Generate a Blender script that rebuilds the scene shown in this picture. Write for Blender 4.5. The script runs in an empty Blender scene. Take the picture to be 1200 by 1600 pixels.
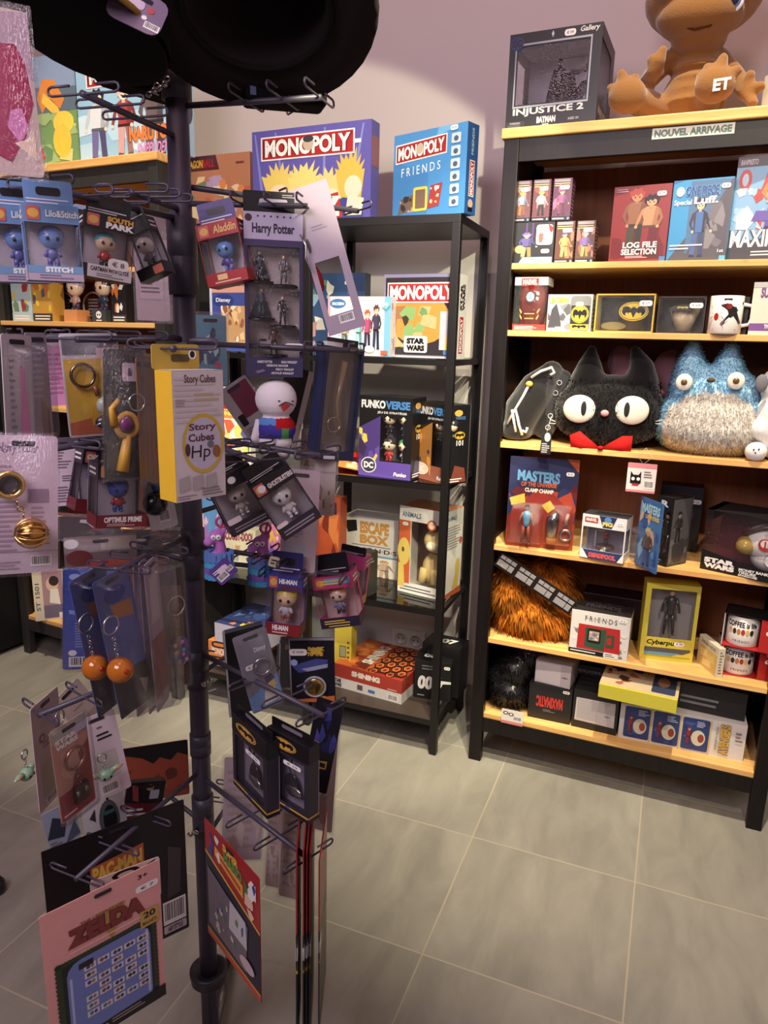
import bpy, math, random
import numpy as np
from mathutils import Matrix, Vector
random.seed(7)
S = bpy.context.scene
COLL = S.collection
# ------------------------------------------------------------------ camera
FPX, PITCH, ROLL, CAMH, YAW = 1125.0, .232, -.0264, 1.383, .385
_cp, _sp, _cr, _sr = math.cos(PITCH), math.sin(PITCH), math.cos(ROLL), math.sin(ROLL)
R0 = Vector((math.cos(YAW), math.sin(YAW), 0)); F0 = Vector((-math.sin(YAW), math.cos(YAW), 0)); Z = Vector((0, 0, 1))
FW = F0 * _cp - Z * _sp; UP = F0 * _sp + Z * _cp
RT = R0 * _cr - UP * _sr; UPC = R0 * _sr + UP * _cr
C = Vector((0, 0, CAMH))
cam = bpy.data.cameras.new('camera'); co = bpy.data.objects.new('camera', cam); COLL.objects.link(co)
m = Matrix((RT, UPC, -FW)).transposed().to_4x4(); m.translation = C; co.matrix_world = m
cam.sensor_fit = 'VERTICAL'; cam.sensor_height = 36; cam.sensor_width = 27; cam.lens = FPX / 1600 * 36
cam.clip_start = .02; cam.clip_end = 50
S.camera = co
# ------------------------------------------------------------------ light
w = bpy.data.worlds.new('room_air'); S.world = w; w.use_nodes = True
w.node_tree.nodes['Background'].inputs[0].default_value = (.66, .46, .49, 1)
w.node_tree.nodes['Background'].inputs[1].default_value = .085
S.view_settings.view_transform = 'Standard'; S.view_settings.look = 'None'
S.view_settings.exposure = 0.0; S.view_settings.gamma = 1; S.view_settings.use_curve_mapping = False

def spot(name, loc, aim, energy, col, cone, blend=.3, size=.03):
    l = bpy.data.lights.new(name, 'SPOT'); l.energy = energy; l.color = col; l.spot_size = math.radians(cone)
    l.spot_blend = blend; l.shadow_soft_size = size
    o = bpy.data.objects.new(name, l); COLL.objects.link(o); o.location = loc
    o.rotation_euler = (Vector(aim) - Vector(loc)).to_track_quat('-Z', 'Y').to_euler(); return o
def area(name, loc, aim, energy, col, sx, sy):
    l = bpy.data.lights.new(name, 'AREA'); l.shape = 'RECTANGLE'; l.size = sx; l.size_y = sy; l.energy = energy; l.color = col
    o = bpy.data.objects.new(name, l); COLL.objects.link(o); o.location = loc
    o.rotation_euler = (Vector(aim) - Vector(loc)).to_track_quat('-Z', 'Y').to_euler(); return o
WARM = (1, .90, .66)
spot('warm_spot', (.0, 1.12, 4.1), (.0, 2.1, .9), 560, WARM, 37, .8)
spot('warm_spot', (.45, -.1, 2.9), (-.06, 2.2, 1.12), 150, WARM, 38, .5)  # added frontal spot that brightens the goods on the right bookcase
spot('warm_spot', (-.95, 1.2, 4.1), (-.85, 2.1, .6), 330, WARM, 34, .8)
spot('warm_spot', (-.0, .50, 3.2), (-.88, 2.25, .78), 270, WARM, 31, .35)
spot('warm_spot', (-2.1, 1.25, 4.1), (-2.1, 2.1, 1.1), 380, WARM, 32, .6)
spot('wall_spot', (.14, .59, 2.11), (-1.49, 2.56, 1.29), 124, (1, .96, .66), 49, .1, .02)
area('mauve_fill', (-.75, -.55, 2.3), (-.75, 1.1, 1.05), 35, (.96, .80, .90), 1.1, .8)  # added fill hung low to lift the stand's goods, no real panel
area('pink_wall_fill', (-.7, .3, 3.9), (-.55, 2.56, 2.25), 21, (1, .60, .62), 1.4, .5)  # added area fill that tints the upper wall pink, no fixture there

# ------------------------------------------------------------------ seeing: a photo pixel to a place at a known depth or height
def ray(x, y): return FW * FPX + RT * (x - 600) - UPC * (y - 800)
def project(P):
    d = Vector(P) - C; k = d.dot(FW); return 600 + FPX * d.dot(RT) / k, 800 - FPX * d.dot(UPC) / k
def hit_z(x, y, z):
    r = ray(x, y); return C + r * ((z - CAMH) / r.z)
def at(x, y, D):
    r = ray(x, y); return C + r * (D / r.dot(F0))
class Frame:
    def __init__(s, ox, oy, th):
        s.o = Vector((ox, oy, 0)); s.th = th; s.ex = Vector((math.cos(th), math.sin(th), 0)); s.ey = Vector((-math.sin(th), math.cos(th), 0))
    def p(s, u, v, z): return s.o + s.ex * u + s.ey * v + Z * z
    def u_at(s, px, v, z):
        a, b = -3., 3.
        for _ in range(50):
            c = (a + b) / 2
            if project(s.p(c, v, z))[0] < px: a = c
            else: b = c
        return s.p(a, v, z)
HR = Frame(-.5422, 2.1658, -.0106); VR = Frame(-.6492, 2.1319, .017); HL = Frame(-2.5812, 2.1521, -.075)
def z_at(P, py):
    a, b = -1., 4.
    for _ in range(50):
        c = (a + b) / 2
        if project((P[0], P[1], c))[1] > py: a = c
        else: b = c
    return a

# ------------------------------------------------------------------ materials
def lin(c):
    return tuple(((x / 255) / 12.92 if x / 255 <= .04045 else ((x / 255 + .055) / 1.055) ** 2.4) for x in c[:3])
MATS = {}
def newmat(name):
    m_ = bpy.data.materials.new(name); m_.use_nodes = True; n = m_.node_tree; return m_, n, n.nodes['Principled BSDF'], n.nodes, n.links
def finish(name):
    if name in MATS: return MATS[name]
    m_, nt, b, N, L = newmat(name + '_finish')
    at_ = N.new('ShaderNodeAttribute'); at_.attribute_name = 'Col'
    if name == 'clear':
        tr = N.new('ShaderNodeBsdfTransparent'); tr.inputs[0].default_value = (.97, .97, .98, 1)
        gl = N.new('ShaderNodeBsdfGlossy'); gl.inputs['Roughness'].default_value = .12
        gl.inputs['Color'].default_value = (.9, .9, .95, 1)
        no = N.new('ShaderNodeTexNoise'); no.inputs['Scale'].default_value = 35; bp = N.new('ShaderNodeBump'); bp.inputs['Strength'].default_value = .35; bp.inputs['Distance'].default_value = .01
        L.new(no.outputs['Fac'], bp.inputs['Height']); L.new(bp.outputs[0], gl.inputs['Normal'])
        fr = N.new('ShaderNodeLayerWeight'); fr.inputs[0].default_value = .35; L.new(bp.outputs[0], fr.inputs['Normal'])
        mr = N.new('ShaderNodeMapRange'); mr.inputs[3].default_value = .025; mr.inputs[4].default_value = .5
        mx = N.new('ShaderNodeMixShader'); L.new(fr.outputs['Facing'], mr.inputs[0]); L.new(mr.outputs[0], mx.inputs[0])
        L.new(tr.outputs[0], mx.inputs[1]); L.new(gl.outputs[0], mx.inputs[2]); L.new(mx.outputs[0], N['Material Output'].inputs[0])
    elif name == 'glass':      # flat shelf glass
        tr = N.new('ShaderNodeBsdfTransparent'); tr.inputs[0].default_value = (.88, .93, .91, 1); gl = N.new('ShaderNodeBsdfGlossy'); gl.inputs['Roughness'].default_value = .03
        fr = N.new('ShaderNodeFresnel'); fr.inputs[0].default_value = 1.75; mx = N.new('ShaderNodeMixShader'); L.new(fr.outputs[0], mx.inputs[0]); L.new(tr.outputs[0], mx.inputs[1]); L.new(gl.outputs[0], mx.inputs[2]); L.new(mx.outputs[0], N['Material Output'].inputs[0])
    elif name == 'pile':       # hair: light passes through the fibres
        df = N.new('ShaderNodeBsdfDiffuse'); tl = N.new('ShaderNodeBsdfTranslucent'); mx = N.new('ShaderNodeMixShader'); mx.inputs[0].default_value = .45
        no = N.new('ShaderNodeTexNoise'); no.inputs['Scale'].default_value = 40; mr = N.new('ShaderNodeMapRange'); mr.inputs[3].default_value = .9; mr.inputs[4].default_value = 1.1; L.new(no.outputs['Fac'], mr.inputs[0])
        mu = N.new('ShaderNodeVectorMath'); mu.operation = 'SCALE'; L.new(at_.outputs['Color'], mu.inputs[0]); L.new(mr.outputs[0], mu.inputs['Scale'])
        L.new(mu.outputs[0], df.inputs[0]); L.new(mu.outputs[0], tl.inputs[0]); L.new(df.outputs[0], mx.inputs[1]); L.new(tl.outputs[0], mx.inputs[2]); L.new(mx.outputs[0], N['Material Output'].inputs[0])
    elif name == 'film':      # soft milky plastic film
        tr = N.new('ShaderNodeBsdfTransparent'); tr.inputs[0].default_value = (.96, .96, .96, 1)
        df = N.new('ShaderNodeBsdfDiffuse'); L.new(at_.outputs['Color'], df.inputs[0])
        gl = N.new('ShaderNodeBsdfGlossy'); gl.inputs['Roughness'].default_value = .18
        no = N.new('ShaderNodeTexNoise'); no.inputs['Scale'].default_value = 22; bp = N.new('ShaderNodeBump'); bp.inputs['Strength'].default_value = .6; bp.inputs['Distance'].default_value = .02
        L.new(no.outputs['Fac'], bp.inputs['Height']); L.new(bp.outputs[0], gl.inputs['Normal'])
        m1 = N.new('ShaderNodeMixShader'); m1.inputs[0].default_value = .04; m2 = N.new('ShaderNodeMixShader'); m2.inputs[0].default_value = .07
        L.new(tr.outputs[0], m1.inputs[1]); L.new(df.outputs[0], m1.inputs[2]); L.new(m1.outputs[0], m2.inputs[1]); L.new(gl.outputs[0], m2.inputs[2])
        L.new(m2.outputs[0], N['Material Output'].inputs[0])
    else:
        rough, metal, spec, bump, bs = dict(card=(.38, 0, .5, .02, 60), matte=(.75, 0, .3, .05, 200), plastic=(.22, 0, .5, 0, 1), metal=(.25, 1, .5, .02, 80),
                                 cloth=(.95, 0, .15, .3, 500), velvet=(1, 0, .1, .5, 300), powder=(.42, 0, .45, .05, 600), gem=(.08, 0, .6, .1, 60))[name]
        b.inputs['Roughness'].default_value = rough; b.inputs['Metallic'].default_value = metal; b.inputs['Specular IOR Level'].default_value = spec
        no = N.new('ShaderNodeTexNoise'); no.inputs['Scale'].default_value = bs
        tc = N.new('ShaderNodeTexCoord'); L.new(tc.outputs['Object'], no.inputs['Vector'])
        mr = N.new('ShaderNodeMapRange'); mr.inputs[3].default_value = .94; mr.inputs[4].default_value = 1.04; L.new(no.outputs['Fac'], mr.inputs[0])
        mu = N.new('ShaderNodeVectorMath'); mu.operation = 'SCALE'; L.new(at_.outputs['Color'], mu.inputs[0]); L.new(mr.outputs[0], mu.inputs['Scale'])
        L.new(mu.outputs[0], b.inputs['Base Color'])
        if bump:
            bp = N.new('ShaderNodeBump'); bp.inputs['Strength'].default_value = bump; bp.inputs['Distance'].default_value = .002
            L.new(no.outputs['Fac'], bp.inputs['Height']); L.new(bp.outputs[0], b.inputs['Normal'])
        if name == 'velvet':
            b.inputs['Sheen Weight'].default_value = .5; b.inputs['Sheen Roughness'].default_value = .5
        if name == 'gem':
            b.inputs['Transmission Weight'].default_value = .35
    MATS[name] = m_; return m_
def wood(name, c1, c2, axis=0, scale=3., rough=.45):
    m_, nt, b, N, L = newmat(name)
    tc = N.new('ShaderNodeTexCoord'); mp = N.new('ShaderNodeMapping'); s = [14, 14, 14]; s[axis] = 1.0; mp.inputs['Scale'].default_value = s
    no = N.new('ShaderNodeTexNoise'); no.inputs['Scale'].default_value = scale; no.inputs['Detail'].default_value = 6; no.inputs['Distortion'].default_value = 1.2
    cr = N.new('ShaderNodeValToRGB'); cr.color_ramp.elements[0].position = .32; cr.color_ramp.elements[1].position = .68
    cr.color_ramp.elements[0].color = (*lin(c1), 1); cr.color_ramp.elements[1].color = (*lin(c2), 1)
    L.new(tc.outputs['Object'], mp.inputs[0]); L.new(mp.outputs[0], no.inputs['Vector']); L.new(no.outputs['Fac'], cr.inputs[0])
    vo = N.new('ShaderNodeTexVoronoi'); vo.inputs['Scale'].default_value = 5.; L.new(tc.outputs['Object'], vo.inputs['Vector'])
    kr = N.new('ShaderNodeValToRGB'); kr.color_ramp.elements[0].position = .03; kr.color_ramp.elements[1].position = .09
    kr.color_ramp.elements[0].color = (.45, .3, .2, 1); kr.color_ramp.elements[1].color = (1, 1, 1, 1); L.new(vo.outputs['Distance'], kr.inputs[0])
    mx = N.new('ShaderNodeMix'); mx.data_type = 'RGBA'; mx.blend_type = 'MULTIPLY'; mx.inputs[0].default_value = 1
    L.new(cr.outputs[0], mx.inputs[6]); L.new(kr.outputs[0], mx.inputs[7]); L.new(mx.outputs[2], b.inputs['Base Color'])
    b.inputs['Roughness'].default_value = rough; b.inputs['Specular IOR Level'].default_value = .3
    bp = N.new('ShaderNodeBump'); bp.inputs['Strength'].default_value = .08; L.new(no.outputs['Fac'], bp.inputs['Height']); L.new(bp.outputs[0], b.inputs['Normal'])
    return m_
PINE = wood('pine_board', (214, 160, 92), (233, 190, 122))
BACKW = wood('brown_back_panel', (146, 92, 64), (160, 104, 72), 2, 3, .6)
STAIN = wood('black_brown_stain', (15, 11, 11), (24, 18, 18), 2, 4, .4)
STAIN_GLARE = wood('black_brown_glare', (44, 42, 42), (52, 50, 50), 2, 4, .5)  # same black-brown stain, with the glare on it put into the colour
def wallmat():
    m_, nt, b, N, L = newmat('painted_plaster')
    tc = N.new('ShaderNodeTexCoord'); no = N.new('ShaderNodeTexNoise'); no.inputs['Scale'].default_value = 1.3; no.inputs['Detail'].default_value = 3
    cr = N.new('ShaderNodeValToRGB'); cr.color_ramp.elements[0].color = (*lin((205, 196, 194)), 1); cr.color_ramp.elements[1].color = (*lin((214, 205, 203)), 1)
    n2 = N.new('ShaderNodeTexNoise'); n2.inputs['Scale'].default_value = 180
    bp = N.new('ShaderNodeBump'); bp.inputs['Strength'].default_value = .08
    L.new(tc.outputs['Object'], no.inputs['Vector']); L.new(tc.outputs['Object'], n2.inputs['Vector']); L.new(no.outputs['Fac'], cr.inputs[0]); L.new(cr.outputs[0], b.inputs['Base Color'])
    L.new(n2.outputs['Fac'], bp.inputs['Height']); L.new(bp.outputs[0], b.inputs['Normal']); b.inputs['Roughness'].default_value = .7
    return m_
def floormat():
    m_, nt, b, N, L = newmat('grey_stoneware_tiles')
    tc = N.new('ShaderNodeTexCoord')
    mp = N.new('ShaderNodeMapping'); mp.vector_type = 'TEXTURE'; mp.inputs['Location'].default_value = (-.4195, 1.781, 0); mp.inputs['Rotation'].default_value = (0, 0, .0084)
    L.new(tc.outputs['Object'], mp.inputs[0])
    br = N.new('ShaderNodeTexBrick'); br.offset = 0; br.squash = 1
    T = .4454
    br.inputs['Scale'].default_value = 1; br.inputs['Mortar Size'].default_value = .0022; br.inputs['Mortar Smooth'].default_value = .2
    br.inputs['Brick Width'].default_value = T; br.inputs['Row Height'].default_value = T
    br.inputs['Color1'].default_value = (0, 0, 0, 1); br.inputs['Color2'].default_value = (1, 1, 1, 1); br.inputs['Mortar'].default_value = (.5, .5, .5, 1)
    L.new(mp.outputs[0], br.inputs['Vector'])
    # cloudy stone figure, shifted and stretched per tile
    ad = N.new('ShaderNodeVectorMath'); ad.operation = 'MULTIPLY_ADD'; L.new(br.outputs['Color'], ad.inputs[0]); ad.inputs[1].default_value = (7, 5, 3); L.new(mp.outputs[0], ad.inputs[2])
    m2 = N.new('ShaderNodeMapping'); m2.inputs['Scale'].default_value = (5, 1.6, 1); m2.inputs['Rotation'].default_value = (0, 0, .35); L.new(ad.outputs[0], m2.inputs[0])
    no = N.new('ShaderNodeTexNoise'); no.inputs['Scale'].default_value = 2.2; no.inputs['Detail'].default_value = 7; no.inputs['Roughness'].default_value = .6; no.inputs['Distortion'].default_value = .6
    L.new(m2.outputs[0], no.inputs['Vector'])
    cr = N.new('ShaderNodeValToRGB'); cr.color_ramp.elements[0].position = .3; cr.color_ramp.elements[1].position = .72
    cr.color_ramp.elements[0].color = (*lin((128, 125, 117)), 1); cr.color_ramp.elements[1].color = (*lin((152, 149, 138)), 1)
    L.new(no.outputs['Fac'], cr.inputs[0])
    mx = N.new('ShaderNodeMix'); mx.data_type = 'RGBA'; L.new(br.outputs['Fac'], mx.inputs[0]); L.new(cr.outputs[0], mx.inputs[6]); mx.inputs[7].default_value = (*lin((168, 160, 140)), 1)
    L.new(mx.outputs[2], b.inputs['Base Color']); b.inputs['Roughness'].default_value = .42
    bp = N.new('ShaderNodeBump'); bp.inputs['Strength'].default_value = .25; bp.inputs['Distance'].default_value = .002; bp.invert = True
    L.new(br.outputs['Fac'], bp.inputs['Height']); L.new(bp.outputs[0], b.inputs['Normal'])
    return m_

# ------------------------------------------------------------------ mesh building
K = (22, 20, 22); WH = (232, 230, 228); YE = (236, 200, 40); RE = (190, 34, 30); GR = (120, 120, 124); GD = (212, 168, 70)
_txt = {}
def textmesh(s, bold=0.):
    key = (s, bold)
    if key in _txt: return _txt[key]
    cu = bpy.data.curves.new('lettering', 'FONT'); cu.body = s; cu.size = 1; cu.offset = bold; cu.resolution_u = 3
    o = bpy.data.objects.new('lettering', cu); COLL.objects.link(o)
    me = o.to_mesh()
    V = np.array([v.co[:2] for v in me.vertices]) if len(me.vertices) else np.zeros((0, 2))
    Fs = [tuple(p.vertices) for p in me.polygons]
    o.to_mesh_clear(); bpy.data.objects.remove(o); bpy.data.curves.remove(cu)
    if len(V):
        mn, mxx = V.min(0), V.max(0); V = (V - mn) / np.maximum(mxx - mn, 1e-6)
    _txt[key] = (V, Fs); return _txt[key]

BAT = [(0, .34), (.04, .5), (.06, .38), (.1, .38), (.12, .5), (.16, .3), (.3, .28), (.36, .42), (.5, .45), (.62, .5), (.9, .38), (1, .0), (.88, -.28), (.62, -.45), (.7, -.2), (.56, -.08), (.42, -.22), (.36, -.1), (.2, -.1), (.12, -.3), (0, -.6)]
BAT = BAT + [(-x, y) for x, y in BAT[::-1][1:-1]]

class MB:
    def __init__(s): s.v = []; s.f = []; s.c = []; s.m = []; s.sm = []; s.fins = []; s.M = None
    def add(s, vs, fs, col, fin='card', smooth=False):
        n = len(s.v)
        if s.M is not None: vs = [tuple(s.M @ Vector(v)) for v in vs]
        s.v += [tuple(v) for v in vs]
        if fin not in s.fins: s.fins.append(fin)
        k = s.fins.index(fin); g_ = .3 * col[0] + .55 * col[1] + .15 * col[2]; lc = lin([.84 * c_ + .16 * g_ for c_ in col])
        for f in fs: s.f.append([n + i for i in f]); s.c.append(lc); s.m.append(k); s.sm.append(smooth)
        return s
    def box(s, x0, y0, z0, x1, y1, z1, col, fin='card'):
        v = [(x0, y0, z0), (x1, y0, z0), (x1, y1, z0), (x0, y1, z0), (x0, y0, z1), (x1, y0, z1), (x1, y1, z1), (x0, y1, z1)]
        return s.add(v, [(0, 3, 2, 1), (4, 5, 6, 7), (0, 1, 5, 4), (1, 2, 6, 5), (2, 3, 7, 6), (3, 0, 4, 7)], col, fin)
    def tube(s, pts, r, col, fin='powder', n=8, closed=False):
        pts = [Vector(p) for p in pts]; k = len(pts); rs = r if isinstance(r, (list, tuple)) else [r] * k
        vs = []; prev = None
        for i, p in enumerate(pts):
            if closed: t = pts[(i + 1) % k] - pts[i - 1]
            else: t = pts[min(i + 1, k - 1)] - pts[max(i - 1, 0)]
            t.normalize()
            a = t.orthogonal().normalized() if prev is None else (prev - t * prev.dot(t)).normalized()
            prev = a; b = t.cross(a)
            for j in range(n):
                q = 2 * math.pi * j / n; vs.append(p + a * math.cos(q) * rs[i] + b * math.sin(q) * rs[i])
        fs = []
        for i in range(k if closed else k - 1):
            i2 = (i + 1) % k
            for j in range(n): fs.append((i * n + j, i * n + (j + 1) % n, i2 * n + (j + 1) % n, i2 * n + j))
        if not closed: fs += [tuple(range(n))[::-1], tuple((k - 1) * n + j for j in range(n))]
        return s.add(vs, fs, col, fin, True)
    def ell(s, c, r, col, fin='plastic', n=12, rot=None):
        c = Vector(c); r = (r, r, r) if not isinstance(r, (list, tuple)) else r; m_ = max(4, n // 2); vs = [Vector((0, 0, 1))]
        for i in range(1, m_):
            a = math.pi * i / m_
            for j in range(n):
                b = 2 * math.pi * j / n; vs.append(Vector((math.sin(a) * math.cos(b), math.sin(a) * math.sin(b), math.cos(a))))
        vs.append(Vector((0, 0, -1))); fs = []
        for j in range(n):
            fs.append((0, 1 + j, 1 + (j + 1) % n)); e = 1 + (m_ - 2) * n; fs.append((len(vs) - 1, e + (j + 1) % n, e + j))
            for i in range(m_ - 2):
                q = 1 + i * n; fs.append((q + j, q + n + j, q + n + (j + 1) % n, q + (j + 1) % n))
        vs = [Vector((v.x * r[0], v.y * r[1], v.z * r[2])) for v in vs]
        if rot: vs = [rot @ v for v in vs]
        return s.add([v + c for v in vs], fs, col, fin, True)
    def lathe(s, c, prof, col, fin='plastic', n=24, rot=None):
        vs = []; c = Vector(c)
        for r, z in prof:
            for j in range(n):
                q = 2 * math.pi * j / n; v = Vector((r * math.cos(q), r * math.sin(q), z))
                vs.append((rot @ v if rot else v) + c)
        fs = [(i * n + j, i * n + (j + 1) % n, (i + 1) * n + (j + 1) % n, (i + 1) * n + j) for i in range(len(prof) - 1) for j in range(n)]
        return s.add(vs, fs, col, fin, True)
    def art(s, o, ex, ey, W, H, items, fin='card', start=.0004, step=.00004):
        """printed shapes on a face; item coordinates run 0..1 over the face"""
        o, ex, ey = Vector(o), Vector(ex), Vector(ey); nn = ex.cross(ey); h = start
        for it in items:
            if isinstance(it, list):
                for q in it: h = s._one(o, ex, ey, nn, W, H, q, fin, h, step)
            else: h = s._one(o, ex, ey, nn, W, H, it, fin, h, step)
        return s
    def _one(s, o, ex, ey, nn, W, H, it, fin, h, step):
        P = lambda x, y: o + ex * (x * W) + ey * (y * H) + nn * h
        k = it[0]
        if k == 'same':
            for q in it[1]: s._one(o, ex, ey, nn, W, H, q, fin, h, step)
        elif k == 'r': _, x0, y0, x1, y1, c = it; s.add([P(x0, y0), P(x1, y0), P(x1, y1), P(x0, y1)], [(0, 1, 2, 3)], c, fin)
        elif k == 'rr':
            _, x0, y0, x1, y1, rad, c = it; pts = []
            rx, ry = rad / W, rad / H
            for cx, cy, a0 in ((x1 - rx, y1 - ry, 0), (x0 + rx, y1 - ry, 90), (x0 + rx, y0 + ry, 180), (x1 - rx, y0 + ry, 270)):
                for a in (0, 30, 60, 90): pts.append(P(cx + rx * math.cos(math.radians(a0 + a)), cy + ry * math.sin(math.radians(a0 + a))))
            s.add(pts, [tuple(range(16))], c, fin)
        elif k == 'e':
            _, cx, cy, rx, ry, c = it[:6]; n = 18
            s.add([P(cx + rx * math.cos(2 * math.pi * i / n), cy + ry * math.sin(2 * math.pi * i / n)) for i in range(n)], [tuple(range(n))], c, fin)
        elif k == 'p': _, pts, c = it; s.add([P(x, y) for x, y in pts], [tuple(range(len(pts)))], c, fin)
        elif k == 't':
            _, x0, y0, x1, y1, txt, c = it[:7]; op = it[7] if len(it) > 7 else {}
            for col, b, dh in (([(op['out'], op.get('ob', .07), 0)] if 'out' in op else []) + [(c, op.get('b', .02), step)]):
                V, Fs = textmesh(txt, b); h += step
                sh = op.get('sh', 0); rs = op.get('rise', 0); g = (.02 if b > .05 else 0)
                pts = []
                for x, y in V:
                    if op.get('rot') == 90: x, y = 1 - y, x
                    elif op.get('rot') == -90: x, y = y, 1 - x
                    elif op.get('rot') == 180: x, y = 1 - x, 1 - y
                    X = x0 - g * (x1 - x0) + (x1 - x0) * x * (1 + 2 * g) + sh * y * (y1 - y0); Y = y0 - g * (y1 - y0) + (y1 - y0) * y * (1 + 2 * g) + rs * (x)
                    pts.append(P(X, Y))
                s.add(pts, Fs, col, fin)
        elif k == 'ln':
            _, x0, y0, x1, y1, n, c = it; rr = random.Random(int(x0 * 999 + y0 * 77 + n))
            for i in range(n):
                yy = y1 - (y1 - y0) * (i + .5) / n; hh = (y1 - y0) / n * .22; xe = x0 + (x1 - x0) * rr.uniform(.55, 1)
                s.add([P(x0, yy - hh), P(xe, yy - hh), P(xe, yy + hh), P(x0, yy + hh)], [(0, 1, 2, 3)], c, fin)
        elif k == 'bc':
            _, x0, y0, x1, y1 = it[:5]; rr = random.Random(3)
            s.add([P(x0, y0), P(x1, y0), P(x1, y1), P(x0, y1)], [(0, 1, 2, 3)], (235, 233, 230), fin); h += step
            P2 = lambda x, y: o + ex * (x * W) + ey * (y * H) + nn * h
            x = x0 + (x1 - x0) * .06; y0_ = y0 + (y1 - y0) * .18; y1_ = y1 - (y1 - y0) * .08
            while x < x1 - (x1 - x0) * .08:
                wd = (x1 - x0) * rr.choice((.015, .03, .045)); s.add([P2(x, y0_), P2(x + wd, y0_), P2(x + wd, y1_), P2(x, y1_)], [(0, 1, 2, 3)], K, fin); x += wd + (x1 - x0) * rr.choice((.02, .035))
        elif k == 'st':   # rounded price sticker with a price
            _, cx, cy, wm, hm, txt = it[:6]; a, b = wm / W / 2, hm / H / 2
            h = s._one(o, ex, ey, nn, W, H, ('rr', cx - a, cy - b, cx + a, cy + b, hm * .4, (238, 234, 232)), fin, h, step)
            h = s._one(o, ex, ey, nn, W, H, ('t', cx - a * .6, cy - b * .45, cx + a * .6, cy + b * .45, txt, (70, 70, 80)), fin, h, step)
        elif k == 'bat':
            _, cx, cy, a, b, ring = it[:6]; c2 = it[6] if len(it) > 6 else K
            if ring:
                s._one(o, ex, ey, nn, W, H, ('e', cx, cy, a, b, ring), fin, h, step); h += step
                s._one(o, ex, ey, nn, W, H, ('e', cx, cy, a * .93, b * .9, c2), fin, h, step); h += step
                s._one(o, ex, ey, nn, W, H, ('e', cx, cy, a * .88, b * .84, ring), fin, h, step); h += step
                a, b = a * .8, b * 1.1
            P2 = lambda x, y: o + ex * (x * W) + ey * (y * H) + nn * h
            s.add([P2(cx + x * a, cy + y * b) for x, y in BAT], [tuple(range(len(BAT)))], c2, fin)
        return h + step
    def build(s, name, parent=None, bevel=0, mat=None):
        me = bpy.data.meshes.new(name); me.from_pydata(s.v, [], s.f)
        a = me.attributes.new('Col', 'FLOAT_COLOR', 'FACE')
        a.data.foreach_set('color', np.array([(*c, 1) for c in s.c], dtype=np.float32).ravel())
        if mat: me.materials.append(mat)
        else:
            for f in s.fins: me.materials.append(finish(f))
            me.polygons.foreach_set('material_index', s.m)
        me.polygons.foreach_set('use_smooth', s.sm); me.update()
        o = bpy.data.objects.new(name, me); COLL.objects.link(o); o.parent = parent
        if bevel:
            b = o.modifiers.new('bevel', 'BEVEL'); b.width = bevel; b.segments = 2; b.limit_method = 'ANGLE'; b.angle_limit = math.radians(50)
        return o
def tag(o, label, cat, group=None):
    o['label'] = label; o['category'] = cat
    if group: o['group'] = group
    return o
def root(name, label, cat, M, group=None):
    o = bpy.data.objects.new(name, None); COLL.objects.link(o); o.empty_display_size = .02
    o.matrix_world = M; return tag(o, label, cat, group)
def struct(o): o['kind'] = 'structure'; return o

# face frames of a box w x d x h whose front-bottom-left corner is the origin
def faces(w, d, h):
    return dict(front=((0, 0, 0), (1, 0, 0), (0, 0, 1), w, h), right=((w, 0, 0), (0, 1, 0), (0, 0, 1), d, h), left=((0, d, 0), (0, -1, 0), (0, 0, 1), d, h),
                top=((0, 0, h), (1, 0, 0), (0, 1, 0), w, d), back=((w, d, 0), (-1, 0, 0), (0, 0, 1), w, h))
def carton(rt, w, d, h, col, name='carton', fin='card', mb=None, x=0, y=0, z=0, sides=None, **arts):
    m_ = mb or MB(); m_.box(x, y, z, x + w, y + d, z + h, col, fin)
    for k, it in arts.items():
        o, ex, ey, W, H = faces(w, d, h)[k]; m_.art(Vector(o) + Vector((x, y, z)), ex, ey, W, H, it, fin)
    return m_ if mb else m_.build(name, rt, .0008)
def place(P, th): return Matrix.Translation(P) @ Matrix.Rotation(th, 4, 'Z')
def shelfpt(Fr, z, a, v=None):
    if len(a) > 1 and a[1] is not None and v is None: return hit_z(a[0], a[1], z)
    return Fr.u_at(a[0], v if v is not None else a[2], z)
def onshelf(name, label, cat, Fr, z, L, Rr, ytop, group=None, extra=0):
    """a thing standing on a shelf: bottom-front-left and -right photo points, or (x, None, depth on the shelf)"""
    a = shelfpt(Fr, z, L); b = shelfpt(Fr, z, Rr); v = b - a; wd = v.length
    th = math.atan2(v.y, v.x); h = z_at(a, ytop) - z
    return root(name, label, cat, place(a, th), group), wd, h
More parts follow.
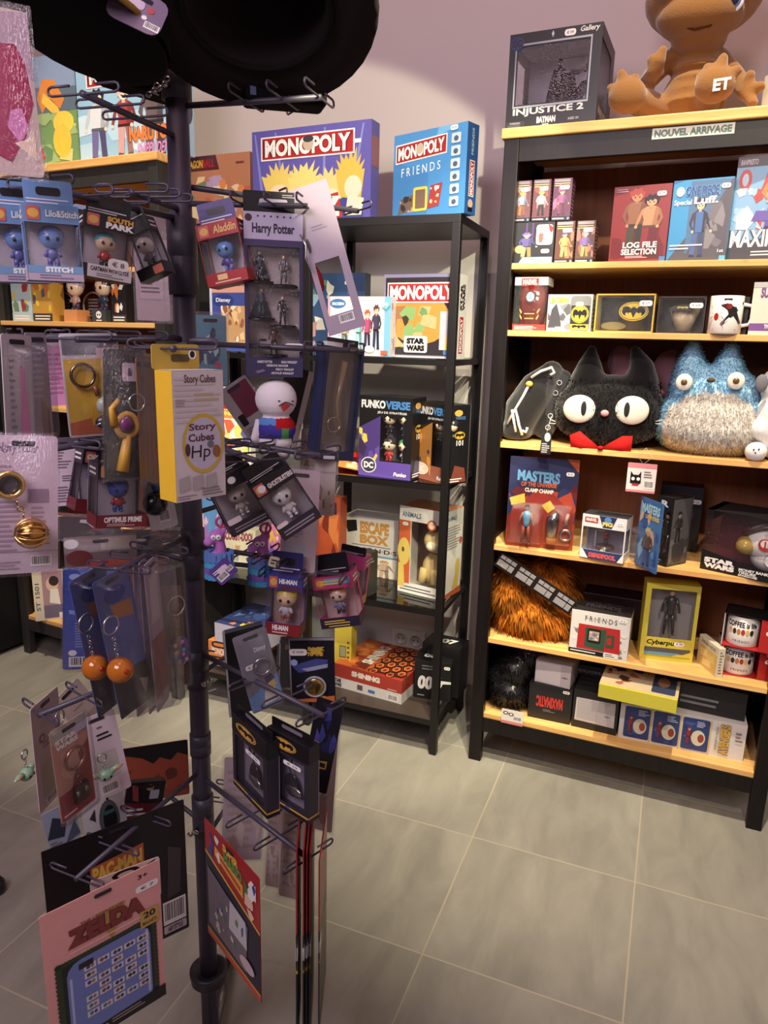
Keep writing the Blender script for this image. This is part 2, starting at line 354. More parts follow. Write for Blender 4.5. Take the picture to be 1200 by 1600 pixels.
def hang(name, label, cat, cx, cy, D, wpx, hpx, yaw=0, roll=0, tilt=0, group=None, kind=None):
    """a thing hanging on the stand: centre in the photo, distance, apparent size; turned by yaw, roll and tilt.
    With cx and cy both points they are its level top corners, at distance D on the middle."""
    if isinstance(cx, tuple):
        z = at((cx[0] + cy[0]) / 2, (cx[1] + cy[1]) / 2, D).z; A, B = hit_z(*cx, z), hit_z(*cy, z); v = B - A; wm = v.length
        hm = z - z_at(B, cy[1] + hpx); th = math.atan2(v.y, v.x)
        return root(name, label, cat, Matrix.Translation(A) @ Matrix.Rotation(th, 4, 'Z') @ Matrix.Rotation(math.radians(tilt), 4, 'X') @ Matrix.Rotation(math.radians(roll), 4, 'Y') @ Matrix.Translation((0, 0, -hm)), group), wm, hm
    P = at(cx, cy, D); k = (P - C).dot(FW) / FPX; d = P - C; th = math.atan2(-d.x, d.y) + math.radians(yaw)
    wm = wpx * k / max(.3, math.cos(math.radians(yaw))); hm = z_at(P, cy - hpx / 2) - z_at(P, cy + hpx / 2)
    Rm = Matrix.Rotation(th, 4, 'Z') @ Matrix.Rotation(math.radians(tilt), 4, 'X') @ Matrix.Rotation(math.radians(roll), 4, 'Y')
    M = Matrix.Translation(P) @ Rm @ Matrix.Translation((-wm / 2, 0, -hm / 2))
    return root(name, label, cat, M, group), wm, hm
def lpx(r_, px, py, y=0.):
    """where a photo point falls on the plane y of a thing's own frame"""
    Mi = r_.matrix_world.inverted(); a = Mi @ C; b = Mi @ (C + ray(px, py)); t_ = (y - a.y) / (b.y - a.y); return a + (b - a) * t_

# reusable prints
def person(cx, y0, h, wd, hair, skin, top, legs=None):
    legs = legs or top; dk = lambda c, k=.72: tuple(int(v * k) for v in c); X = lambda x: cx + x * wd; Y = lambda y: y0 + y * h
    q = lambda *pts: [(X(a), Y(b)) for a, b in pts]; sd = (int(cx * 97) + int(h * 31)) % 2 * 2 - 1
    return [('p', q((-.26, 0), (-.08, 0), (-.02, .3), (-.01, .46), (-.22, .46), (-.24, .22)), legs), ('p', q((.08, 0), (.26, 0), (.23, .24), (.22, .46), (.0, .46), (.05, .26)), dk(legs)),
            ('p', q((-.28, 0), (-.06, 0), (-.07, .035), (-.24, .05)), dk(legs, .5)), ('p', q((.06, 0), (.28, 0), (.24, .05), (.08, .035)), dk(legs, .5)),
            ('p', q((-.24, .42), (.24, .42), (.22, .56), (.3, .74), (.12, .8), (-.12, .8), (-.3, .74), (-.2, .56)), top), ('p', q((.06, .43), (.24, .42), (.22, .56), (.3, .74), (.14, .78)), dk(top, .8)), ('p', q((-.24, .42), (.24, .42), (.23, .46), (-.23, .46)), dk(top, .45)),
            ('p', q((-.3, .74), (-.22, .76), (-.3, .56), (-.3 - .1 * sd, .44), (-.36 - .1 * sd, .46), (-.4, .58)), dk(top, .9)), ('p', q((.3, .74), (.22, .76), (.3, .58), (.32 - .14 * sd, .46), (.4 - .12 * sd, .44), (.4, .58)), dk(top, .75)),
            ('e', X(-.33 - .1 * sd), Y(.435), wd * .05, h * .028, skin), ('e', X(.37 - .13 * sd), Y(.435), wd * .05, h * .028, skin), ('p', q((-.06, .76), (.06, .76), (.05, .84), (-.05, .84)), dk(skin, .85)),
            ('p', q((-.2, .86), (-.24, .95), (-.14, .97), (-.1, 1.02), (.0, .985), (.1, 1.02), (.15, .96), (.24, .94), (.2, .85)), hair), ('e', cx, Y(.875), wd * .155, h * .075, skin), ('p', q((-.17, .91), (-.1, .88), (-.05, .92), (.02, .885), (.08, .925), (.17, .9), (.14, .96), (-.14, .96)), hair),
            ('e', X(-.06), Y(.87), wd * .022, h * .012, K), ('e', X(.07), Y(.87), wd * .022, h * .012, K)]
def blobs(seed, x0, y0, x1, y1, pal, n, s=.12):
    r = random.Random(seed); out = []
    for i in range(n):
        cx, cy = r.uniform(x0, x1), r.uniform(y0, y1); a = r.uniform(.3, 1) * s; k = r.randint(4, 7); t = r.uniform(0, 6)
        pts = []
        for j in range(k):
            q = t + 2 * math.pi * j / k; rr = a * r.uniform(.5, 1.2); pts.append((min(max(cx + rr * math.cos(q), x0), x1), min(max(cy + rr * 1.1 * math.sin(q), y0), y1)))
        out.append(('p', pts, r.choice(pal)))
    return [[o] for o in out]
def spikes(cx, cy, rx, ry, n, col, seed=1):
    r = random.Random(seed); pts = [(cx - rx * .5, cy - ry * .3)]
    for i in range(n * 2 - 1):
        q = math.pi * (.97 - .94 * i / (n * 2 - 2)); k = (1 if i % 2 == 0 else .72) * r.uniform(.88, 1.08); pts.append((cx + rx * .75 * k * math.cos(q), cy + ry * k * (.45 + .55 * math.sin(q))))
    return ('p', pts + [(cx + rx * .5, cy - ry * .3)], col)
def monopoly(x0, y0, x1, y1, rise=0): 
    return [('p', [(x0, y0), (x1, y0 + rise), (x1, y1 + rise), (x0, y1)], WH), ('p', [(x0 + .012, y0 + .015), (x1 - .012, y0 + .015 + rise), (x1 - .012, y1 - .015 + rise), (x0 + .012, y1 - .015)], (186, 32, 36)),
            ('t', x0 + .035, y0 + .035, x1 - .035, y1 - .035, 'MONOPOLY', WH, dict(b=.045, rise=rise, out=(90, 20, 24), ob=.075))]

# small figurines
def toy(m_, x, y, z, h, head, hair, body, legs, big=True, arms=None, fin='plastic'):
    arms = arms or body
    if big:
        r = h * .27; m_.ell((x, y, z + h * .68), (r * 1.08, r * .95, r), head, fin); 
        if hair: m_.ell((x, y + r * .12, z + h * .76), (r * 1.14, r * .98, r * .88), hair, fin)
        for sx in (-1, 1): m_.ell((x + sx * r * .42, y - r * .86, z + h * .65), (r * .17, r * .1, r * .2), K, fin, 8)
        m_.ell((x, y, z + h * .3), (h * .14, h * .11, h * .17), body, fin)
        for sx in (-1, 1):
            m_.tube([(x + sx * h * .1, y, z + h * .38), (x + sx * h * .19, y - h * .04, z + h * .24)], [h * .055, h * .045], arms, fin)
            m_.tube([(x + sx * h * .07, y, z + h * .22), (x + sx * h * .08, y, z + h * .04)], [h * .07, h * .065], legs, fin); m_.ell((x + sx * h * .085, y - h * .04, z + h * .035), (h * .06, h * .09, h * .035), legs, fin, 8)
    else:
        m_.ell((x, y, z + h * .92), (h * .055, h * .06, h * .075), head, fin, 10)
        if hair: m_.ell((x, y + h * .012, z + h * .945), (h * .062, h * .062, h * .065), hair, fin, 10)
        m_.tube([(x, y, z + h * .86), (x, y, z + h * .8), (x, y, z + h * .68), (x, y, z + h * .55), (x, y, z + h * .46)], [h * .03, h * .1, h * .1, h * .07, h * .085], body, fin, 10)
        for sx in (-1, 1):
            m_.tube([(x + sx * h * .09, y, z + h * .8), (x + sx * h * .15, y - h * .01, z + h * .64), (x + sx * h * .17, y - h * .05, z + h * .5)], [h * .036, h * .03, h * .024], arms, fin)
            m_.tube([(x + sx * h * .045, y, z + h * .48), (x + sx * h * .07, y - h * .02, z + h * .26), (x + sx * h * .09, y, z + h * .04)], [h * .055, h * .042, h * .03], legs, fin)
            m_.ell((x + sx * h * .09, y - h * .03, z + h * .02), (h * .03, h * .06, h * .02), legs, fin, 8)
def windowbox(rt, w, d, h, col, win, front=(), inside=(104, 100, 106), top=(), left=(), right=(), figure=None, side_clear=(), topcol=None):
    """carton with a cut-out window (x0,y0,x1,y1 in fractions), clear pane and the toy inside"""
    x0, y0, x1, y1 = win; t = .0012; m_ = MB()
    x0, x1, y0, y1 = x0 * w, x1 * w, y0 * h, y1 * h
    for a in ((0, 0, 0, w, t, y0), (0, 0, y1, w, t, h), (0, 0, y0, x0, t, y1), (x1, 0, y0, w, t, y1)):
        if a[3] - a[0] > .0005 and a[5] - a[2] > .0005: m_.box(*a, col)
    m_.box(0, d - t, 0, w, d, h, inside); m_.box(t, d - 2 * t, t, w - t, d - t, h - t, inside)
    m_.box(0, t, 0, w, d - t, t, col); m_.box(0, t, h - t, w, d - t, h, topcol or col)
    for s_, X in (('left', 0), ('right', w - t)):
        if s_ in side_clear: m_.box(X, t, t, X + t, d - t, y0, col); m_.box(X, t, y1, X + t, d - t, h - t, col); m_.box(X, d - .25 * d, y0, X + t, d - t, y1, col)
        else: m_.box(X, t, t, X + t, d - t, h - t, col)
    fs = faces(w, d, h)
    for k, it in (('front', front), ('top', top), ('left', left), ('right', right)):
        if it: o, ex, ey, W, H = fs[k]; m_.art(o, ex, ey, W, H, it)
    m_.build('carton', rt)
    g = MB(); g.add([(x0, .002, y0), (x1, .002, y0), (x1, .002, y1), (x0, .002, y1)], [(0, 1, 2, 3)], WH, 'clear')
    if 'left' in side_clear: g.add([(.002, .002, y0), (.002, d * .75, y0), (.002, d * .75, y1), (.002, .002, y1)], [(0, 1, 2, 3)], WH, 'clear')
    if 'right' in side_clear: g.add([(w - .002, .002, y0), (w - .002, d * .75, y0), (w - .002, d * .75, y1), (w - .002, .002, y1)], [(0, 1, 2, 3)], WH, 'clear')
    g.build('window', rt)
    if figure:
        q = MB(); figure(q, (x0 + x1) / 2, d * .45, y1 - y0); q.build('figurine', rt)
def rrect_pts(x0, y0, x1, y1, r):
    pts = []
    for cx, cy, a0 in ((x1 - r, y1 - r, 0), (x0 + r, y1 - r, 90), (x0 + r, y0 + r, 180), (x1 - r, y0 + r, 270)):
        for a in (0, 30, 60, 90): pts.append((cx + r * math.cos(math.radians(a0 + a)), cy + r * math.sin(math.radians(a0 + a))))
    return pts
def slab(m_, pts, y0, y1, col, fin='card'):
    """flat card: outline in x,z extruded from y0 to y1"""
    n = len(pts); vs = [(x, y0, z) for x, z in pts] + [(x, y1, z) for x, z in pts]
    fs = [tuple(range(n))[::-1], tuple(range(n, 2 * n))] + [(i, i + n, (i + 1) % n + n, (i + 1) % n) for i in range(n)]
    a = sum(pts[i][0] * pts[(i + 1) % n][1] - pts[(i + 1) % n][0] * pts[i][1] for i in range(n))
    if a > 0: fs = [tuple(reversed(f)) for f in fs]
    return m_.add(vs, fs, col, fin)
def card(rt, w, h, col, items=(), t=.0012, r=.004, back=(), name='card', fin='card', hole=True, holecol=(40, 36, 44)):
    m_ = MB(); slab(m_, rrect_pts(0, 0, w, h, min(r, w * .2)), 0, t, col, fin)
    it = list(items)
    if hole: it.append(('rr', .5 - .012 / w, 1 - .012 / h, .5 + .012 / w, 1 - .006 / h, .002, holecol))
    m_.art((0, 0, 0), (1, 0, 0), (0, 0, 1), w, h, it, fin)
    if back: m_.art((w, t, 0), (-1, 0, 0), (0, 0, 1), w, h, back, fin)
    return m_.build(name, rt)
def blister(rt, w, h, x0, y0, x1, y1, d, r=.006, name='blister', fin='clear'):
    """clear bubble standing off a card; fractions of the card"""
    m_ = MB(); a = rrect_pts(x0 * w, y0 * h, x1 * w, y1 * h, r); b = rrect_pts(x0 * w + d * .25, y0 * h + d * .25, x1 * w - d * .25, y1 * h - d * .25, r); n = len(a)
    vs = [(x, -.0008, z) for x, z in a] + [(x, -d, z) for x, z in b]
    m_.add(vs, [(i, (i + 1) % n, (i + 1) % n + n, i + n) for i in range(n)] + [tuple(range(n, 2 * n))], WH, fin, True)
    return m_.build(name, rt)
def film_bag(rt, w, h, d, name='bag', mx=.004):
    """clear bag round a card: two puffed films"""
    m_ = MB(); nx, nz = 6, 10
    for sgn, D in ((-1, d), (1, .003)):
        vs = []; fs = []
        for j in range(nz + 1):
            for i in range(nx + 1):
                u, v = i / nx, j / nz; q = math.sin(math.pi * u) * math.sin(math.pi * min(1, v * 1.05)) ** .5 if 0 < v < 1 else 0
                vs.append((-mx + (w + 2 * mx) * u, sgn * (.0015 + D * max(0, q)), -mx + (h + 2.5 * mx) * v))
        for j in range(nz):
            for i in range(nx): a = j * (nx + 1) + i; fs.append((a, a + 1, a + nx + 2, a + nx + 1))
        m_.add(vs, fs, (225, 215, 225), 'film', True)
    return m_.build(name, rt)
def ring(m_, c, r, t, col=(190, 190, 195), fin='metal', ax='y', n=20):
    c = Vector(c); pts = [c + (Vector((math.cos(q), 0, math.sin(q))) if ax == 'y' else Vector((0, math.cos(q), math.sin(q)))) * r for q in [2 * math.pi * i / n for i in range(n)]]
    m_.tube(pts, t, col, fin, 6, True)
def chain(m_, a, b, r=.0025, col=(190, 190, 195), fin='metal'):
    a, b = Vector(a), Vector(b); n = max(2, int((b - a).length / (r * 2.4)))
    for i in range(n): ring(m_, a + (b - a) * ((i + .5) / n), r, r * .3, col, fin, 'y' if i % 2 else 'x', 8)
# ------------------------------------------------------------------ soft toys
def softbody(name, parent, mb, voxel, colfn=None, fin='velvet', smooth=4, fincol=None):
    """melt overlapping forms into one continuous skin, coloured by place"""
    me = bpy.data.meshes.new(name); me.from_pydata(mb.v, [], mb.f)
    o = bpy.data.objects.new(name, me); COLL.objects.link(o)
    rm = o.modifiers.new('r', 'REMESH'); rm.mode = 'VOXEL'; rm.voxel_size = voxel; rm.use_smooth_shade = True
    sm = o.modifiers.new('s', 'SMOOTH'); sm.iterations = smooth; sm.factor = .5
    dg = bpy.context.evaluated_depsgraph_get(); ev = o.evaluated_get(dg); me2 = bpy.data.meshes.new_from_object(ev)
    o.modifiers.clear(); o.data = me2; me2.name = name
    n = len(me2.polygons); cs = np.zeros(n * 3); me2.polygons.foreach_get('center', cs); cs = cs.reshape(-1, 3)
    cols = np.ones((n, 4), np.float32)
    for i in range(n): cols[i, :3] = lin(colfn(*cs[i]))
    if 'Col' in me2.attributes: me2.attributes.remove(me2.attributes['Col'])
    a = me2.attributes.new('Col', 'FLOAT_COLOR', 'FACE'); a.data.foreach_set('color', cols.ravel())
    me2.materials.clear(); me2.materials.append(finish(fin)); o.parent = parent
    me2.polygons.foreach_set('use_smooth', [True] * n); return o
def fur(parent, src, n, length, width, colfn, comb=(0, -.3, -1), spread=.6, seed=1, fin='pile', keep=None):
    """pile of fine hairs standing on a soft toy's skin"""
    r = np.random.RandomState(seed); me = src.data; N = len(me.polygons)
    ar = np.zeros(N); me.polygons.foreach_get('area', ar); cs = np.zeros(N * 3); me.polygons.foreach_get('center', cs); cs = cs.reshape(-1, 3)
    no = np.zeros(N * 3); me.polygons.foreach_get('normal', no); no = no.reshape(-1, 3)
    if keep is not None: ar = ar * np.array([1. if keep(*c) else 0. for c in cs])
    idx = r.choice(N, n, p=ar / ar.sum()); s = math.sqrt(ar.max()); base = cs[idx] + r.uniform(-.5, .5, (n, 3)) * s
    nn = no[idx]; d = nn + np.array(comb) + r.uniform(-spread, spread, (n, 3)); d -= nn * np.minimum(0, (d * nn).sum(1) - .15)[:, None]
    d /= np.linalg.norm(d, axis=1)[:, None]; L = length * r.uniform(.5, 1.1, n)[:, None]
    side = np.cross(d, nn + r.uniform(-.3, .3, (n, 3))); side /= np.linalg.norm(side, axis=1)[:, None] + 1e-9
    droop = np.array([0, 0, -1.]) * L * .25
    v0 = base - side * width; v1 = base + side * width; v2 = base + d * L * .55 + side * width * .9; v3 = base + d * L * .55 - side * width * .9; v4 = base + d * L + droop
    V = np.stack([v0, v1, v2, v3, v4], 1).reshape(-1, 3); F = []
    for i in range(n): k = i * 5; F.append((k, k + 1, k + 2, k + 3)); F.append((k + 3, k + 2, k + 4))
    m2 = bpy.data.meshes.new('fur'); m2.from_pydata(V.tolist(), [], F)
    cols = np.ones((2 * n, 4), np.float32); v = r.uniform(.8, 1.12, n)
    for i in range(n): cols[2 * i:2 * i + 2, :3] = np.array(lin(colfn(*base[i]))) * v[i]
    a = m2.attributes.new('Col', 'FLOAT_COLOR', 'FACE'); a.data.foreach_set('color', cols.ravel()); m2.materials.append(finish(fin))
    vn = np.repeat(nn, 5, 0); m2.polygons.foreach_set('use_smooth', [True] * (2 * n)); m2.normals_split_custom_set_from_vertices(vn.tolist())
    o = bpy.data.objects.new('fur', m2); COLL.objects.link(o); o.parent = parent; return o
# ------------------------------------------------------------------ room
m_ = MB(); m_.box(-5, -2.2, -.1, 2.4, 2.7, 0, WH); struct(m_.build('floor', None, mat=floormat()))
PL = wallmat()
m_ = MB(); m_.box(-5, 2.56, 0, 2.4, 2.7, 4.3, WH); struct(m_.build('wall_back', None, mat=PL))
m_ = MB(); m_.box(.128, 2.545, 1.0, .62, 2.56, 4.3, WH); struct(m_.build('trim_1', None, mat=PL))
m_ = MB(); m_.box(.75, -2.2, 0, .85, 2.56, 4.3, WH); struct(m_.build('wall_right', None, mat=PL))
m_ = MB(); m_.box(-4.6, -2.2, 0, -4.5, 2.56, 4.3, WH); struct(m_.build('wall_left', None, mat=PL))
m_ = MB(); m_.box(-5, -2.2, 4.3, 2.4, 2.7, 4.4, (225, 215, 222)); struct(m_.build('ceiling', None, mat=PL))
m_ = MB(); m_.box(-2.6, 2.548, 0, .75, 2.56, .07, (150, 146, 142), 'card'); struct(m_.build('baseboard_back', None))
# double wall socket behind the glass shelf
P = C + ray(614, 1006) * (2.555 / ray(614, 1006).y); Q = C + ray(664, 1006) * (2.555 / ray(664, 1006).y)
so = root('wall_socket', 'pale double wall socket behind the bottom board of the black glass shelf', 'socket', place(Vector((P.x, 2.548, P.z)), 0))
wd = (Q - P).length; m_ = MB(); m_.box(0, -.004, 0, wd, .012, .075, (222, 214, 200), 'plastic')
m_.build('plate', so, .002)
for k in (.27, .73):
    q = MB(); q.lathe((wd * k, -.004, .037), [(.0, .001), (.021, .001), (.022, .004), (.025, .004), (.026, -.002)], (205, 196, 182), 'plastic', 20, Matrix.Rotation(math.pi / 2, 3, 'X'))
    for s_ in (-1, 1): q.ell((wd * k + s_ * .009, -.0055, .037), (.003, .001, .003), K, 'plastic', 8)
    q.build('outlet', so)

# ------------------------------------------------------------------ wooden bookcases
HZ = [1.6145, 1.4261, 1.0935, .766, .450]; HB = .180
def bookcase(Fr, label, frame, zs, backm):
    r_ = root('bookcase', label, 'bookcase', place(Fr.o, Fr.th), 'pine and black bookcases'); W, D = .9, .37; t = .042
    for nm, (x, y) in dict(a=(0, 0), b=(W - t, 0), c=(0, D - .03), d=(W - t, D - .03)).items():
        q = MB(); q.box(x, y, 0.0, x + t, y + .03, 1.945, K); q.build('post', r_, .002, frame)
    for x in (.006, W - .024):
        q = MB(); q.box(x, .03, .11, x + .018, D - .03, 1.945, K); q.build('side_panel', r_, 0, frame)
    q = MB(); q.box(t, D - .012, .12, W - t, D - .006, 1.93, K); q.build('back_panel', r_, 0, backm)
    for y in (.004,):
        q = MB(); q.box(t, y, 1.885, W - t, y + .02, 1.945, K); q.build('top_rail', r_, .001, frame)
        q = MB(); q.box(t, y, .112, W - t, y + .02, .163, K); q.build('bottom_rail', r_, .001, frame)
    q = MB(); q.box(-.008, -.008, 1.945, W + .008, D, 1.972, K); q.build('top_board', r_, .003, PINE)
    for z in zs:
        q = MB(); q.box(t * .6, .006, z - .017, W - t * .6, D - .013, z, K); q.build('shelf', r_, .0015, PINE)
    q = MB(); q.box(t * .6, .008, HB - .018, W - t * .6, D - .013, HB, K); q.build('shelf', r_, .0015, PINE)
    return r_
bookcase(HR, 'tall black bookcase with pine shelves and a new arrivals strip, on the right', STAIN, HZ, BACKW)
bookcase(HL, 'bookcase with pine top behind the wire stand, carrying two big board games', STAIN_GLARE, [1.6145, 1.4261, 1.1, .62], BACKW)
# dark cabinet further left
m_ = MB(); m_.box(0, 0, .02, .7, .45, 1.35, (18, 15, 17), 'matte'); m_.box(0, -.004, .08, .345, 0, 1.33, (22, 18, 20), 'matte'); m_.box(.355, -.004, .08, .7, 0, 1.33, (22, 18, 20), 'matte')
for x in (.03, .63): m_.box(x, .02, 0, x + .04, .06, .02, K, 'matte')
tag(m_.build('low_cabinet', None, .002), 'plain black cabinet standing at the left of the bookcase behind the stand', 'cabinet').matrix_world = place(Vector((-3.35, 1.98, 0)), -.075)
# ------------------------------------------------------------------ black metal shelf with glass
VZ = [1.338, .9495, .5285]; VT = 1.75; VB = .13
vr = root('metal_glass_shelf', 'black metal shelving unit with glass shelves between the two bookcases', 'shelf', place(VR.o, VR.th)); BM = (17, 14, 15)
t = .025
for x in (-t, -.5125, -1.0):
    for y in (0, .335):
        q = MB(); q.box(x, y, .006, x + t, y + t, VT - .025, BM, 'powder'); q.build('post', vr, .001)
        q = MB(); q.lathe((x + t / 2, y + t / 2, 0), [(0, 0), (.01, 0), (.011, .004), (.009, .008)], K, 'plastic', 12); q.build('foot', vr)
q = MB(); q.box(-1.0, 0, VT - .025, 0, .36, VT, (20, 17, 18), 'powder'); q.build('top_board', vr, .0012)
q = MB(); q.box(-1.0 + t, .003, VB - .02, -t, .357, VB, (62, 50, 44), 'powder'); q.build('bottom_board', vr, .001)
for z in (VB - .02,):
    q = MB(); q.box(-1 + t, 0, z, -t, .003, z + .02, BM, 'powder'); q.build('bottom_rail', vr); q = MB(); q.box(-.02, t, z, -.005, .335, z + .02, BM, 'powder'); q.build('side_rail', vr)
for z in VZ:
    for x0, x1 in ((-1.0 + t, -.5125), (-.5125 + t, -t)):
        q = MB()
        q.box(x0, .002, z - .022, x1, .018, z - .004, BM, 'powder'); q.build('front_rail', vr)
        q = MB(); q.box(x0, .342, z - .022, x1, .358, z - .004, BM, 'powder'); q.build('back_rail', vr)
        q = MB(); q.box(x0, .004, z - .004, x1, .356, z, (200, 210, 206), 'glass'); q.build('glass_shelf', vr)
    for x in (-.02, -.508, -.995):
        q = MB(); q.box(x, t, z - .022, x + .015, .335, z - .004, BM, 'powder'); q.build('side_rail', vr)
# new arrivals strip
P = HR.u_at(1017, .003, 1.9)
r_ = root('shelf_label', 'pale strip lettered NOUVEL ARRIVAGE stuck under the pine top board', 'label', place(Vector((P.x, P.y, 1.916)), HR.th))
q = MB(); q.box(0, 0, 0, .196, .001, .026, (205, 205, 190)); q.art((0, 0, 0), (1, 0, 0), (0, 0, 1), .196, .026, [('t', .03, .16, .97, .84, 'NOUVEL ARRIVAGE', (60, 96, 74), dict(b=.05))]); q.build('strip', r_)

# ================================================================== RIGHT BOOKCASE
# --- on the top board
zt = 1.972
r_, wd, h = onshelf('figure_box', 'black window box lettered INJUSTICE 2 at the left end of the top board', 'box', HR, zt, (789, None, .02), (930, None, .012), 55)
def injfig(q, x, y, hh):
    z = .265 * h
    toy(q, x, y + .0, z, h * .56, (70, 62, 60), K, (34, 32, 36), (30, 28, 32), False); q.lathe((x, y, z), [(0, .006), (.05, .006), (.055, 0)], (40, 38, 40))
    q.add([(x - .05, y + .03, z), (x + .06, y + .03, z), (x + .035, y + .03, z + h * .45), (x - .03, y + .03, z + h * .45)], [(0, 1, 2, 3)], (26, 25, 30), 'cloth')
    q.tube([(x + .03, y, z + h * .4), (x + .07, y, z + h * .42), (x + .09, y - .01, z + h * .5)], [.01, .008, .006], K); q.ell((x + .07, y + .03, z + .04), (.03, .02, .045), (44, 42, 46))
windowbox(r_, wd, .22, h, (30, 30, 33), (.1, .26, .87, .86), inside=(168, 164, 176),
    front=[('r', .07, .23, .085, .89, (160, 165, 180)), ('r', .885, .23, .9, .89, (160, 165, 180)), ('r', .07, .87, .9, .89, (160, 165, 180)), ('r', .07, .225, .9, .245, (160, 165, 180)),
           ('e', .085, .9, .075, .075, (36, 44, 104)), ('t', .035, .865, .135, .935, 'DC', (24, 24, 50), dict(b=.06)),
           ('t', .08, .13, .86, .22, 'INJUSTICE 2', (225, 222, 218), dict(b=.03)), ('t', .36, .05, .56, .115, 'BATMAN', (225, 222, 218), dict(b=.06)), ('ln', .42, .02, .52, .045, 1, (200, 200, 200)),
           ('t', .7, .055, .82, .08, 'AGED 15+', (190, 190, 190)), ('r', .01, .015, .22, .085, (52, 52, 56)), ('t', .05, .055, .17, .078, 'WARNING', (180, 180, 180)), ('ln', .03, .02, .2, .05, 2, (120, 120, 120)),
           ('t', .76, .915, .96, .985, 'Gallery', (225, 222, 218), dict(sh=.2)), ('p', [(.46, .95), (.475, .985), (.49, .95), (.475, .915)], (200, 200, 210)), ('st', .66, .94, .03, .016, '€ 59')],
    right=[('t', .1, .1, .9, .2, 'INJUSTICE', (190, 188, 186))], side_clear=('left', 'right'), figure=injfig)

# brown plush with a wide head
P = HR.u_at(1085, .16, zt); P.z = zt
r_ = root('plush_toy', 'big caramel brown wrinkled plush with wide head and blue eye, sitting on the top board', 'plush toy', place(P, HR.th + .05))
def px2(cx, cy, v):   # where a photo point falls on the bookcase at depth v, in the plush's own frame
    ryy = ray(cx, cy); t_ = ((HR.o + HR.ey * v) - C).dot(HR.ey) / ryy.dot(HR.ey); return r_.matrix_world.inverted() @ (C + ryy * t_)
BR = (188, 122, 58)
b = MB()
q_ = px2(1085, 145, .17); b.ell((q_.x, 0, .075), (.085, .075, .085), BR, n=20); b.ell((q_.x, 0, .14), (.065, .058, .07), BR, n=20)
for k in range(4): b.ell((q_.x, -.012, .06 + k * .028), (.083 - k * .006, .069 - k * .004, .016), BR, n=20)
b.tube([(q_.x, .0, .18), (q_.x, .0, .28)], [.035, .03], BR)
hd = px2(1098, 8, .17)
b.ell((hd.x, -.01, hd.z + .01), (.148, .105, .1), BR, n=24); b.ell((hd.x - .005, -.05, hd.z - .05), (.108, .075, .06), BR, n=24); b.ell((hd.x - .07, -.07, hd.z + .02), (.055, .045, .05), BR, n=20)
b.ell((hd.x, -.03, hd.z - .10), (.07, .05, .032), BR, n=20)
# arms: left one raised before the body, right one resting
def limb(p0, p1, p2, r0, r1): b.tube([p0, p1, p2], [r0, (r0 + r1) / 2, r1], BR, n=10); b.ell(p2, r1, BR); b.ell(p0, r0, BR)
sh = px2(1045, 95, .15); el = px2(1010, 130, .1); hn = px2(1022, 112, .06)
limb(sh, el, hn, .026, .022)
f1 = px2(1036, 78, .05); b.tube([hn, (hn + f1) / 2 + Vector((0, -.005, 0)), f1], [.022, .02, .011], BR, n=10); b.ell(f1, .012, BR)
f1 = px2(1018, 92, .05); b.tube([hn, f1], [.018, .012], BR, n=10); b.ell(f1, .012, BR)
sh = px2(1125, 92, .17); el = px2(1150, 120, .14); hn = px2(1165, 143, .1); limb(sh, el, hn, .026, .022)
for a_ in ((1172, 118, .09), (1188, 135, .08), (1176, 160, .08)): f1 = px2(*a_); f1.z = max(f1.z, .014); b.tube([hn, f1], [.02, .013], BR, n=10); b.ell(f1, .014, BR)
# feet, soles to the front
for base_, tips in (((980, 150), ((955, 138), (971, 116), (992, 122))), ((1117, 132), ((1106, 106), (1130, 91), (1152, 110), (1095, 120)))):
    c_ = px2(*base_, .045); c_.z = max(c_.z, .035); b.ell(c_, (.05, .035, .045), BR, n=20); b.ell(c_ + Vector((0, 0, -.012)), (.048, .03, .03), BR, n=20)
    for tpx in tips:
        f1 = px2(*tpx, .045); b.tube([c_, (c_ + f1) / 2, f1], [.03, .022, .013], BR, n=10); b.ell(f1, .013, BR)
    lg = Vector((q_.x + (c_.x - q_.x) * .4, 0, .045)); b.tube([lg, c_], [.04, .034], BR, n=12)
bodyo = softbody('body', r_, b, .0055, lambda x, y, z: (138, 95, 50))
e = MB(); ec = px2(1143, 0, .072)
for rr_, col_, dy in ((.031, (236, 236, 240), 0), (.024, (90, 130, 190), -.004), (.019, (30, 34, 50), -.007)): e.ell(ec + Vector((0, dy, 0)), (rr_, .008, rr_), col_, 'plastic', 20)
e.build('eye', r_)
e = MB(); e.tube([px2(1048, 22, .07), px2(1058, 40, .062), px2(1085, 46, .058), px2(1110, 40, .06), px2(1124, 24, .066)], .0026, (84, 46, 22), 'cloth'); e.build('mouth_seam', r_)
e = MB(); tp = px2(1113, 143, .007); e.art(tp, (1, 0, 0), (0, 0, 1), .045, .028, [('t', 0, 0, .9, 1, 'ET', (238, 234, 226), dict(b=.04, rise=.1))], 'cloth'); e.build('foot_lettering', r_)
# white box beside
r_, wd, h = onshelf('white_box', 'cream white box behind the brown plush on the top board', 'box', HR, zt, (1186, None, .13), (1240, None, .0), 120)
carton(r_, wd, .1, h, (232, 224, 200))

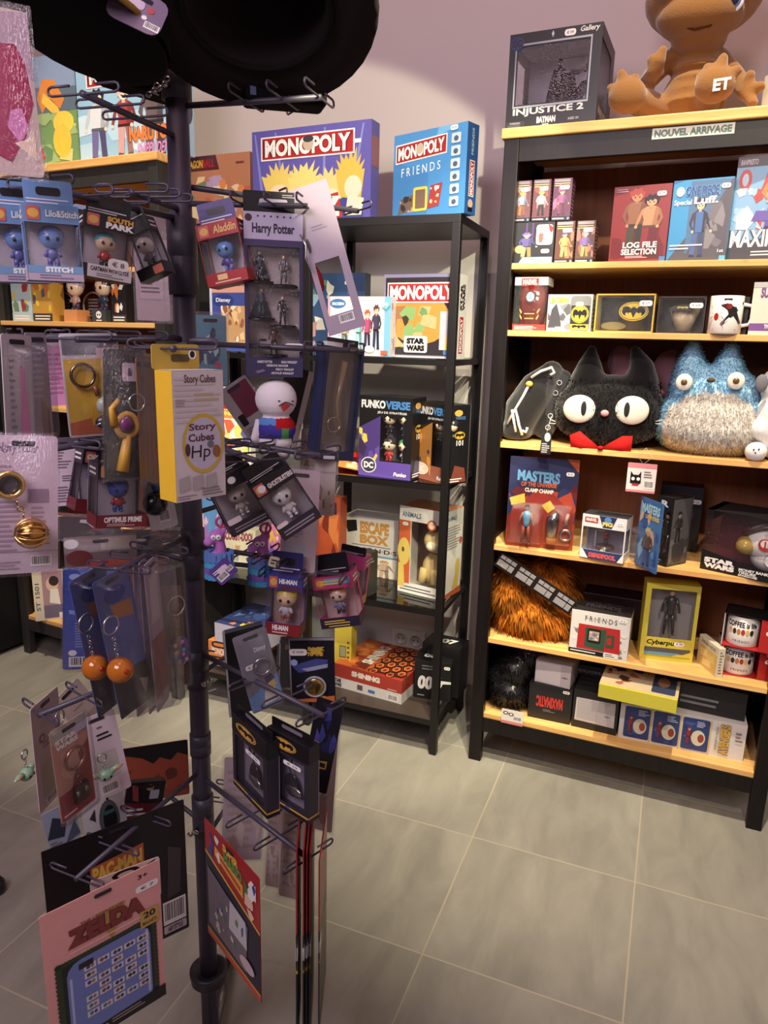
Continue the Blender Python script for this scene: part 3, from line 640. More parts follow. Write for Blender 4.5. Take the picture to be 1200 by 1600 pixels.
# --- first shelf: boxed figures
z = HZ[0]; pal = [(120, 60, 120), (200, 140, 60), (90, 40, 60), (220, 180, 120), (160, 60, 110)]
def smallfig(xl, xr, yt, zb, label, cols, base, sd, v=.03, name='figure_box'):
    r_, wd, h = onshelf(name, label, 'box', HR, zb, (xl, None, v), (xr, None, v), yt, 'small boxed figures at the left of the first shelf')
    a, b_, c_ = cols
    carton(r_, wd, .06, h, base, front=[*blobs(sd, .03, .12, .97, .85, [base, tuple(min(255, int(k * 1.6 + 25)) for k in base), (150, 80, 60)], 9, .2), *person(.5, .14, .6, .75, a, (224, 178, 130), b_, c_),
        ('ln', .08, .8, .92, .9, 2, (226, 190, 110)), ('r', 0, 0, 1, .1, K), ('ln', .06, .02, .7, .08, 1, WH), ('e', .9, .05, .06, .03, (90, 170, 220)), ('r', .06, .91, .9, .98, (150, 140, 150)), ('st', .62, .78, wd * .5, .011, '€ 12')],
        right=[('ln', .1, .1, .9, .9, 9, (150, 130, 140))])
    return h
smallfig(865, 894, 346, z, 'small boxed figure with flame orange print, middle of the lower row', ((80, 70, 150), (226, 176, 80), (236, 200, 90)), (96, 52, 34), 2)
smallfig(897, 926, 345, z, 'small boxed figure with violet clad print, right end of the lower row', ((150, 130, 180), (120, 90, 170), (220, 180, 70)), (88, 50, 40), 3)
r_, wd, h = onshelf('figure_box', 'wider boxed figure with blue foot label, left end of the lower row', 'box', HR, z, (800, None, .03), (863, None, .03), 348, 'small boxed figures at the left of the first shelf')
carton(r_, wd, .06, h, (34, 34, 40), front=[('r', .3, .5, .34, .98, (90, 50, 120)), ('r', .45, .5, .49, .98, (90, 50, 120)), *person(.33, .15, .6, .5, (110, 90, 170), (224, 190, 120), (90, 80, 150), (200, 170, 90)), ('e', .17, .35, .12, .1, (196, 150, 100)),
    ('rr', .56, .45, .96, .93, .008, (236, 232, 224)), ('ln', .6, .8, .85, .88, 2, (226, 150, 30)), *blobs(4, .62, .5, .9, .75, [(220, 190, 160), (190, 90, 70), (90, 90, 100)], 6, .12), ('p', [(.84, .95), (.98, .85), (.93, .72), (.87, .8)], (200, 40, 36)),
    ('p', [(.15, 0), (.98, 0), (.98, .16), (.25, .16)], (120, 170, 200)), ('ln', .45, .03, .9, .12, 2, (232, 200, 50)), ('st', .8, .3, .024, .011, '€ 25')])
zz = z + h + .001
for args in ((801, 827, 283, zz, 'small boxed figure in brown and blue print, first of the upper row', ((220, 160, 60), (150, 170, 200), (190, 110, 50)), (110, 66, 74), 5), (830, 857, 281, zz, 'small boxed figure with round golden print, middle of the upper row', ((226, 160, 50), (230, 220, 210), (40, 40, 44)), (112, 56, 66), 6),
             (861, 890, 279, zz, 'small boxed figure in plain violet print, last of the upper row', ((130, 70, 110), (150, 80, 130), (120, 50, 90)), (96, 44, 74), 7)): smallfig(*args)
r_, wd, h = onshelf('figure_box', 'dark red box lettered LOG FILE SELECTION on the first shelf', 'box', HR, z, (950, None, .05), (1038, None, .03), 293)
carton(r_, wd, .07, h, (150, 42, 38), front=[*blobs(9, .03, .05, .97, .5, [(120, 30, 30), (90, 40, 36), (60, 56, 40)], 8, .25), *person(.42, .12, .84, .6, (176, 60, 40), (190, 130, 90), (150, 96, 60), (70, 66, 44)), *person(.68, .15, .72, .56, (30, 26, 28), (226, 160, 110), (214, 140, 90), (150, 40, 44)),
    ('t', .24, .19, .84, .27, 'LOG FILE', WH, dict(b=.04)), ('t', .22, .1, .84, .18, 'SELECTION', WH, dict(b=.04)), ('ln', .3, .055, .78, .09, 2, (230, 200, 200)), ('r', .9, 0, 1, .07, (60, 130, 200)), ('ln', .05, .92, .3, .97, 2, (200, 150, 170)), ('st', .84, .88, .024, .012, '€ 29')])
r_, wd, h = onshelf('figure_box', 'blue and grey box with printed swordsman, right of the dark red box', 'box', HR, z, (1040, None, .04), (1132, None, .02), 283)
carton(r_, wd, .07, h, (44, 150, 214), front=[('p', [(1, 1), (1, 0), (.0, 0), (.5, .5)], (86, 82, 88)), ('p', [(.3, .98), (.97, .98), (.97, .1), (.3, .1)], (70, 116, 160)), ('p', [(.97, .98), (.97, .05), (.3, .05)], (84, 80, 86)), *blobs(12, .62, .15, .92, .8, [(110, 106, 112), (130, 126, 130)], 7, .18),
    *person(.5, .05, .72, .42, (40, 40, 60), (230, 190, 150), (66, 58, 66), (70, 100, 160)), ('p', [(.44, .35), (.56, .35), (.56, .6), (.44, .6)], (60, 110, 180)), ('e', .13, .86, .07, .06, (230, 226, 210)), ('t', .22, .8, .78, .92, 'ONE PIECE', (40, 80, 150), dict(b=.05, out=(120, 200, 240))), ('t', .38, .7, .78, .79, 'Luff.', WH, dict(b=.04)), ('t', .04, .68, .34, .76, 'Special', WH),
    ('ln', .04, .14, .6, .22, 2, WH), ('t', .86, .1, .96, .14, '1st', WH), ('r', .9, 0, 1, .06, (90, 180, 230)), ('st', .88, .9, .022, .012, '€ 29')])
r_, wd, h = onshelf('figure_box', 'tall box lettered MAXIMATIC cut by the right edge of the photo, first shelf', 'box', HR, z, (1134, None, .05), (1262, None, .02), 246)
carton(r_, wd, .1, h, (120, 170, 210), front=[('r', 0, .9, 1, 1, (70, 60, 62)), ('t', .04, .92, .25, .97, 'BANPRESTO', (200, 180, 190)), ('e', .12, .78, .08, .1, (205, 60, 44)), ('e', .12, .78, .04, .06, (180, 200, 220)), ('p', [(.32, .66), (.4, .9), (.47, .9), (.42, .66)], (205, 60, 44)), *blobs(15, .02, .3, .4, .7, [(230, 230, 236), (200, 60, 44), (150, 190, 220)], 12, .14),
    *person(.58, .3, .6, .62, (40, 26, 26), (220, 160, 110), (226, 140, 50), (96, 66, 160)), ('p', [(.25, .38), (.95, .38), (.9, .46), (.3, .48)], (100, 76, 170)), ('p', [(0, 0), (1, 0), (1, .3), (0, .16)], (58, 56, 60)), ('t', .02, .13, 1.0, .3, 'MAXIMATIC', WH, dict(b=.03, out=(60, 56, 60), rise=.0)), ('ln', .3, .04, .8, .1, 2, (200, 200, 200))])

# --- second shelf: boxed glasses and mugs
z = HZ[1]
r_, wd, h = onshelf('glass_box', 'clear pack with a red glass tumbler and white lid, left end of second shelf', 'pack', HR, z, (800, None, .03), (851, None, .03), 433)
m_ = MB(); m_.box(0, 0, 0, wd, .085, h * .12, (196, 52, 44)); m_.art((0, 0, 0), (1, 0, 0), (0, 0, 1), wd, h * .12, [('ln', .05, .1, .9, .8, 3, (240, 200, 200))]); m_.box(0, 0, h * .85, wd, .085, h, (222, 214, 208)); m_.art((0, 0, h * .83), (1, 0, 0), (0, 0, 1), wd, h * .17, [('r', .2, 0, .72, .85, (190, 50, 44)), ('t', .24, .15, .68, .75, 'MARVEL', WH, dict(b=.05))]); m_.build('carton', r_)
m_ = MB(); m_.add([(0, 0, h * .12), (wd, 0, h * .12), (wd, 0, h * .85), (0, 0, h * .85), (0, .085, h * .12), (wd, .085, h * .12), (wd, .085, h * .85), (0, .085, h * .85)], [(0, 1, 2, 3), (1, 5, 6, 2), (4, 0, 3, 7)], WH, 'clear'); m_.build('window', r_)
m_ = MB(); R1, R2 = wd * .36, wd * .46; m_.lathe((wd / 2, .043, h * .13), [(0, 0), (R1, 0), (R2, h * .72), (R2 * .94, h * .72), (R1 * .9, .004)], (150, 22, 24), 'gem', 28)
m_.art((wd * .12, .043 - R2 - .001, h * .13), (1, 0, 0), (0, 0, 1), wd * .76, h * .7, [('e', .5, .72, .2, .17, (70, 30, 34)), ('e', .5, .72, .15, .12, (230, 235, 240)), ('e', .5, .72, .1, .085, (110, 170, 220)), ('p', [(.72, .86), (.85, .84), (.84, .76), (.74, .78)], (190, 190, 190)), ('p', [(.74, .72), (.84, .7), (.82, .62), (.72, .66)], (190, 190, 190)), ('r', .3, .26, .7, .285, (236, 150, 70)), ('r', .32, .13, .68, .155, (236, 150, 70)), ('p', [(.1, .42), (.2, .32), (.18, .26), (.1, .36)], (236, 150, 70)), ('p', [(.9, .42), (.8, .32), (.82, .26), (.9, .36)], (236, 150, 70)), ('p', [(.12, .26), (.22, .16), (.2, .1), (.12, .2)], (236, 150, 70)), ('p', [(.88, .26), (.78, .16), (.8, .1), (.88, .2)], (236, 150, 70))])
m_.build('tumbler', r_)
r_, wd, h = onshelf('mug_box', 'grey comic print box with a black and yellow mug, second shelf', 'box', HR, z, (853, None, .03), (922, None, .025), 460)
carton(r_, wd, .08, h, (176, 176, 182), front=[*blobs(18, .02, .05, .55, .75, [(90, 90, 98), (210, 210, 214), (130, 130, 138)], 14, .18), ('p', [(.03, .1), (.1, .6), (.2, .75), (.3, .4), (.34, .1)], (70, 70, 80)), ('t', .06, .76, .46, .93, 'BATMAN', (222, 176, 60), dict(b=.05, sh=.15)), ('rr', .52, .02, .97, .96, .01, (120, 122, 124)), ('r', .54, .04, .95, .7, (40, 40, 44)), ('bat', .74, .47, .2, .24, (210, 190, 40)), ('r', .54, .04, .95, .2, (190, 176, 50)), ('bat', .74, .13, .16, .1, None), ('ln', .2, .06, .46, .13, 2, WH), ('st', .72, .74, .022, .011, '€ 12')], right=[('ln', .1, .1, .8, .9, 7, (110, 110, 110))])
def goldbox(xl, xr, yt, yl, label, gold, contents, v=.03):
    r_, wd, h = onshelf('gift_box', label, 'box', HR, z, (xl, None, v), (xr, None, v - .004), yt); d = .1; e = .004; m_ = MB()
    for (a) in ((0, 0, 0, wd, d, e), (0, 0, h - e, wd, d, h), (0, 0, 0, e, d, h), (wd - e, 0, 0, wd, d, h), (0, d - e, 0, wd, d, h)): m_.box(*a, gold, 'card')
    m_.build('carton', r_); m_ = MB(); m_.box(e, d - 2 * e, e, wd - e, d - e, h - e, (34, 28, 26)); m_.build('lining', r_)
    g = MB(); g.add([(e, .001, e), (wd - e, .001, e), (wd - e, .001, h - e), (e, .001, h - e)], [(0, 1, 2, 3)], WH, 'clear'); g.build('window', r_); contents(r_, wd, h); return r_
def c1(r_, wd, h):
    m_ = MB(); m_.lathe((wd * .6, .055, .006), [(0, 0), (h * .34, 0), (h * .4, h * .75), (h * .37, h * .75), (h * .3, .01)], (58, 50, 42), 'plastic', 24); m_.art((wd * .4, .05 - h * .4, h * .3), (1, 0, 0), (0, 0, 1), wd * .5, h * .5, [('bat', .5, .5, .5, .5, (212, 184, 40))], 'plastic'); m_.art((wd * .02, .02, h * .05), (1, 0, 0), (0, 0, 1), wd * .6, h * .3, [('e', .5, .4, .36, .36, (130, 116, 40))]); m_.build('mug', r_)
    m_ = MB(); m_.art((wd * .74, 0, h * .68), (1, 0, 0), (0, 0, 1), .034, .016, [('st', .5, .5, .034, .015, '€ 17')]); m_.build('price_sticker', r_)
goldbox(927, 1019, 459, 0, 'gold edged window box with yellow bat emblem mug, second shelf', (206, 170, 52), c1)
def c2(r_, wd, h):
    m_ = MB(); m_.lathe((wd * .55, .055, .006), [(0, 0), (h * .2, 0), (h * .42, h * .62), (h * .39, h * .62), (h * .17, .01)], (206, 186, 150), 'plastic', 24)
    m_.art((wd * .24, .05 - h * .42, h * .35), (1, 0, 0), (0, 0, 1), wd * .6, h * .45, [('p', [(0, .55), (0, .75), (.2, .95), (.8, 1), (1, .9), (.7, .5), (.35, .62)], (42, 36, 34)), ('bat', .48, .72, .24, .2, (190, 170, 40)) if False else ('bat', .46, .78, .2, .16, None, (190, 170, 60))]); m_.build('bowl', r_)
    m_ = MB(); m_.art((wd * .66, 0, h * .68), (1, 0, 0), (0, 0, 1), .034, .015, [('st', .5, .5, .034, .014, '€ 14,95')]); m_.build('price_sticker', r_)
goldbox(1024, 1098, 463, 0, 'black window box holding a cream bowl, right of the gold edged box', (46, 32, 30), c2)
r_, wd, h = onshelf('mug_box', 'dark open box behind the white mug with red spider print, second shelf', 'box', HR, z, (1102, None, .06), (1165, None, .05), 464)
carton(r_, wd, .09, h, (26, 20, 22))
P = HR.u_at(1130, .028, z)
r_ = root('mug', 'white mug with a red spider emblem and dark acrobat figure, second shelf', 'mug', place(Vector((P.x, P.y, z)), HR.th)); R = .041; H_ = .098
m_ = MB(); m_.lathe((0, 0, 0), [(0, 0), (R * .95, 0), (R, .004), (R, H_), (R * .93, H_), (R * .92, .006), (0, .006)], (224, 218, 210), 'plastic', 36)
def cyl_art(m_, R, z0, H, th0, th1, polys):
    """flat prints wrapped on an upright cylinder; x 0..1 runs round the front"""
    for i, (pts, col) in enumerate(polys): m_.add([((R + .0004 + i * .0001) * math.sin(th0 + (th1 - th0) * x), -(R + .0004 + i * .0001) * math.cos(th0 + (th1 - th0) * x), z0 + H * y) for x, y in pts], [tuple(range(len(pts)))], col, 'plastic')
def circ(cx, cy, rx, ry, n=14): return [(cx + rx * math.cos(6.283 * i / n), cy + ry * math.sin(6.283 * i / n)) for i in range(n)]
sp = [(circ(.27, .45, .06, .1), (190, 36, 30))] + [([(.27 + a * .03, .45 + b_ * .03), (.27 + a * .16, .5 + b_ * .2), (.27 + a * .2, .45 + b_ * .36), (.27 + a * .13, .5 + b_ * .16)], (180, 34, 30)) for a in (-1, 1) for b_ in (-1, -.3, .4, 1)]
sp += [([(.35, .75), (.5, .8), (.68, .7), (.95, .85), (.98, .78), (.74, .58), (.9, .3), (.84, .26), (.66, .48), (.5, .3), (.42, .22), (.38, .27), (.55, .52), (.52, .62)], (36, 30, 34)), (circ(.55, .72, .07, .07), (150, 36, 34)), ([(.42, .88), (.6, .88), (.6, .92), (.42, .92)], K), ([(.2, .1), (.75, .1), (.75, .13), (.2, .13)], (190, 120, 90))]
cyl_art(m_, R, 0, H_, -1.3, 1.3, sp); m_.build('cup', r_)
m_ = MB(); m_.tube([(R * .9, .0, .078), (R + .02, .01, .074), (R + .026, .012, .05), (R + .018, .01, .026), (R * .9, 0, .022)], .005, (224, 218, 210), 'plastic'); m_.build('handle', r_)
r_, wd, h = onshelf('glass_box', 'white and violet carton at the far right of the second shelf', 'pack', HR, z, (1168, None, .02), (1225, None, .005), 441)
carton(r_, wd, .08, h, (214, 206, 186), front=[('t', .22, .7, .9, .9, 'SUICIDE', (110, 60, 140), dict(b=.05)), ('r', 0, .08, 1, .22, (120, 70, 150)), ('t', .42, .1, 1.0, .2, 'THE JOKER', WH, dict(b=.05)), ('e', .75, .45, .2, .22, (120, 60, 150)), ('e', .75, .55, .12, .1, (90, 150, 90)), ('r', 0, .9, .6, 1, (180, 178, 176))])

# --- third shelf: soft toys
z = HZ[2]
def soft(name, label, px, v, group='soft toys on the third shelf'):
    P = HR.u_at(px, v, z); return root(name, label, 'plush toy', place(Vector((P.x, P.y, z)), HR.th), group)
def loc(r_, cx, cy, v):
    ryy = ray(cx, cy); t_ = ((HR.o + HR.ey * v) - C).dot(HR.ey) / ryy.dot(HR.ey); return r_.matrix_world.inverted() @ (C + ryy * t_)
# black cat cushion
r_ = soft('plush_toy', 'wide black cat cushion with huge white eyes and red bow', 946, .11)
b = MB(); cz = .105; b.ell((0, 0, cz), (.164, .085, .108), K, n=28); b.ell((0, 0, cz - .035), (.158, .08, .07), K, n=28)
for cx, tipx, tipy in ((918, 926, 541), (1002, 993, 541)):
    c0 = loc(r_, cx, 590, .11); tp = loc(r_, tipx, tipy, .12); b.tube([(c0.x, 0, .14), (c0.x * .98, 0, .2), (c0.x * .95, .0, .245), (tp.x, .0, tp.z - .01)], [.062, .052, .034, .014], K, n=14); b.ell((tp.x, 0, tp.z - .01), .014, K)
bo = softbody('body', r_, b, .006, lambda x, y, z_: (20, 19, 22)); fur(r_, bo, 7000, .008, .0009, lambda x, y, z_: (44, 42, 44), (0, -.1, -.5), .8, 3, keep=lambda x, y, z_: z_ < .2)
for (ex_, ey_), (pxx, pyy) in (((905.6, 638.7), (912, 638)), ((987.5, 641), (979.5, 640))):
    c_ = loc(r_, ex_, ey_, .035); e = MB(); e.ell((c_.x, c_.y - .005, c_.z), (.047, .011, .041), (236, 232, 214), 'cloth', 28); c2_ = loc(r_, pxx, pyy, .0195); e.ell((c2_.x, c2_.y, c2_.z), (.008, .003, .021), (46, 46, 48), 'cloth', 16); e.build('eye', r_)
c_ = loc(r_, 944.5, 646, .016); e = MB(); e.ell((c_.x, c_.y + .005, c_.z), (.012, .008, .01), (216, 150, 150), 'cloth', 12); e.build('nose', r_)
for sx, pts in ((-1, ((937, 701), (905, 674), (890, 680), (892, 700), (908, 709))), (1, ((937, 701), (972, 682), (988, 682), (986, 704), (970, 711)))):
    q = [loc(r_, a, b_, .012) for a, b_ in pts]; m_ = MB(); n = len(q); ctr = sum(q, Vector()) / n
    vs = [Vector((p.x, p.y, p.z)) for p in q] + [ctr + Vector((0, -.012, 0))] + [Vector((p.x, p.y + .012, p.z)) for p in q]
    fs = [(i, (i + 1) % n, n) for i in range(n)] + [(i, i + n + 1, (i + 1) % n + n + 1, (i + 1) % n) for i in range(n)]
    m_.add(vs, fs, (206, 22, 20), 'cloth', True)
    m_.build('bow_loop', r_)
e = MB(); k_ = loc(r_, 938, 700, .004); e.ell(k_, (.009, .007, .007), (180, 16, 16), 'cloth', 12); e.build('bow_knot', r_)
for sx in (-1, 1):
    for dz in (0, .006):
        c_ = loc(r_, 946 + sx * 78, 662, .045); e = MB(); e.tube([(c_.x, c_.y, c_.z + dz), (c_.x + sx * .018, c_.y, c_.z + dz * 2)], .0012, (220, 216, 200), 'cloth'); e.build('whisker', r_)
# blue plush with a white belly
r_ = soft('plush_toy', 'fluffy pale blue pointed-eared plush with a cream belly', 1104, .10)
c_ = loc(r_, 1104, 640, .1)
b = MB(); b.ell((0, 0, .1), (.142, .082, .1), WH, n=28); b.ell((0, 0, .165), (.12, .072, .085), WH, n=28); b.ell((0, 0, .075), (.148, .085, .082), WH, n=28)
for cx, tx, ty in ((1080, 1084, 537), (1137, 1143, 541)):
    c0 = loc(r_, cx, 580, .1); tp = loc(r_, tx, ty, .1); s_ = 1 if cx > 1104 else -1
    b.tube([(c0.x, 0, .19), ((c0.x + tp.x) / 2, 0, .25), (tp.x, 0, tp.z - .012)], [.052, .038, .018], WH, n=14); b.ell((tp.x, 0, tp.z - .008), .016, WH)
def bluecol(x, y, z_):
    return (240, 236, 226) if (y < .02 and ((x / .128) ** 2 + ((z_ - .075) / .105) ** 2) < 1 + .05 * math.sin(x * 160)) else (168, 212, 236)
bo = softbody('body', r_, b, .006, bluecol); fur(r_, bo, 16000, .010, .0016, lambda *a: tuple(min(255, k + 15) for k in bluecol(*a)), (0, -.4, -.25), .4, 4)
for a, b_ in ((1069, 597), (1150, 595)):
    c_ = loc(r_, a, b_, .02); e = MB(); e.ell((c_.x, c_.y - .002, c_.z), (.022, .007, .023), (236, 230, 216), 'cloth', 22); e.ell((c_.x, c_.y - .009, c_.z), (.0085, .003, .0085), (110, 76, 40), 'plastic', 14); e.build('eye', r_)
c_ = loc(r_, 1111, 594, .018); e = MB(); e.ell((c_.x, c_.y - .002, c_.z), (.011, .009, .007), (90, 76, 62), 'cloth', 14); e.build('nose', r_)
# black long plush leaning at the left
r_ = soft('plush_toy', 'slanting black plush with white piping and yellow beak, far left of the soft toys', 838, .12)
b = MB(); pts = [loc(r_, *a) for a in ((808, 672, .1), (818, 640, .1), (842, 604, .1), (862, 582, .11))]; b.tube(pts, [.045, .06, .055, .035], K, n=16); b.ell(pts[0], (.05, .06, .04), K, n=18); b.ell(pts[-1], .036, K)
p2 = [loc(r_, *a) for a in ((850, 668, .13), (866, 630, .13), (880, 592, .13))]; b.tube(p2, [.036, .04, .028], K, n=14); b.ell(p2[0], .036, K); b.ell(p2[-1], .028, K)
lo = min(v[2] for v in b.v); b.v = [(v[0], v[1], max(v[2], .002)) for v in b.v]
softbody('body', r_, b, .006, lambda x, y, z_: (30, 28, 31) if x < .03 else (58, 56, 62))
e = MB()
for line in (((792, 662), (805, 640), (818, 618), (828, 598)), ((800, 640), (803, 660), (806, 675)), ((806, 640), (811, 665), (816, 680)), ((812, 672), (822, 675), (824, 668)), ((830, 590), (845, 580), (862, 574), (866, 582), (860, 586))): e.tube([loc(r_, a, b_, .045) for a, b_ in line], .0042, (226, 222, 210), 'cloth')
e.build('piping', r_); e = MB(); e.ell(loc(r_, 827, 600, .045), (.011, .01, .009), (222, 190, 60), 'cloth', 12); e.build('beak', r_)
e = MB(); 
for a, b_ in ((874, 598), (868, 614), (872, 636), (860, 650), (856, 668)): c_ = loc(r_, a, b_, .088); ring(e, c_, .007, .0012, (190, 190, 196), 'cloth')
e.build('printed_flowers', r_)
e = MB(); c_ = loc(r_, 844, 709, -.004); e.box(c_.x, c_.y, c_.z, c_.x + .03, c_.y + .001, c_.z + .068, (44, 44, 46)); e.art(c_, (1, 0, 0), (0, 0, 1), .03, .068, [('e', .6, .75, .3, .2, (200, 200, 200)), ('ln', .1, .05, .9, .5, 5, (220, 220, 220))]); e.tube([c_ + Vector((.015, 0, .068)), c_ + Vector((.018, .04, .11))], .0006, (210, 205, 200)); e.build('hang_tag', r_)
# pink plush behind, white one at the edge
r_ = soft('plush_toy', 'dusty pink plush hidden behind the two big ones', 992, .27)
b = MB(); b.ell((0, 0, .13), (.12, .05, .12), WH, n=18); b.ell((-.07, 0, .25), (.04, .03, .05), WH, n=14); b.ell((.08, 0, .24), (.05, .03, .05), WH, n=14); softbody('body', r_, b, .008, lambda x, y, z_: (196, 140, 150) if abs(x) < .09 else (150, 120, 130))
r_ = soft('plush_toy', 'white round-bodied plush with a grey eye at the right edge', 1212, .07)
b = MB(); b.ell((0, 0, .105), (.07, .065, .105), WH, n=20); b.ell((-.005, 0, .2), (.062, .055, .06), WH, n=20); b.ell((-.05, -.03, .085), (.026, .026, .03), WH, n=14); bo = softbody('body', r_, b, .006, lambda x, y, z_: (232, 230, 228))
e = MB(); c_ = loc(r_, 1190, 599, .02); e.ell((c_.x, -.05, c_.z), (.016, .008, .024), (120, 118, 124), 'cloth', 16); e.build('eye', r_)
r_ = soft('plush_toy', 'small white ball-shaped plush with a dotted face at the shelf edge', 1179, .018)
b = MB(); b.ell((0, 0, .026), (.028, .026, .026), (234, 232, 230), 'cloth', 20)
for a, c__ in ((-.008, .034), (.004, .036), (-.003, .026)): b.ell((a, -.026, c__), (.0024, .0015, .0024), K, 'plastic', 8)
b.build('body', r_)
# price tags
def ptag(name, label, cx, cy, wpx, hpx, v, items, zoff=0):
    ryy = ray(cx, cy); t_ = ((HR.o + HR.ey * v) - C).dot(HR.ey) / ryy.dot(HR.ey); P = C + ryy * t_; k = (P - C).dot(FW) / FPX; w_, h_ = wpx * k, hpx * k
    r_ = root(name, label, 'price tag', place(P - HR.ex * w_ / 2 - Z * h_ / 2, HR.th)); card(r_, w_, h_, (226, 218, 214), items, r=.003, hole=False)
    return r_, w_, h_
r_, a, b_ = ptag('price_tag', 'pink and white paper tag with a cat face hanging from the soft-toy shelf', 1002, 747, 43, 46, -.006, [('r', 0, .84, 1, 1, (226, 130, 140)), ('r', 0, 0, 1, .08, (226, 130, 140)), ('p', [(.12, .3), (.12, .72), (.22, .6), (.4, .6), (.48, .74), (.5, .32), (.4, .25)], K), ('e', .22, .46, .06, .06, WH), ('e', .4, .46, .06, .06, WH), ('r', .2, .22, .42, .3, (200, 40, 40)), ('bc', .6, .15, .95, .42), ('ln', .58, .5, .92, .76, 3, (120, 110, 110))])
m_ = MB(); m_.tube([(a * .5, 0, b_), (a * .3, 0, b_ + .02), (a * .55, .0, b_ + .045), (a * .8, 0, b_ + .02), (a * .55, 0, b_)], .0007, (220, 215, 210), 'plastic'); m_.build('string', r_)
ptag('price_tag', 'white paper tag with pink foot lying on the bottom shelf edge', 800, 1121, 34, 24, -.001, [('r', 0, 0, 1, .2, (220, 120, 120)), ('bc', .55, .3, .95, .6), ('e', .2, .75, .12, .12, K), ('e', .45, .7, .12, .12, K), ('e', .2, .75, .07, .07, WH), ('e', .45, .7, .07, .07, WH)])
# --- fourth shelf
z = HZ[3]
r_, wd, h = onshelf('figure_card', 'blister card lettered MASTERS and CLAMP CHAMP, left end of fourth shelf', 'blister card', HR, z, (789, 851), (894, 861), 712)
card(r_, wd, h, (120, 34, 30), [('p', [(0, .35), (1, .3), (1, 1), (0, 1)], (44, 48, 92)), *blobs(21, .0, .3, 1, .72, [(150, 40, 34), (100, 30, 40), (40, 44, 90), (176, 60, 40)], 16, .2), ('p', [(.02, .35), (.5, .72), (.98, .4), (.98, .2), (.02, .2)], (150, 42, 34)), ('p', [(.0, 0), (1, 0), (1, .3), (0, .22)], (150, 52, 30)), ('p', [(.82, 1), (1, 1), (1, .86)], (190, 80, 36)),
    ('p', [(.1, .72), (.8, .7), (.72, .64), (.16, .66)], (40, 40, 70)), ('t', .12, .74, .74, .86, 'MASTERS', (90, 150, 200), dict(b=.05, out=(50, 40, 90), rise=-.02)), ('t', .18, .68, .7, .73, 'OF THE UNIVERSE', (200, 90, 50), dict(b=.03)), ('t', .24, .62, .66, .665, 'CLAMP CHAMP', (230, 216, 200), dict(b=.04, rise=-.01)), ('p', [(.02, .54), (.24, .6), (.26, .5), (.06, .46)], (216, 180, 60)), ('p', [(.5, .48), (.62, .54), (.7, .46), (.6, .4)], (216, 180, 60)), ('st', .88, .84, .024, .012, '€ 22')], hole=False, t=.003)
blister(r_, wd, h, .02, .04, .55, .5, .045); blister(r_, wd, h, .56, .05, .97, .5, .03)
q = MB(); toy(q, wd * .3, -.022, h * .05, h * .44, (110, 66, 46), K, (90, 150, 190), (150, 60, 40), False, arms=(130, 80, 56)); q.build('figurine', r_)
q = MB(); q.tube([(wd * .68, -.012, h * .14), (wd * .68, -.012, h * .34), (wd * .74, -.012, h * .42)], [.016, .02, .012], (150, 150, 156), 'metal'); q.tube([(wd * .68, -.012, h * .08), (wd * .68, -.012, h * .17)], [.016, .016], (220, 110, 40)); ring(q, (wd * .88, -.012, h * .18), .016, .004, (210, 210, 214)); q.tube([(wd * .86, -.012, h * .3), (wd * .9, -.012, h * .42)], .008, (140, 50, 40)); q.build('accessories', r_)
r_, wd, h = onshelf('figure_box', 'white framed window box lettered DEADPOOL, fourth shelf', 'box', HR, z, (905, 869), (973, 881), 802)
windowbox(r_, wd, .075, h, (214, 214, 218), (.03, .2, .97, .72), inside=(130, 116, 136), topcol=(50, 50, 54),
    front=[('r', .06, .82, .36, .94, (190, 44, 44)), ('t', .09, .85, .33, .92, 'MARVEL', WH, dict(b=.04)), ('p', [(.38, 1), (.78, 1), (.68, .74), (.48, .74)], (34, 48, 96)), ('e', .58, .92, .08, .07, (80, 130, 190)), ('t', .47, .78, .69, .87, 'FIG', (230, 200, 80), dict(b=.06)), ('r', 0, 0, 1, .2, (44, 60, 110)), ('p', [(0, 0), (.2, 0), (.06, .2), (0, .2)], WH), ('p', [(1, 0), (.86, 0), (.98, .2), (1, .2)], WH), ('t', .22, .03, .82, .14, 'DEADPOOL', (226, 60, 56), dict(b=.06, out=WH)), ('t', .46, .2, .58, .25, '4D', WH), ('st', .86, .87, .02, .01, '€ 20')],
    top=[('p', [(.2, .4), (.8, .4), (.75, .8), (.25, .8)], (28, 28, 32))], side_clear=('left', 'right'), figure=lambda q, x, y, z_: (q.lathe((x, y, z_ * 0 + h * .22), [(0, .008), (.026, .008), (.028, 0)], (70, 50, 50)), toy(q, x, y, h * .23, h * .42, (150, 40, 36), (130, 34, 32), (150, 40, 36), (40, 36, 40), False), q.tube([(x - .03, y, h * .24), (x - .03, y, h * .6), (x + .0, y, h * .62)], .0025, (200, 200, 204))))
r_, wd, h = onshelf('figure_card', 'narrow bright blue card seen at a slant, left of the black figure box', 'blister card', HR, z, (991, 880), (1010, 893), 775)
r_.matrix_world = place(r_.matrix_world.translation, r_.matrix_world.to_euler().z + .12)
card(r_, .11, h, (52, 110, 180), [*blobs(24, .05, .1, .95, .95, [(80, 150, 214), (40, 80, 160), (120, 180, 226), (200, 170, 140)], 16, .2), ('t', .1, .8, .9, .93, 'MASTERS', (150, 210, 240), dict(b=.05, out=(30, 60, 130))), ('t', .3, .72, .9, .78, 'UNIVERSE', (230, 190, 60), dict(b=.03)), *person(.5, .05, .55, .6, (230, 210, 120), (210, 160, 120), (90, 70, 60), (60, 80, 150))], hole=False, t=.002)
blister(r_, .11, h, .1, .05, .9, .6, .03)
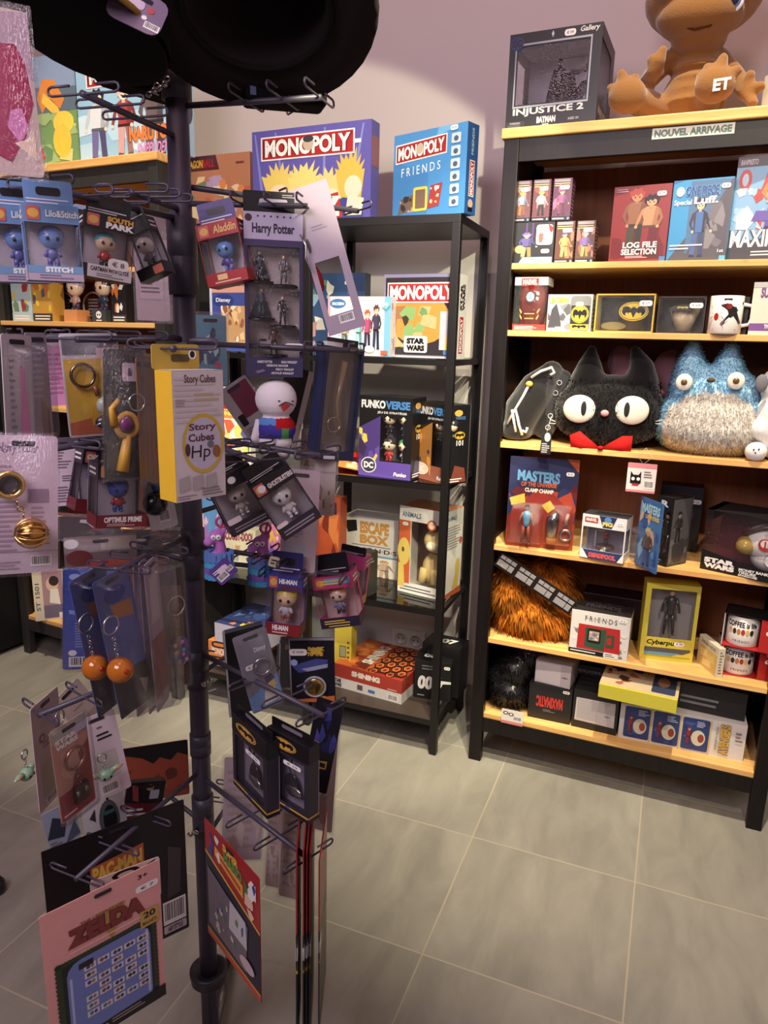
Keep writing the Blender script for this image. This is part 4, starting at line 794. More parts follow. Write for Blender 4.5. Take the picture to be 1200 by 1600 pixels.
r_, wd, h = onshelf('figure_box', 'tall black window box with printed side and a black clad figure inside', 'box', HR, z, (1017, 879), (1040, 886.5), 774)
windowbox(r_, wd, .09, h, (26, 25, 28), (.08, .12, .92, .82), inside=(110, 108, 116), front=[('t', .25, .86, .75, .95, 'R', (200, 200, 204), dict(b=.04)), ('ln', .2, .03, .8, .1, 2, (150, 150, 150))],
    right=[('p', [(.05, .02), (.95, .02), (.95, .98), (.05, .98)], (84, 82, 86)), *person(.4, .35, .45, .5, (40, 38, 40), (140, 130, 126), (50, 48, 52)), *blobs(27, .05, .05, .95, .4, [(60, 58, 62), (110, 108, 110)], 8, .25)], side_clear=('left',), figure=lambda q, x, y, z_: toy(q, x, y - .02, h * .14, h * .62, (206, 160, 130), K, (28, 27, 30), (34, 32, 36), False, arms=(200, 150, 120)))
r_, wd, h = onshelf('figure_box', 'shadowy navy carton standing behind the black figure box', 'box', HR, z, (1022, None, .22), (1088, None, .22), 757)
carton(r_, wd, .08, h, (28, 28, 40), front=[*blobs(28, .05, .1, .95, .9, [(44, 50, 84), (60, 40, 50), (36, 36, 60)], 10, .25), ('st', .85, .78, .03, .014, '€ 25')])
r_, wd, h = onshelf('bank_box', 'black tray window box with a white helmet money bank, right of fourth shelf', 'box', HR, z, (1093, 888), (1228, 917), 795)
d = .15; m_ = MB(); e = .002
m_.box(0, 0, 0, wd, e, h * .14, K); m_.add([(0, -.0005, h * .1), (wd * .38, -.0005, h * .13), (wd * .42, -.0005, h * .24), (0, -.0005, h * .34)], [(0, 1, 2, 3)], K)
m_.box(0, 0, 0, wd, d, e, K); m_.box(0, d - e, 0, wd, d, h, (120, 44, 54)); m_.box(0, 0, h - e, wd, d, h, (30, 28, 30)); m_.box(0, .0, h * .85, .02, d, h, K)
m_.art((0, 0, 0), (1, 0, 0), (0, 0, 1), wd, h, [('t', .05, .14, .4, .22, 'STAR', WH, dict(b=.07)), ('t', .05, .05, .4, .13, 'WARS', WH, dict(b=.07)), ('t', .46, .1, .8, .145, 'MONEY BANK', WH, dict(b=.03)), ('t', .46, .055, .66, .095, 'TIRELIRE', WH, dict(b=.03)), ('t', .46, .015, .68, .05, 'SPARDOSE', WH, dict(b=.03))], start=.0012); m_.build('carton', r_)
g = MB(); g.add([(0, 0, h * .14), (wd, 0, h * .14), (wd, 0, h - e), (0, 0, h - e), (0, d, h * .1), (0, d, h - e)], [(0, 1, 2, 3), (4, 0, 3, 5)], WH, 'clear'); g.build('window', r_)
q = MB(); cx_, cz_ = wd * .66, h * .48
q.ell((cx_, .08, cz_ + .005), (.062, .06, .056), (222, 218, 216), 'plastic', 28); q.ell((cx_ + .01, .08, cz_ - .035), (.05, .055, .04), (214, 210, 208), 'plastic', 24); q.ell((cx_ - .045, .06, cz_ - .004), (.032, .05, .03), (196, 160, 70), 'gem', 22)
q.tube([(cx_ - .055, .04, cz_ + .03), (cx_, .03, cz_ + .062), (cx_ + .045, .05, cz_ + .045)], .006, (90, 60, 50)); q.lathe((cx_ + .03, .026, cz_ - .028), [(0, -.004), (.018, -.004), (.02, .006)], (190, 186, 186), 'plastic', 20, Matrix.Rotation(math.pi / 2, 3, 'X'))
q.art((cx_ - .01, .0175, cz_ - .005), (1, 0, 0), (0, 0, 1), .036, .036, [('e', .5, .5, .5, .5, (190, 40, 36)), ('e', .5, .58, .34, .32, (226, 222, 220)), ('r', .44, .1, .56, .8, (190, 40, 36)), ('p', [(.3, .1), (.7, .1), (.5, .5)], (190, 40, 36))]); q.build('helmet_bank', r_)
m_ = MB(); m_.art((wd * .72, -.0005, h * .8), (1, 0, 0), (0, 0, 1), .04, .018, [('st', .5, .5, .04, .016, '€ 39,95')]); m_.build('price_sticker', r_)

# --- fifth shelf
z = HZ[4]
P = HR.u_at(830, .14, z)
r_ = root('plush_toy', 'shaggy ginger brown fur plush with a grey block bandolier strap', 'plush toy', place(Vector((P.x, P.y, z)), HR.th))
def loc2(cx, cy, v): return loc(r_, cx, cy, v)
b = MB()
c_ = loc2(826, 975, .12); b.ell((c_.x, 0, .065), (.115, .085, .068), WH, n=24)
c_ = loc2(805, 935, .12); b.ell((c_.x, 0, .12), (.085, .075, .085), WH, n=24)
c_ = loc2(792, 905, .12); b.ell((c_.x, 0, .185), (.05, .05, .06), WH, n=20); c_ = loc2(862, 985, .12); b.ell((c_.x, 0, .05), (.06, .06, .05), WH, n=20); c_ = loc2(850, 940, .2); b.ell((c_.x, .05, .12), (.1, .06, .11), WH, n=20)
def gin(x, y, z_): k = .82 + .25 * math.sin(x * 70 + z_ * 40) * math.sin(z_ * 90 + x * 20); return (int(176 * k), int(112 * k), int(44 * k))
bo = softbody('body', r_, b, .007, gin); fur(r_, bo, 5200, .05, .0034, lambda x, y, z_: tuple(min(255, int(c * 1.55)) for c in gin(x, y, z_)), (.35, -.2, -.9), .4, 5)
A = [loc2(*a) for a in ((778, 872, .022), (820, 893, .014), (862, 924, .012), (896, 951, .03))]
m_ = MB(); wv = .027
nrm = Vector((0, -1, 0))
def strip(m_, a, b_, w0, col, off, fin='cloth'):
    t_ = (b_ - a).normalized(); s_ = t_.cross(nrm).normalized() * w0; o_ = nrm * off
    m_.add([a - s_ + o_, b_ - s_ + o_, b_ + s_ + o_, a + s_ + o_, a - s_ + o_ - nrm * .003, b_ - s_ + o_ - nrm * .003, b_ + s_ + o_ - nrm * .003, a + s_ + o_ - nrm * .003], [(0, 1, 2, 3), (7, 6, 5, 4), (0, 4, 5, 1), (3, 2, 6, 7)], col, fin)
strip(m_, A[0], A[3], wv, (36, 26, 24), 0)
T = (A[3] - A[0]); 
for i in range(4):
    a0_, a1_ = A[0] + T * (i / 4 + .02), A[0] + T * (i / 4 + .22)
    s_ = T.normalized().cross(nrm).normalized()
    for off_, ww in ((-.5, .006), (.3, .010)):
        for u0, u1 in ((0, .3), (.34, .66), (.7, 1)) if off_ < 0 else ((0, .66), (.7, 1)): strip(m_, a0_.lerp(a1_, u0) + s_ * wv * off_, a0_.lerp(a1_, u1) + s_ * wv * off_, ww, (150, 146, 150), .002)
m_.build('bandolier', r_)
r_, wd, h = onshelf('mug_box', 'white and red box lettered FRIENDS showing a green mug', 'box', HR, z, (888, 1018), (979, 1035), 951)
carton(r_, wd, .09, h, (218, 214, 210), front=[*blobs(31, .01, .05, .2, .6, [(170, 168, 168), (120, 118, 120), (225, 222, 220)], 9, .08), *blobs(32, .82, .05, .99, .6, [(170, 168, 168), (120, 118, 120), (225, 222, 220)], 9, .08), ('p', [(.13, .14), (.87, .14), (.84, .7), (.14, .7)], (196, 34, 34)), ('t', .24, .79, .78, .9, 'F·R·I·E·N·D·S', (60, 58, 60), dict(b=.0)), ('r', .0, .02, .62, .12, K), ('ln', .03, .045, .58, .1, 1, WH), ('rr', .6, .02, .85, .14, .004, (226, 222, 218)), ('ln', .63, .04, .82, .12, 2, (90, 80, 80)),
    ('p', [(.26, .2), (.6, .16), (.62, .64), (.26, .64)], (44, 84, 60)), ('rr', .3, .3, .53, .62, .006, (30, 28, 30)), ('r', .33, .36, .5, .57, (190, 160, 140)), *blobs(33, .34, .37, .49, .56, [(220, 120, 100), (110, 120, 150), (236, 220, 200)], 8, .05), ('p', [(.62, .26), (.76, .26), (.76, .54), (.62, .54)], (44, 84, 60)), ('p', [(.64, .32), (.71, .32), (.71, .48), (.64, .48)], (196, 34, 34)), ('st', .87, .9, .022, .01, '€ 15')],
    top=[('r', 0, 0, 1, 1, (40, 36, 38)), ('t', .2, .5, .8, .8, 'FRIENDS', (80, 76, 78))], right=[('ln', .1, .1, .9, .9, 8, (150, 146, 146))])
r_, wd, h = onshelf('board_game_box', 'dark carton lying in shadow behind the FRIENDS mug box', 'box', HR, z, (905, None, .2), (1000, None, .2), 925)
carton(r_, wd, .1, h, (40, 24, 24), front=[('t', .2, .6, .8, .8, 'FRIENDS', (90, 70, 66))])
r_, wd, h = onshelf('figure_box', 'yellow framed window box lettered Cyberpunk, fifth shelf', 'box', HR, z, (998, 1028), (1081, 1037), 910)
windowbox(r_, wd, .06, h, (208, 194, 50), (.1, .3, .93, .93), inside=(150, 146, 152), front=[('t', .1, .19, .78, .27, 'Cyberpunk', K, dict(sh=.25, b=.03)), ('p', [(.08, .1), (.8, .1), (.94, .14), (.94, .17), (.08, .17)], (80, 80, 84)), ('p', [(.08, .07), (.6, .07), (.75, .11), (.08, .11)], (90, 150, 180)), ('r', .08, .05, .94, .065, (170, 158, 40)), ('st', .72, .235, .03, .013, '€ 39')],
    figure=lambda q, x, y, z_: toy(q, x, y, h * .31, h * .6, (200, 160, 130), (40, 36, 36), (38, 36, 40), (44, 42, 46), False))
r_, wd, h = onshelf('coaster_box', 'small slanted cream carton with yellow coasters pictured, beside the stacked mugs', 'box', HR, z, (1088, 1033), (1118, 1059), 990)
carton(r_, wd, .02, h, (214, 206, 180), front=[('p', [(.06, .04), (.94, .04), (.94, .72), (.06, .72)], (216, 180, 90)), ('p', [(.15, .35), (.5, .42), (.45, .66), (.1, .6)], (232, 206, 130)), ('p', [(.5, .3), (.85, .36), (.8, .6), (.46, .54)], (226, 196, 110)), ('p', [(.3, .1), (.7, .14), (.66, .36), (.28, .3)], (236, 212, 140)), ('t', .15, .8, .85, .9, 'FRIENDS', (120, 116, 110))], right=[('ln', .2, .1, .8, .9, 8, (120, 116, 110))])
def mugbox(zb, ytop, L, Rr, label):
    r_, wd, h = onshelf('mug_box', label, 'box', HR, zb, L, Rr, ytop, 'stacked red boxes with white mugs'); d = .095; e = .002
    m_ = MB(); RD = (196, 30, 30)
    m_.box(0, 0, 0, wd, d, e, RD); m_.box(0, 0, h - e, wd, d, h, K); m_.box(0, 0, 0, e, d, h, (216, 206, 200)); m_.box(wd * .66, 0, 0, wd, e, h, RD); m_.box(0, d - e, 0, wd, d, h, RD); m_.box(wd - e, 0, 0, wd, d, h, RD)
    m_.art((wd * .66, 0, 0), (1, 0, 0), (0, 0, 1), wd * .34, h, [*blobs(35, .1, .7, .9, .95, [K, (60, 50, 50), (220, 180, 160)], 5, .2), ('st', .5, .6, .02, .012, '€ 10')]); m_.build('carton', r_)
    q = MB(); R = wd * .3; q.lathe((R + .006, R + .004, e), [(0, 0), (R * .95, 0), (R, .004), (R, h * .9), (R * .93, h * .9), (R * .9, .01)], (226, 220, 212), 'plastic', 32)
    q2 = MB(); P_ = [([(.1, .75), (.12, .9), (.2, .9), (.18, .75)], K), ([(.1, .28), (.75, .28), (.75, .36), (.1, .36)], (190, 110, 50))] + [(circ(.2 + .11 * i, .46, .05, .09), c) for i, c in enumerate([(226, 170, 90), (60, 50, 50), (206, 130, 70), (190, 60, 50), (236, 190, 100), (40, 36, 40)])]
    q.M = Matrix.Translation((R + .006, R + .004, e)); cyl_art(q, R, 0, h, -1.2, 1.2, P_[1:])
    V, Fs = textmesh('COFFEE is life', .03); q.add([((R + .0008) * math.sin(-1.0 + 1.9 * x), -(R + .0008) * math.cos(-1.0 + 1.9 * x), h * (.6 + .17 * y)) for x, y in V], Fs, K, 'plastic')
    V, Fs = textmesh('F·R·I·E·N·D·S', .0); q.add([((R + .0008) * math.sin(-.5 + 1. * x), -(R + .0008) * math.cos(-.5 + 1. * x), h * (.14 + .07 * y)) for x, y in V], Fs, K, 'plastic')
    q.M = None; q.build('mug', r_); return h
h = mugbox(z, 1006, (1124, 1053), (1212, 1066), 'red box with white COFFEE mug, lower of the stacked pair')
mugbox(z + h + .001, 957, (1126, None, .04), (1214, None, .02), 'red box with white COFFEE mug, upper of the stacked pair')

# --- bottom shelf
z = HB
P = HR.u_at(797, .12, z); r_ = root('plush_toy', 'glossy black fluffy plush heap at the left end of the bottom shelf', 'plush toy', place(Vector((P.x, P.y, z)), HR.th))
b = MB(); b.ell((0, 0, .06), (.085, .085, .058), WH, n=20); b.ell((.01, 0, .135), (.075, .07, .06), WH, n=20); b.ell((.05, .02, .19), (.07, .06, .045), WH, n=20); b.ell((-.04, -.03, .1), (.04, .04, .05), WH, n=16)
bo = softbody('body', r_, b, .007, lambda x, y, z_: (18, 16, 18), 'plastic'); fur(r_, bo, 5000, .022, .001, lambda *a: (30, 28, 30), (0, -.2, -.6), .9, 8, 'plastic')
r_, wd, h = onshelf('figure_box', 'black box lettered MAXIMATIC upside down in red, bottom shelf', 'box', HR, z, (824, 1119), (890, 1133), 1066)
carton(r_, wd, .12, h, (30, 29, 31), front=[('t', .18, .36, .8, .68, 'MAXIMATIC', (206, 48, 40), dict(b=.05, rot=180)), ('ln', .35, .24, .65, .32, 2, (120, 120, 120)), ('st', .86, .9, .022, .01, '€ 29')]); h1 = h
r_, wd, h = onshelf('figure_box', 'pale lilac box lying on top of the upturned black one', 'box', HR, z + h1 + .001, (835, None, .06), (890, None, .05), 1030)
carton(r_, wd, .14, h, (176, 164, 176), front=[('r', .02, .05, .72, .95, (196, 184, 196)), ('t', .75, .38, .92, .48, '~v~', K)], )
r_, wd, h = onshelf('figure_box', 'black box with a big pale label, middle of the bottom shelf', 'box', HR, z, (892, 1134), (962, 1150), 1076)
carton(r_, wd, .12, h, (32, 31, 33), front=[('p', [(.06, .2), (.94, .18), (.93, .82), (.07, .8)], (196, 188, 190)), ('r', .1, .25, .55, .78, (176, 168, 172)), ('t', .7, .4, .84, .46, '~v~', K)]); h2 = h
r_, wd, h = onshelf('figure_box', 'dark box lettered MAXI half hidden behind the yellow tray carton', 'box', HR, z + h2 + .001, (893, None, .16), (950, None, .16), 1036)
carton(r_, wd, .1, h, (26, 25, 27), front=[('t', .1, .3, .95, .6, 'MAXIMA', (120, 116, 118), dict(b=.04))])
# avengers box, black helmet box behind, yellow carton on top
r_, wd, h = onshelf('helmet_game_box', 'long white box with blue helmet pictures and gold AVENGERS lettering, bottom shelf', 'box', HR, z, (965, 1151), (1160, 1190), 1098)
pan = []
for i in range(3):
    x0 = .04 + .235 * i; pan += [('rr', x0, .06, x0 + .21, .95, .006, (40, 62, 130)), *blobs(41 + i, x0 + .02, .1, x0 + .19, .9, [(56, 84, 160), (34, 50, 110)], 5, .08), *person(x0 + .055, .2, .5, .07, (150, 40, 40), (190, 150, 120), (150, 40, 50)), ('e', x0 + .13, .42, .055, .22, (206, 200, 170)), ('e', x0 + .15, .42, .025, .12, (160, 60, 50)), ('ln', x0 + .11, .72, x0 + .2, .9, 4, (190, 200, 226)), ('r', x0 + .212, .04, x0 + .222, .97, (214, 176, 80))]
carton(r_, wd, .13, h, (212, 208, 206), front=[*pan, ('t', .80, .1, .88, .92, 'AVENGERS', (206, 160, 60), dict(b=.05, rot=90, out=(110, 80, 30))), ('t', .77, .2, .79, .85, 'INFINITY WAR', (160, 150, 120), dict(rot=90)), ('ln', .92, .5, .98, .8, 3, (140, 110, 110))], top=[('r', 0, .9, 1, 1, (40, 62, 130))]); h3 = h
zz = z + h3 + .001
r_, wd, h = onshelf('helmet_game_box', 'dark box with grey helmet pictures lying on the long white box', 'box', HR, zz, (1050, None, .09), (1163, None, .08), 1062)
carton(r_, wd, .2, h, (30, 30, 34), front=[('ln', .1, .2, .9, .6, 2, (120, 120, 126))], top=[('rr', .03, .05, .97, .95, .006, (52, 52, 58)), *[('e', .15 + .23 * i, .5 + .22 * j, .08, .09, (86, 84, 86)) for i in range(4) for j in (-1, 1)]])
r_, wd, h = onshelf('board_game_box', 'yellow edged flat carton overhanging the boxes below it', 'box', HR, z_at(HR.u_at(934, -.035, z), 1090), (934, None, -.035), (1056, None, -.045), 1068)
carton(r_, wd, .2, h, (206, 196, 44), top=[('r', .0, .04, 1, 1, (196, 176, 140)), *blobs(50, .05, .1, .6, .9, [(176, 90, 60), (220, 200, 160), (60, 50, 50)], 12, .12), ('rr', .66, .1, .96, .9, .006, (50, 60, 90)), ('e', .8, .5, .08, .18, (150, 110, 80))])

# ================================================================== METAL AND GLASS SHELF
def vbox(name, label, z, L, Rr, yt, d, col, cat='game box', group=None, **arts):
    r_, wd, h = onshelf(name, label, cat, VR, z, L, Rr, yt, group); carton(r_, wd, d, h, col, **arts); return r_, wd, h
r_, wd, h = vbox('board_game_box', 'violet blue MONOPOLY box with golden spiked hair, on the black shelf top', VT, (396, None, .07), (578, None, .04), 207, .055, (92, 84, 176),
    front=[*[('p', [(.5, .35), (.5 + .9 * math.cos(a), .35 + .9 * math.sin(a)), (.5 + .9 * math.cos(a + .05), .35 + .9 * math.sin(a + .05))], (150, 160, 220)) for a in ()], *[('p', [(x, 0), (x + .03, 0), (x2 + .015, .97), (x2, .97)], (122, 128, 206)) for x, x2 in ((.1, .02), (.3, .2), (.6, .62), (.8, .93))],
        spikes(.24, .36, .2, .3, 8, (226, 196, 90), 2), spikes(.45, .34, .2, .32, 8, (232, 206, 110), 3), spikes(.66, .3, .2, .26, 8, (222, 196, 120), 4), spikes(.84, .34, .17, .4, 9, (214, 176, 66), 5), ('e', .24, .32, .09, .1, (234, 206, 176)), ('e', .46, .28, .09, .11, (236, 206, 172)), ('e', .68, .24, .08, .1, (234, 208, 180)), ('e', .86, .34, .07, .12, (236, 206, 180)),
        ('p', [(.05, 0), (.95, 0), (.93, .2), (.78, .24), (.6, .12), (.4, .16), (.2, .18), (.07, .14)], (62, 70, 150)), ('p', [(.55, .02), (.78, .04), (.74, .3), (.6, .26)], (200, 44, 40)), ('t', .62, .05, .76, .26, 'Z', WH, dict(b=.05)), ('p', [(.8, .05), (.93, .05), (.95, .22), (.82, .26)], (214, 208, 190)), *monopoly(.08, .68, .87, .93), ('e', .49, .82, .045, .07, (190, 170, 150)), ('e', .49, .87, .045, .035, (60, 60, 66)), ('r', .87, .78, .92, .82, WH)],
    right=[('r', 0, .55, 1, .85, (150, 90, 100))], left=[('r', 0, 0, 1, 1, (70, 64, 150))])
r_, wd, h = vbox('board_game_box', 'light blue MONOPOLY box lettered FRIENDS, tilted on the black shelf top', VT, (613, None, .09), (725, None, .0), 213, .055, (66, 140, 214),
    front=[('p', [(0, 0), (.5, 0), (.5, .5), (0, .7)], (60, 128, 200)), ('p', [(.6, .9), (.8, .95), (.9, 1), (.62, 1)], (100, 170, 230)), *monopoly(.03, .66, .74, .88, .04), ('e', .37, .8, .05, .06, (190, 170, 150)), ('t', .12, .5, .66, .6, 'F R I E N D S', WH, dict(b=.0, rise=.03)), ('p', [(.08, .06), (.3, .1), (.36, .3), (.12, .24)], (110, 92, 84)), *blobs(52, .1, .08, .32, .27, [(60, 50, 52), (180, 150, 130)], 7, .06), ('p', [(.5, .1), (.66, .12), (.7, .38), (.54, .36)], (170, 60, 56)), *blobs(53, .53, .13, .66, .35, [(220, 190, 160), (60, 60, 90), (230, 226, 220)], 6, .05), ('rr', .3, .08, .5, .36, .006, (226, 196, 60)), ('rr', .33, .11, .47, .33, .003, (120, 96, 84)),
        *[('rr', .8, .09 + .14 * i, .92, .2 + .14 * i, .004, (180, 200, 220)) for i in range(6)], *[('e', .86, .14 + .14 * i, .03, .03, (80, 90, 110)) for i in range(6)], ('st', .83, .96, .026, .013, '€ 39')],
    right=[('r', .0, 0, 1, 1, (36, 80, 150)), ('r', .3, .2, .75, .6, WH), ('r', .34, .21, .71, .59, (186, 32, 36)), ('t', .4, .22, .66, .58, 'MONOPOLY', WH, dict(b=.04, rot=90)), ('t', .4, .66, .6, .95, 'FRIENDS', (150, 190, 226), dict(rot=90)), ('e', .5, .12, .22, .05, (190, 160, 130)), ('r', .3, .03, .7, .08, K)])
r_, wd, h = vbox('board_game_box', 'orange brown DRAGON BALL box left of the violet MONOPOLY box', VT, (290, None, .12), (392, None, .1), 247, .05, (190, 120, 84),
    front=[('p', [(0, .8), (.55, .8), (.5, 1), (0, 1)], (84, 34, 46)), ('t', .02, .84, .3, .95, 'DRAGON', (226, 170, 50), dict(b=.04)), ('t', .3, .84, .48, .95, 'BALL', (176, 30, 36), dict(b=.05)), *blobs(55, .0, .02, 1, .72, [(226, 176, 70), (196, 96, 60), (230, 200, 150), (120, 130, 90), (180, 150, 190)], 30, .13), *[('e', x, y, .05, .07, (226, 130, 70)) for x, y in ((.08, .62), (.6, .6), (.87, .5), (.1, .12), (.5, .1))], ('ln', .8, .84, .97, .9, 1, (120, 60, 60))])
# first glass level
z = VZ[0]
vbox('board_game_box', 'grey MONOPOLY box with green and orange print and STAR WARS lettering', z, (598, None, .05), (711, None, .025), 429, .075, (176, 172, 186),
    front=[('rr', .0, .02, 1, 1, .004, (120, 116, 160)), ('rr', .02, .03, .98, .96, .004, (46, 40, 46)), ('e', .5, .46, .42, .3, (206, 130, 50)), *blobs(59, .08, .12, .78, .62, [(120, 160, 96), (96, 140, 84), (196, 160, 110), (150, 100, 60), (60, 48, 40)], 12, .16), ('r', .78, .1, .98, .56, (176, 170, 190)), ('p', [(.84, .1), (.98, .1), (.98, .44), (.88, .3)], (220, 190, 90)), *monopoly(.05, .66, .97, .9), ('rr', .3, .06, .62, .26, .006, (216, 214, 216)), ('t', .34, .165, .58, .235, 'STAR', K, dict(b=.08)), ('t', .34, .08, .58, .15, 'WARS', K, dict(b=.08)), ('rr', .84, .04, .98, .1, .004, (60, 120, 190))],
    right=[('r', 0, 0, 1, 1, (214, 210, 210)), ('r', .3, .06, .7, .5, (186, 32, 36)), ('t', .36, .08, .64, .48, 'MONOPOLY', WH, dict(b=.04, rot=90)), ('t', .25, .58, .5, .88, 'STAR', K, dict(b=.06, rot=90)), ('t', .52, .58, .78, .88, 'WARS', K, dict(b=.06, rot=90))], top=[('r', 0, 0, 1, 1, (200, 198, 206))])
vbox('puzzle_box', 'pale pink puzzle box with four printed people, before the grey MONOPOLY box', z, (512, None, .0), (609, None, .0), 463, .045, (214, 206, 216),
    front=[('r', 0, 0, .04, 1, (232, 150, 170)), ('r', .04, .93, 1, 1, (236, 190, 206)), ('r', .9, 0, 1, 1, (110, 176, 220)), ('e', .16, .88, .13, .08, (50, 110, 180)), ('t', .07, .85, .26, .9, 'FROZEN', WH, dict(b=.04)), ('p', [(.06, .1), (.9, .1), (.86, .4), (.08, .4)], (180, 200, 226)), *person(.5, .1, .66, .22, (232, 216, 160), (236, 206, 180), (140, 206, 214)), *person(.64, .08, .7, .2, (176, 90, 50), (236, 200, 170), (190, 70, 120), (60, 50, 80)), *person(.78, .12, .74, .2, (90, 60, 50), (230, 190, 160), (70, 60, 90), (50, 50, 80)), *person(.28, .1, .6, .2, (216, 190, 130), (236, 206, 180), (206, 190, 150), (120, 130, 120)), ('e', .68, .12, .08, .06, WH), ('p', [(.86, .82), (.95, .95), (1.0, .86), (.93, .78)], (90, 190, 200)), ('t', .87, .83, .96, .9, '99', WH, dict(b=.04)), ('r', .86, .03, .97, .1, (206, 90, 60))], right=[*blobs(57, .1, .1, .9, .9, [(190, 120, 150), (110, 160, 200), (230, 220, 220)], 8, .2)])
vbox('board_game_box', 'deep blue box with pale petals print behind the pink puzzle box', z, (478, None, .2), (568, None, .2), 427, .05, (52, 84, 136), front=[*blobs(58, .0, .02, .78, 1, [(150, 190, 214), (226, 220, 206), (96, 150, 120), (214, 160, 150), (80, 110, 170)], 26, .12), ('r', .82, 0, 1, 1, (44, 66, 116)), ('st', .72, .88, .024, .012, '€ 19')], right=[('r', 0, 0, 1, 1, (40, 56, 84))])
vbox('puzzle_box', 'blue bordered puzzle box lettered Disney, left column of the first glass level', z, (330, None, .04), (392, None, .04), 447, .045, (60, 76, 160),
    front=[('r', .0, 0, .06, 1, (196, 200, 226)), ('r', .06, .9, 1, 1, (214, 150, 130)), ('e', .34, .78, .26, .1, (40, 60, 140)), ('t', .16, .74, .52, .82, 'Disney', WH), ('r', .28, .12, .98, .7, (196, 150, 100)), *blobs(60, .28, .12, .98, .7, [(230, 190, 130), (160, 90, 60), (236, 220, 190), (120, 80, 70)], 24, .1)])
# second glass level
z = VZ[1]
def versefig(r_, wd, h, cols, x0, y0):
    q = MB()
    for i, (a, b_) in enumerate(cols): toy(q, wd * (x0 + .3 * (i % 2)), .018, h * (y0 + .33 * (1 - i // 2)), h * .3, (222, 190, 160), a, b_, b_)
    q.build('figurine', r_)
for lab, L, Rr, yt, pur, cols, big, ttl in (('black and violet FUNKOVERSE box with four small figures in its window', (560, 741), (641, 751), 617, (96, 70, 170), (((40, 36, 40), (40, 36, 44)), ((60, 110, 180), (90, 110, 150)), ((50, 44, 50), (210, 60, 60)), ((60, 150, 90), (216, 206, 206))), 1, 1),
        ('black and orange FUNKOVERSE box turned aside, right of the violet one', (648, 745), (699, 758), 627, (206, 130, 50), (((60, 40, 40), (50, 46, 50)), ((40, 36, 40), (60, 110, 80))), 0, 1)):
    r_, wd, h = onshelf('strategy_game_box', lab, 'game box', VR, z, L, Rr, yt)
    win = (.42, .22, .84, .74) if big else (.5, .2, .95, .74)
    art = [('r', 0, 0, 1, .8, (44, 38, 60)), *blobs(62 + big, .0, .02, .98, .78, [pur, tuple(int(c * .6) for c in pur), (60, 50, 80), (200, 180, 60)], 18, .16)] if big else [('r', 0, 0, 1, .78, (170, 90, 50)), *blobs(64, 0, .02, .98, .76, [pur, (226, 170, 70), (150, 80, 130), (110, 50, 40)], 18, .2)]
    art = [a for a in art]
    # keep the window free of print
    windowbox(r_, wd, .1 if big else .085, h, (24, 23, 26), win, inside=(120, 116, 120),
        front=[('p', [(0, 0), (1, 0), (1, .2), (0, .2)], pur if big else (150, 80, 60)), ('p', [(0, .2), (win[0] - .01, .2), (win[0] - .01, .76), (0, .6)], tuple(int(c * .75) for c in pur)), *blobs(66 + big, 0, .02, win[0] - .02, .6, [pur, (216, 190, 60) if big else (236, 180, 80), (60, 40, 80)], 9, .13), ('t', .04, .85, .5, .95, 'FUNKO', (200, 200, 206), dict(b=.05)), ('t', .5, .85, .96, .95, 'VERSE', (60, 120, 190), dict(b=.05)), ('t', .35, .785, .9, .825, 'JEU DE STRATÉGIE', (206, 206, 210), dict(b=.02)),
            ('e', .2, .14, .15 if big else .22, .1 if big else .08, (216, 214, 220)), ('e', .2, .14, .13 if big else .19, .088 if big else .07, (60, 54, 74) if big else (220, 190, 160)), ('t', .11, .1, .29, .18, 'DC', (216, 214, 220), dict(b=.06)), ('t', .68, .03, .92, .08, 'Funko', (216, 214, 220), dict(b=.05, sh=.2))],
        right=[('e', .4, .9, .2, .04, (226, 160, 60)), ('t', .25, .82, .75, .86, 'VERSE', (60, 120, 190)), ('bat', .5, .62, .26, .05, (216, 170, 40)), ('t', .34, .49, .68, .56, '101', (216, 214, 216), dict(b=.03)), ('p', [(.1, .02), (.9, .02), (.8, .2), (.3, .24)], (130, 60, 44) if not big else (70, 60, 96)), ('ln', .1, .02, .7, .08, 2, WH)])
    versefig(r_, wd, h, cols, win[0] + .12, .2)
r_, wd, h = onshelf('snack_bag', 'shiny red and orange snack bag lying before the violet game box', 'snack bag', VR, z, (520, 733), (578, 742), 703)
m_ = MB(); nx, nz = 10, 8; d = .045
for sg in (-1, 1):
    vs = [(wd * i / nx + .01 * (j / nz), .03 + sg * d * .5 * (math.sin(math.pi * i / nx) * math.sin(math.pi * j / nz)) ** .6, h * j / nz * (1 - .15 * i / nx) + .001) for j in range(nz + 1) for i in range(nx + 1)]
    m_.add(vs, [(j * (nx + 1) + i, j * (nx + 1) + i + 1, (j + 1) * (nx + 1) + i + 1, (j + 1) * (nx + 1) + i) for j in range(nz) for i in range(nx)], (206, 40, 34), 'gem', True)
m_.art((wd * .12, .004, h * .1), (1, 0, 0), (0, 0, 1), wd * .75, h * .75, [('p', [(0, .1), (.9, 0), (.95, .5), (.05, .6)], (232, 150, 60)), ('p', [(.3, .15), (.7, .1), (.72, .4), (.32, .45)], (236, 216, 160)), ('t', .3, .65, .85, .9, 'FURY', K, dict(b=.05, sh=.1)), ('e', .6, .5, .1, .08, WH)], 'card'); m_.build('bag', r_)
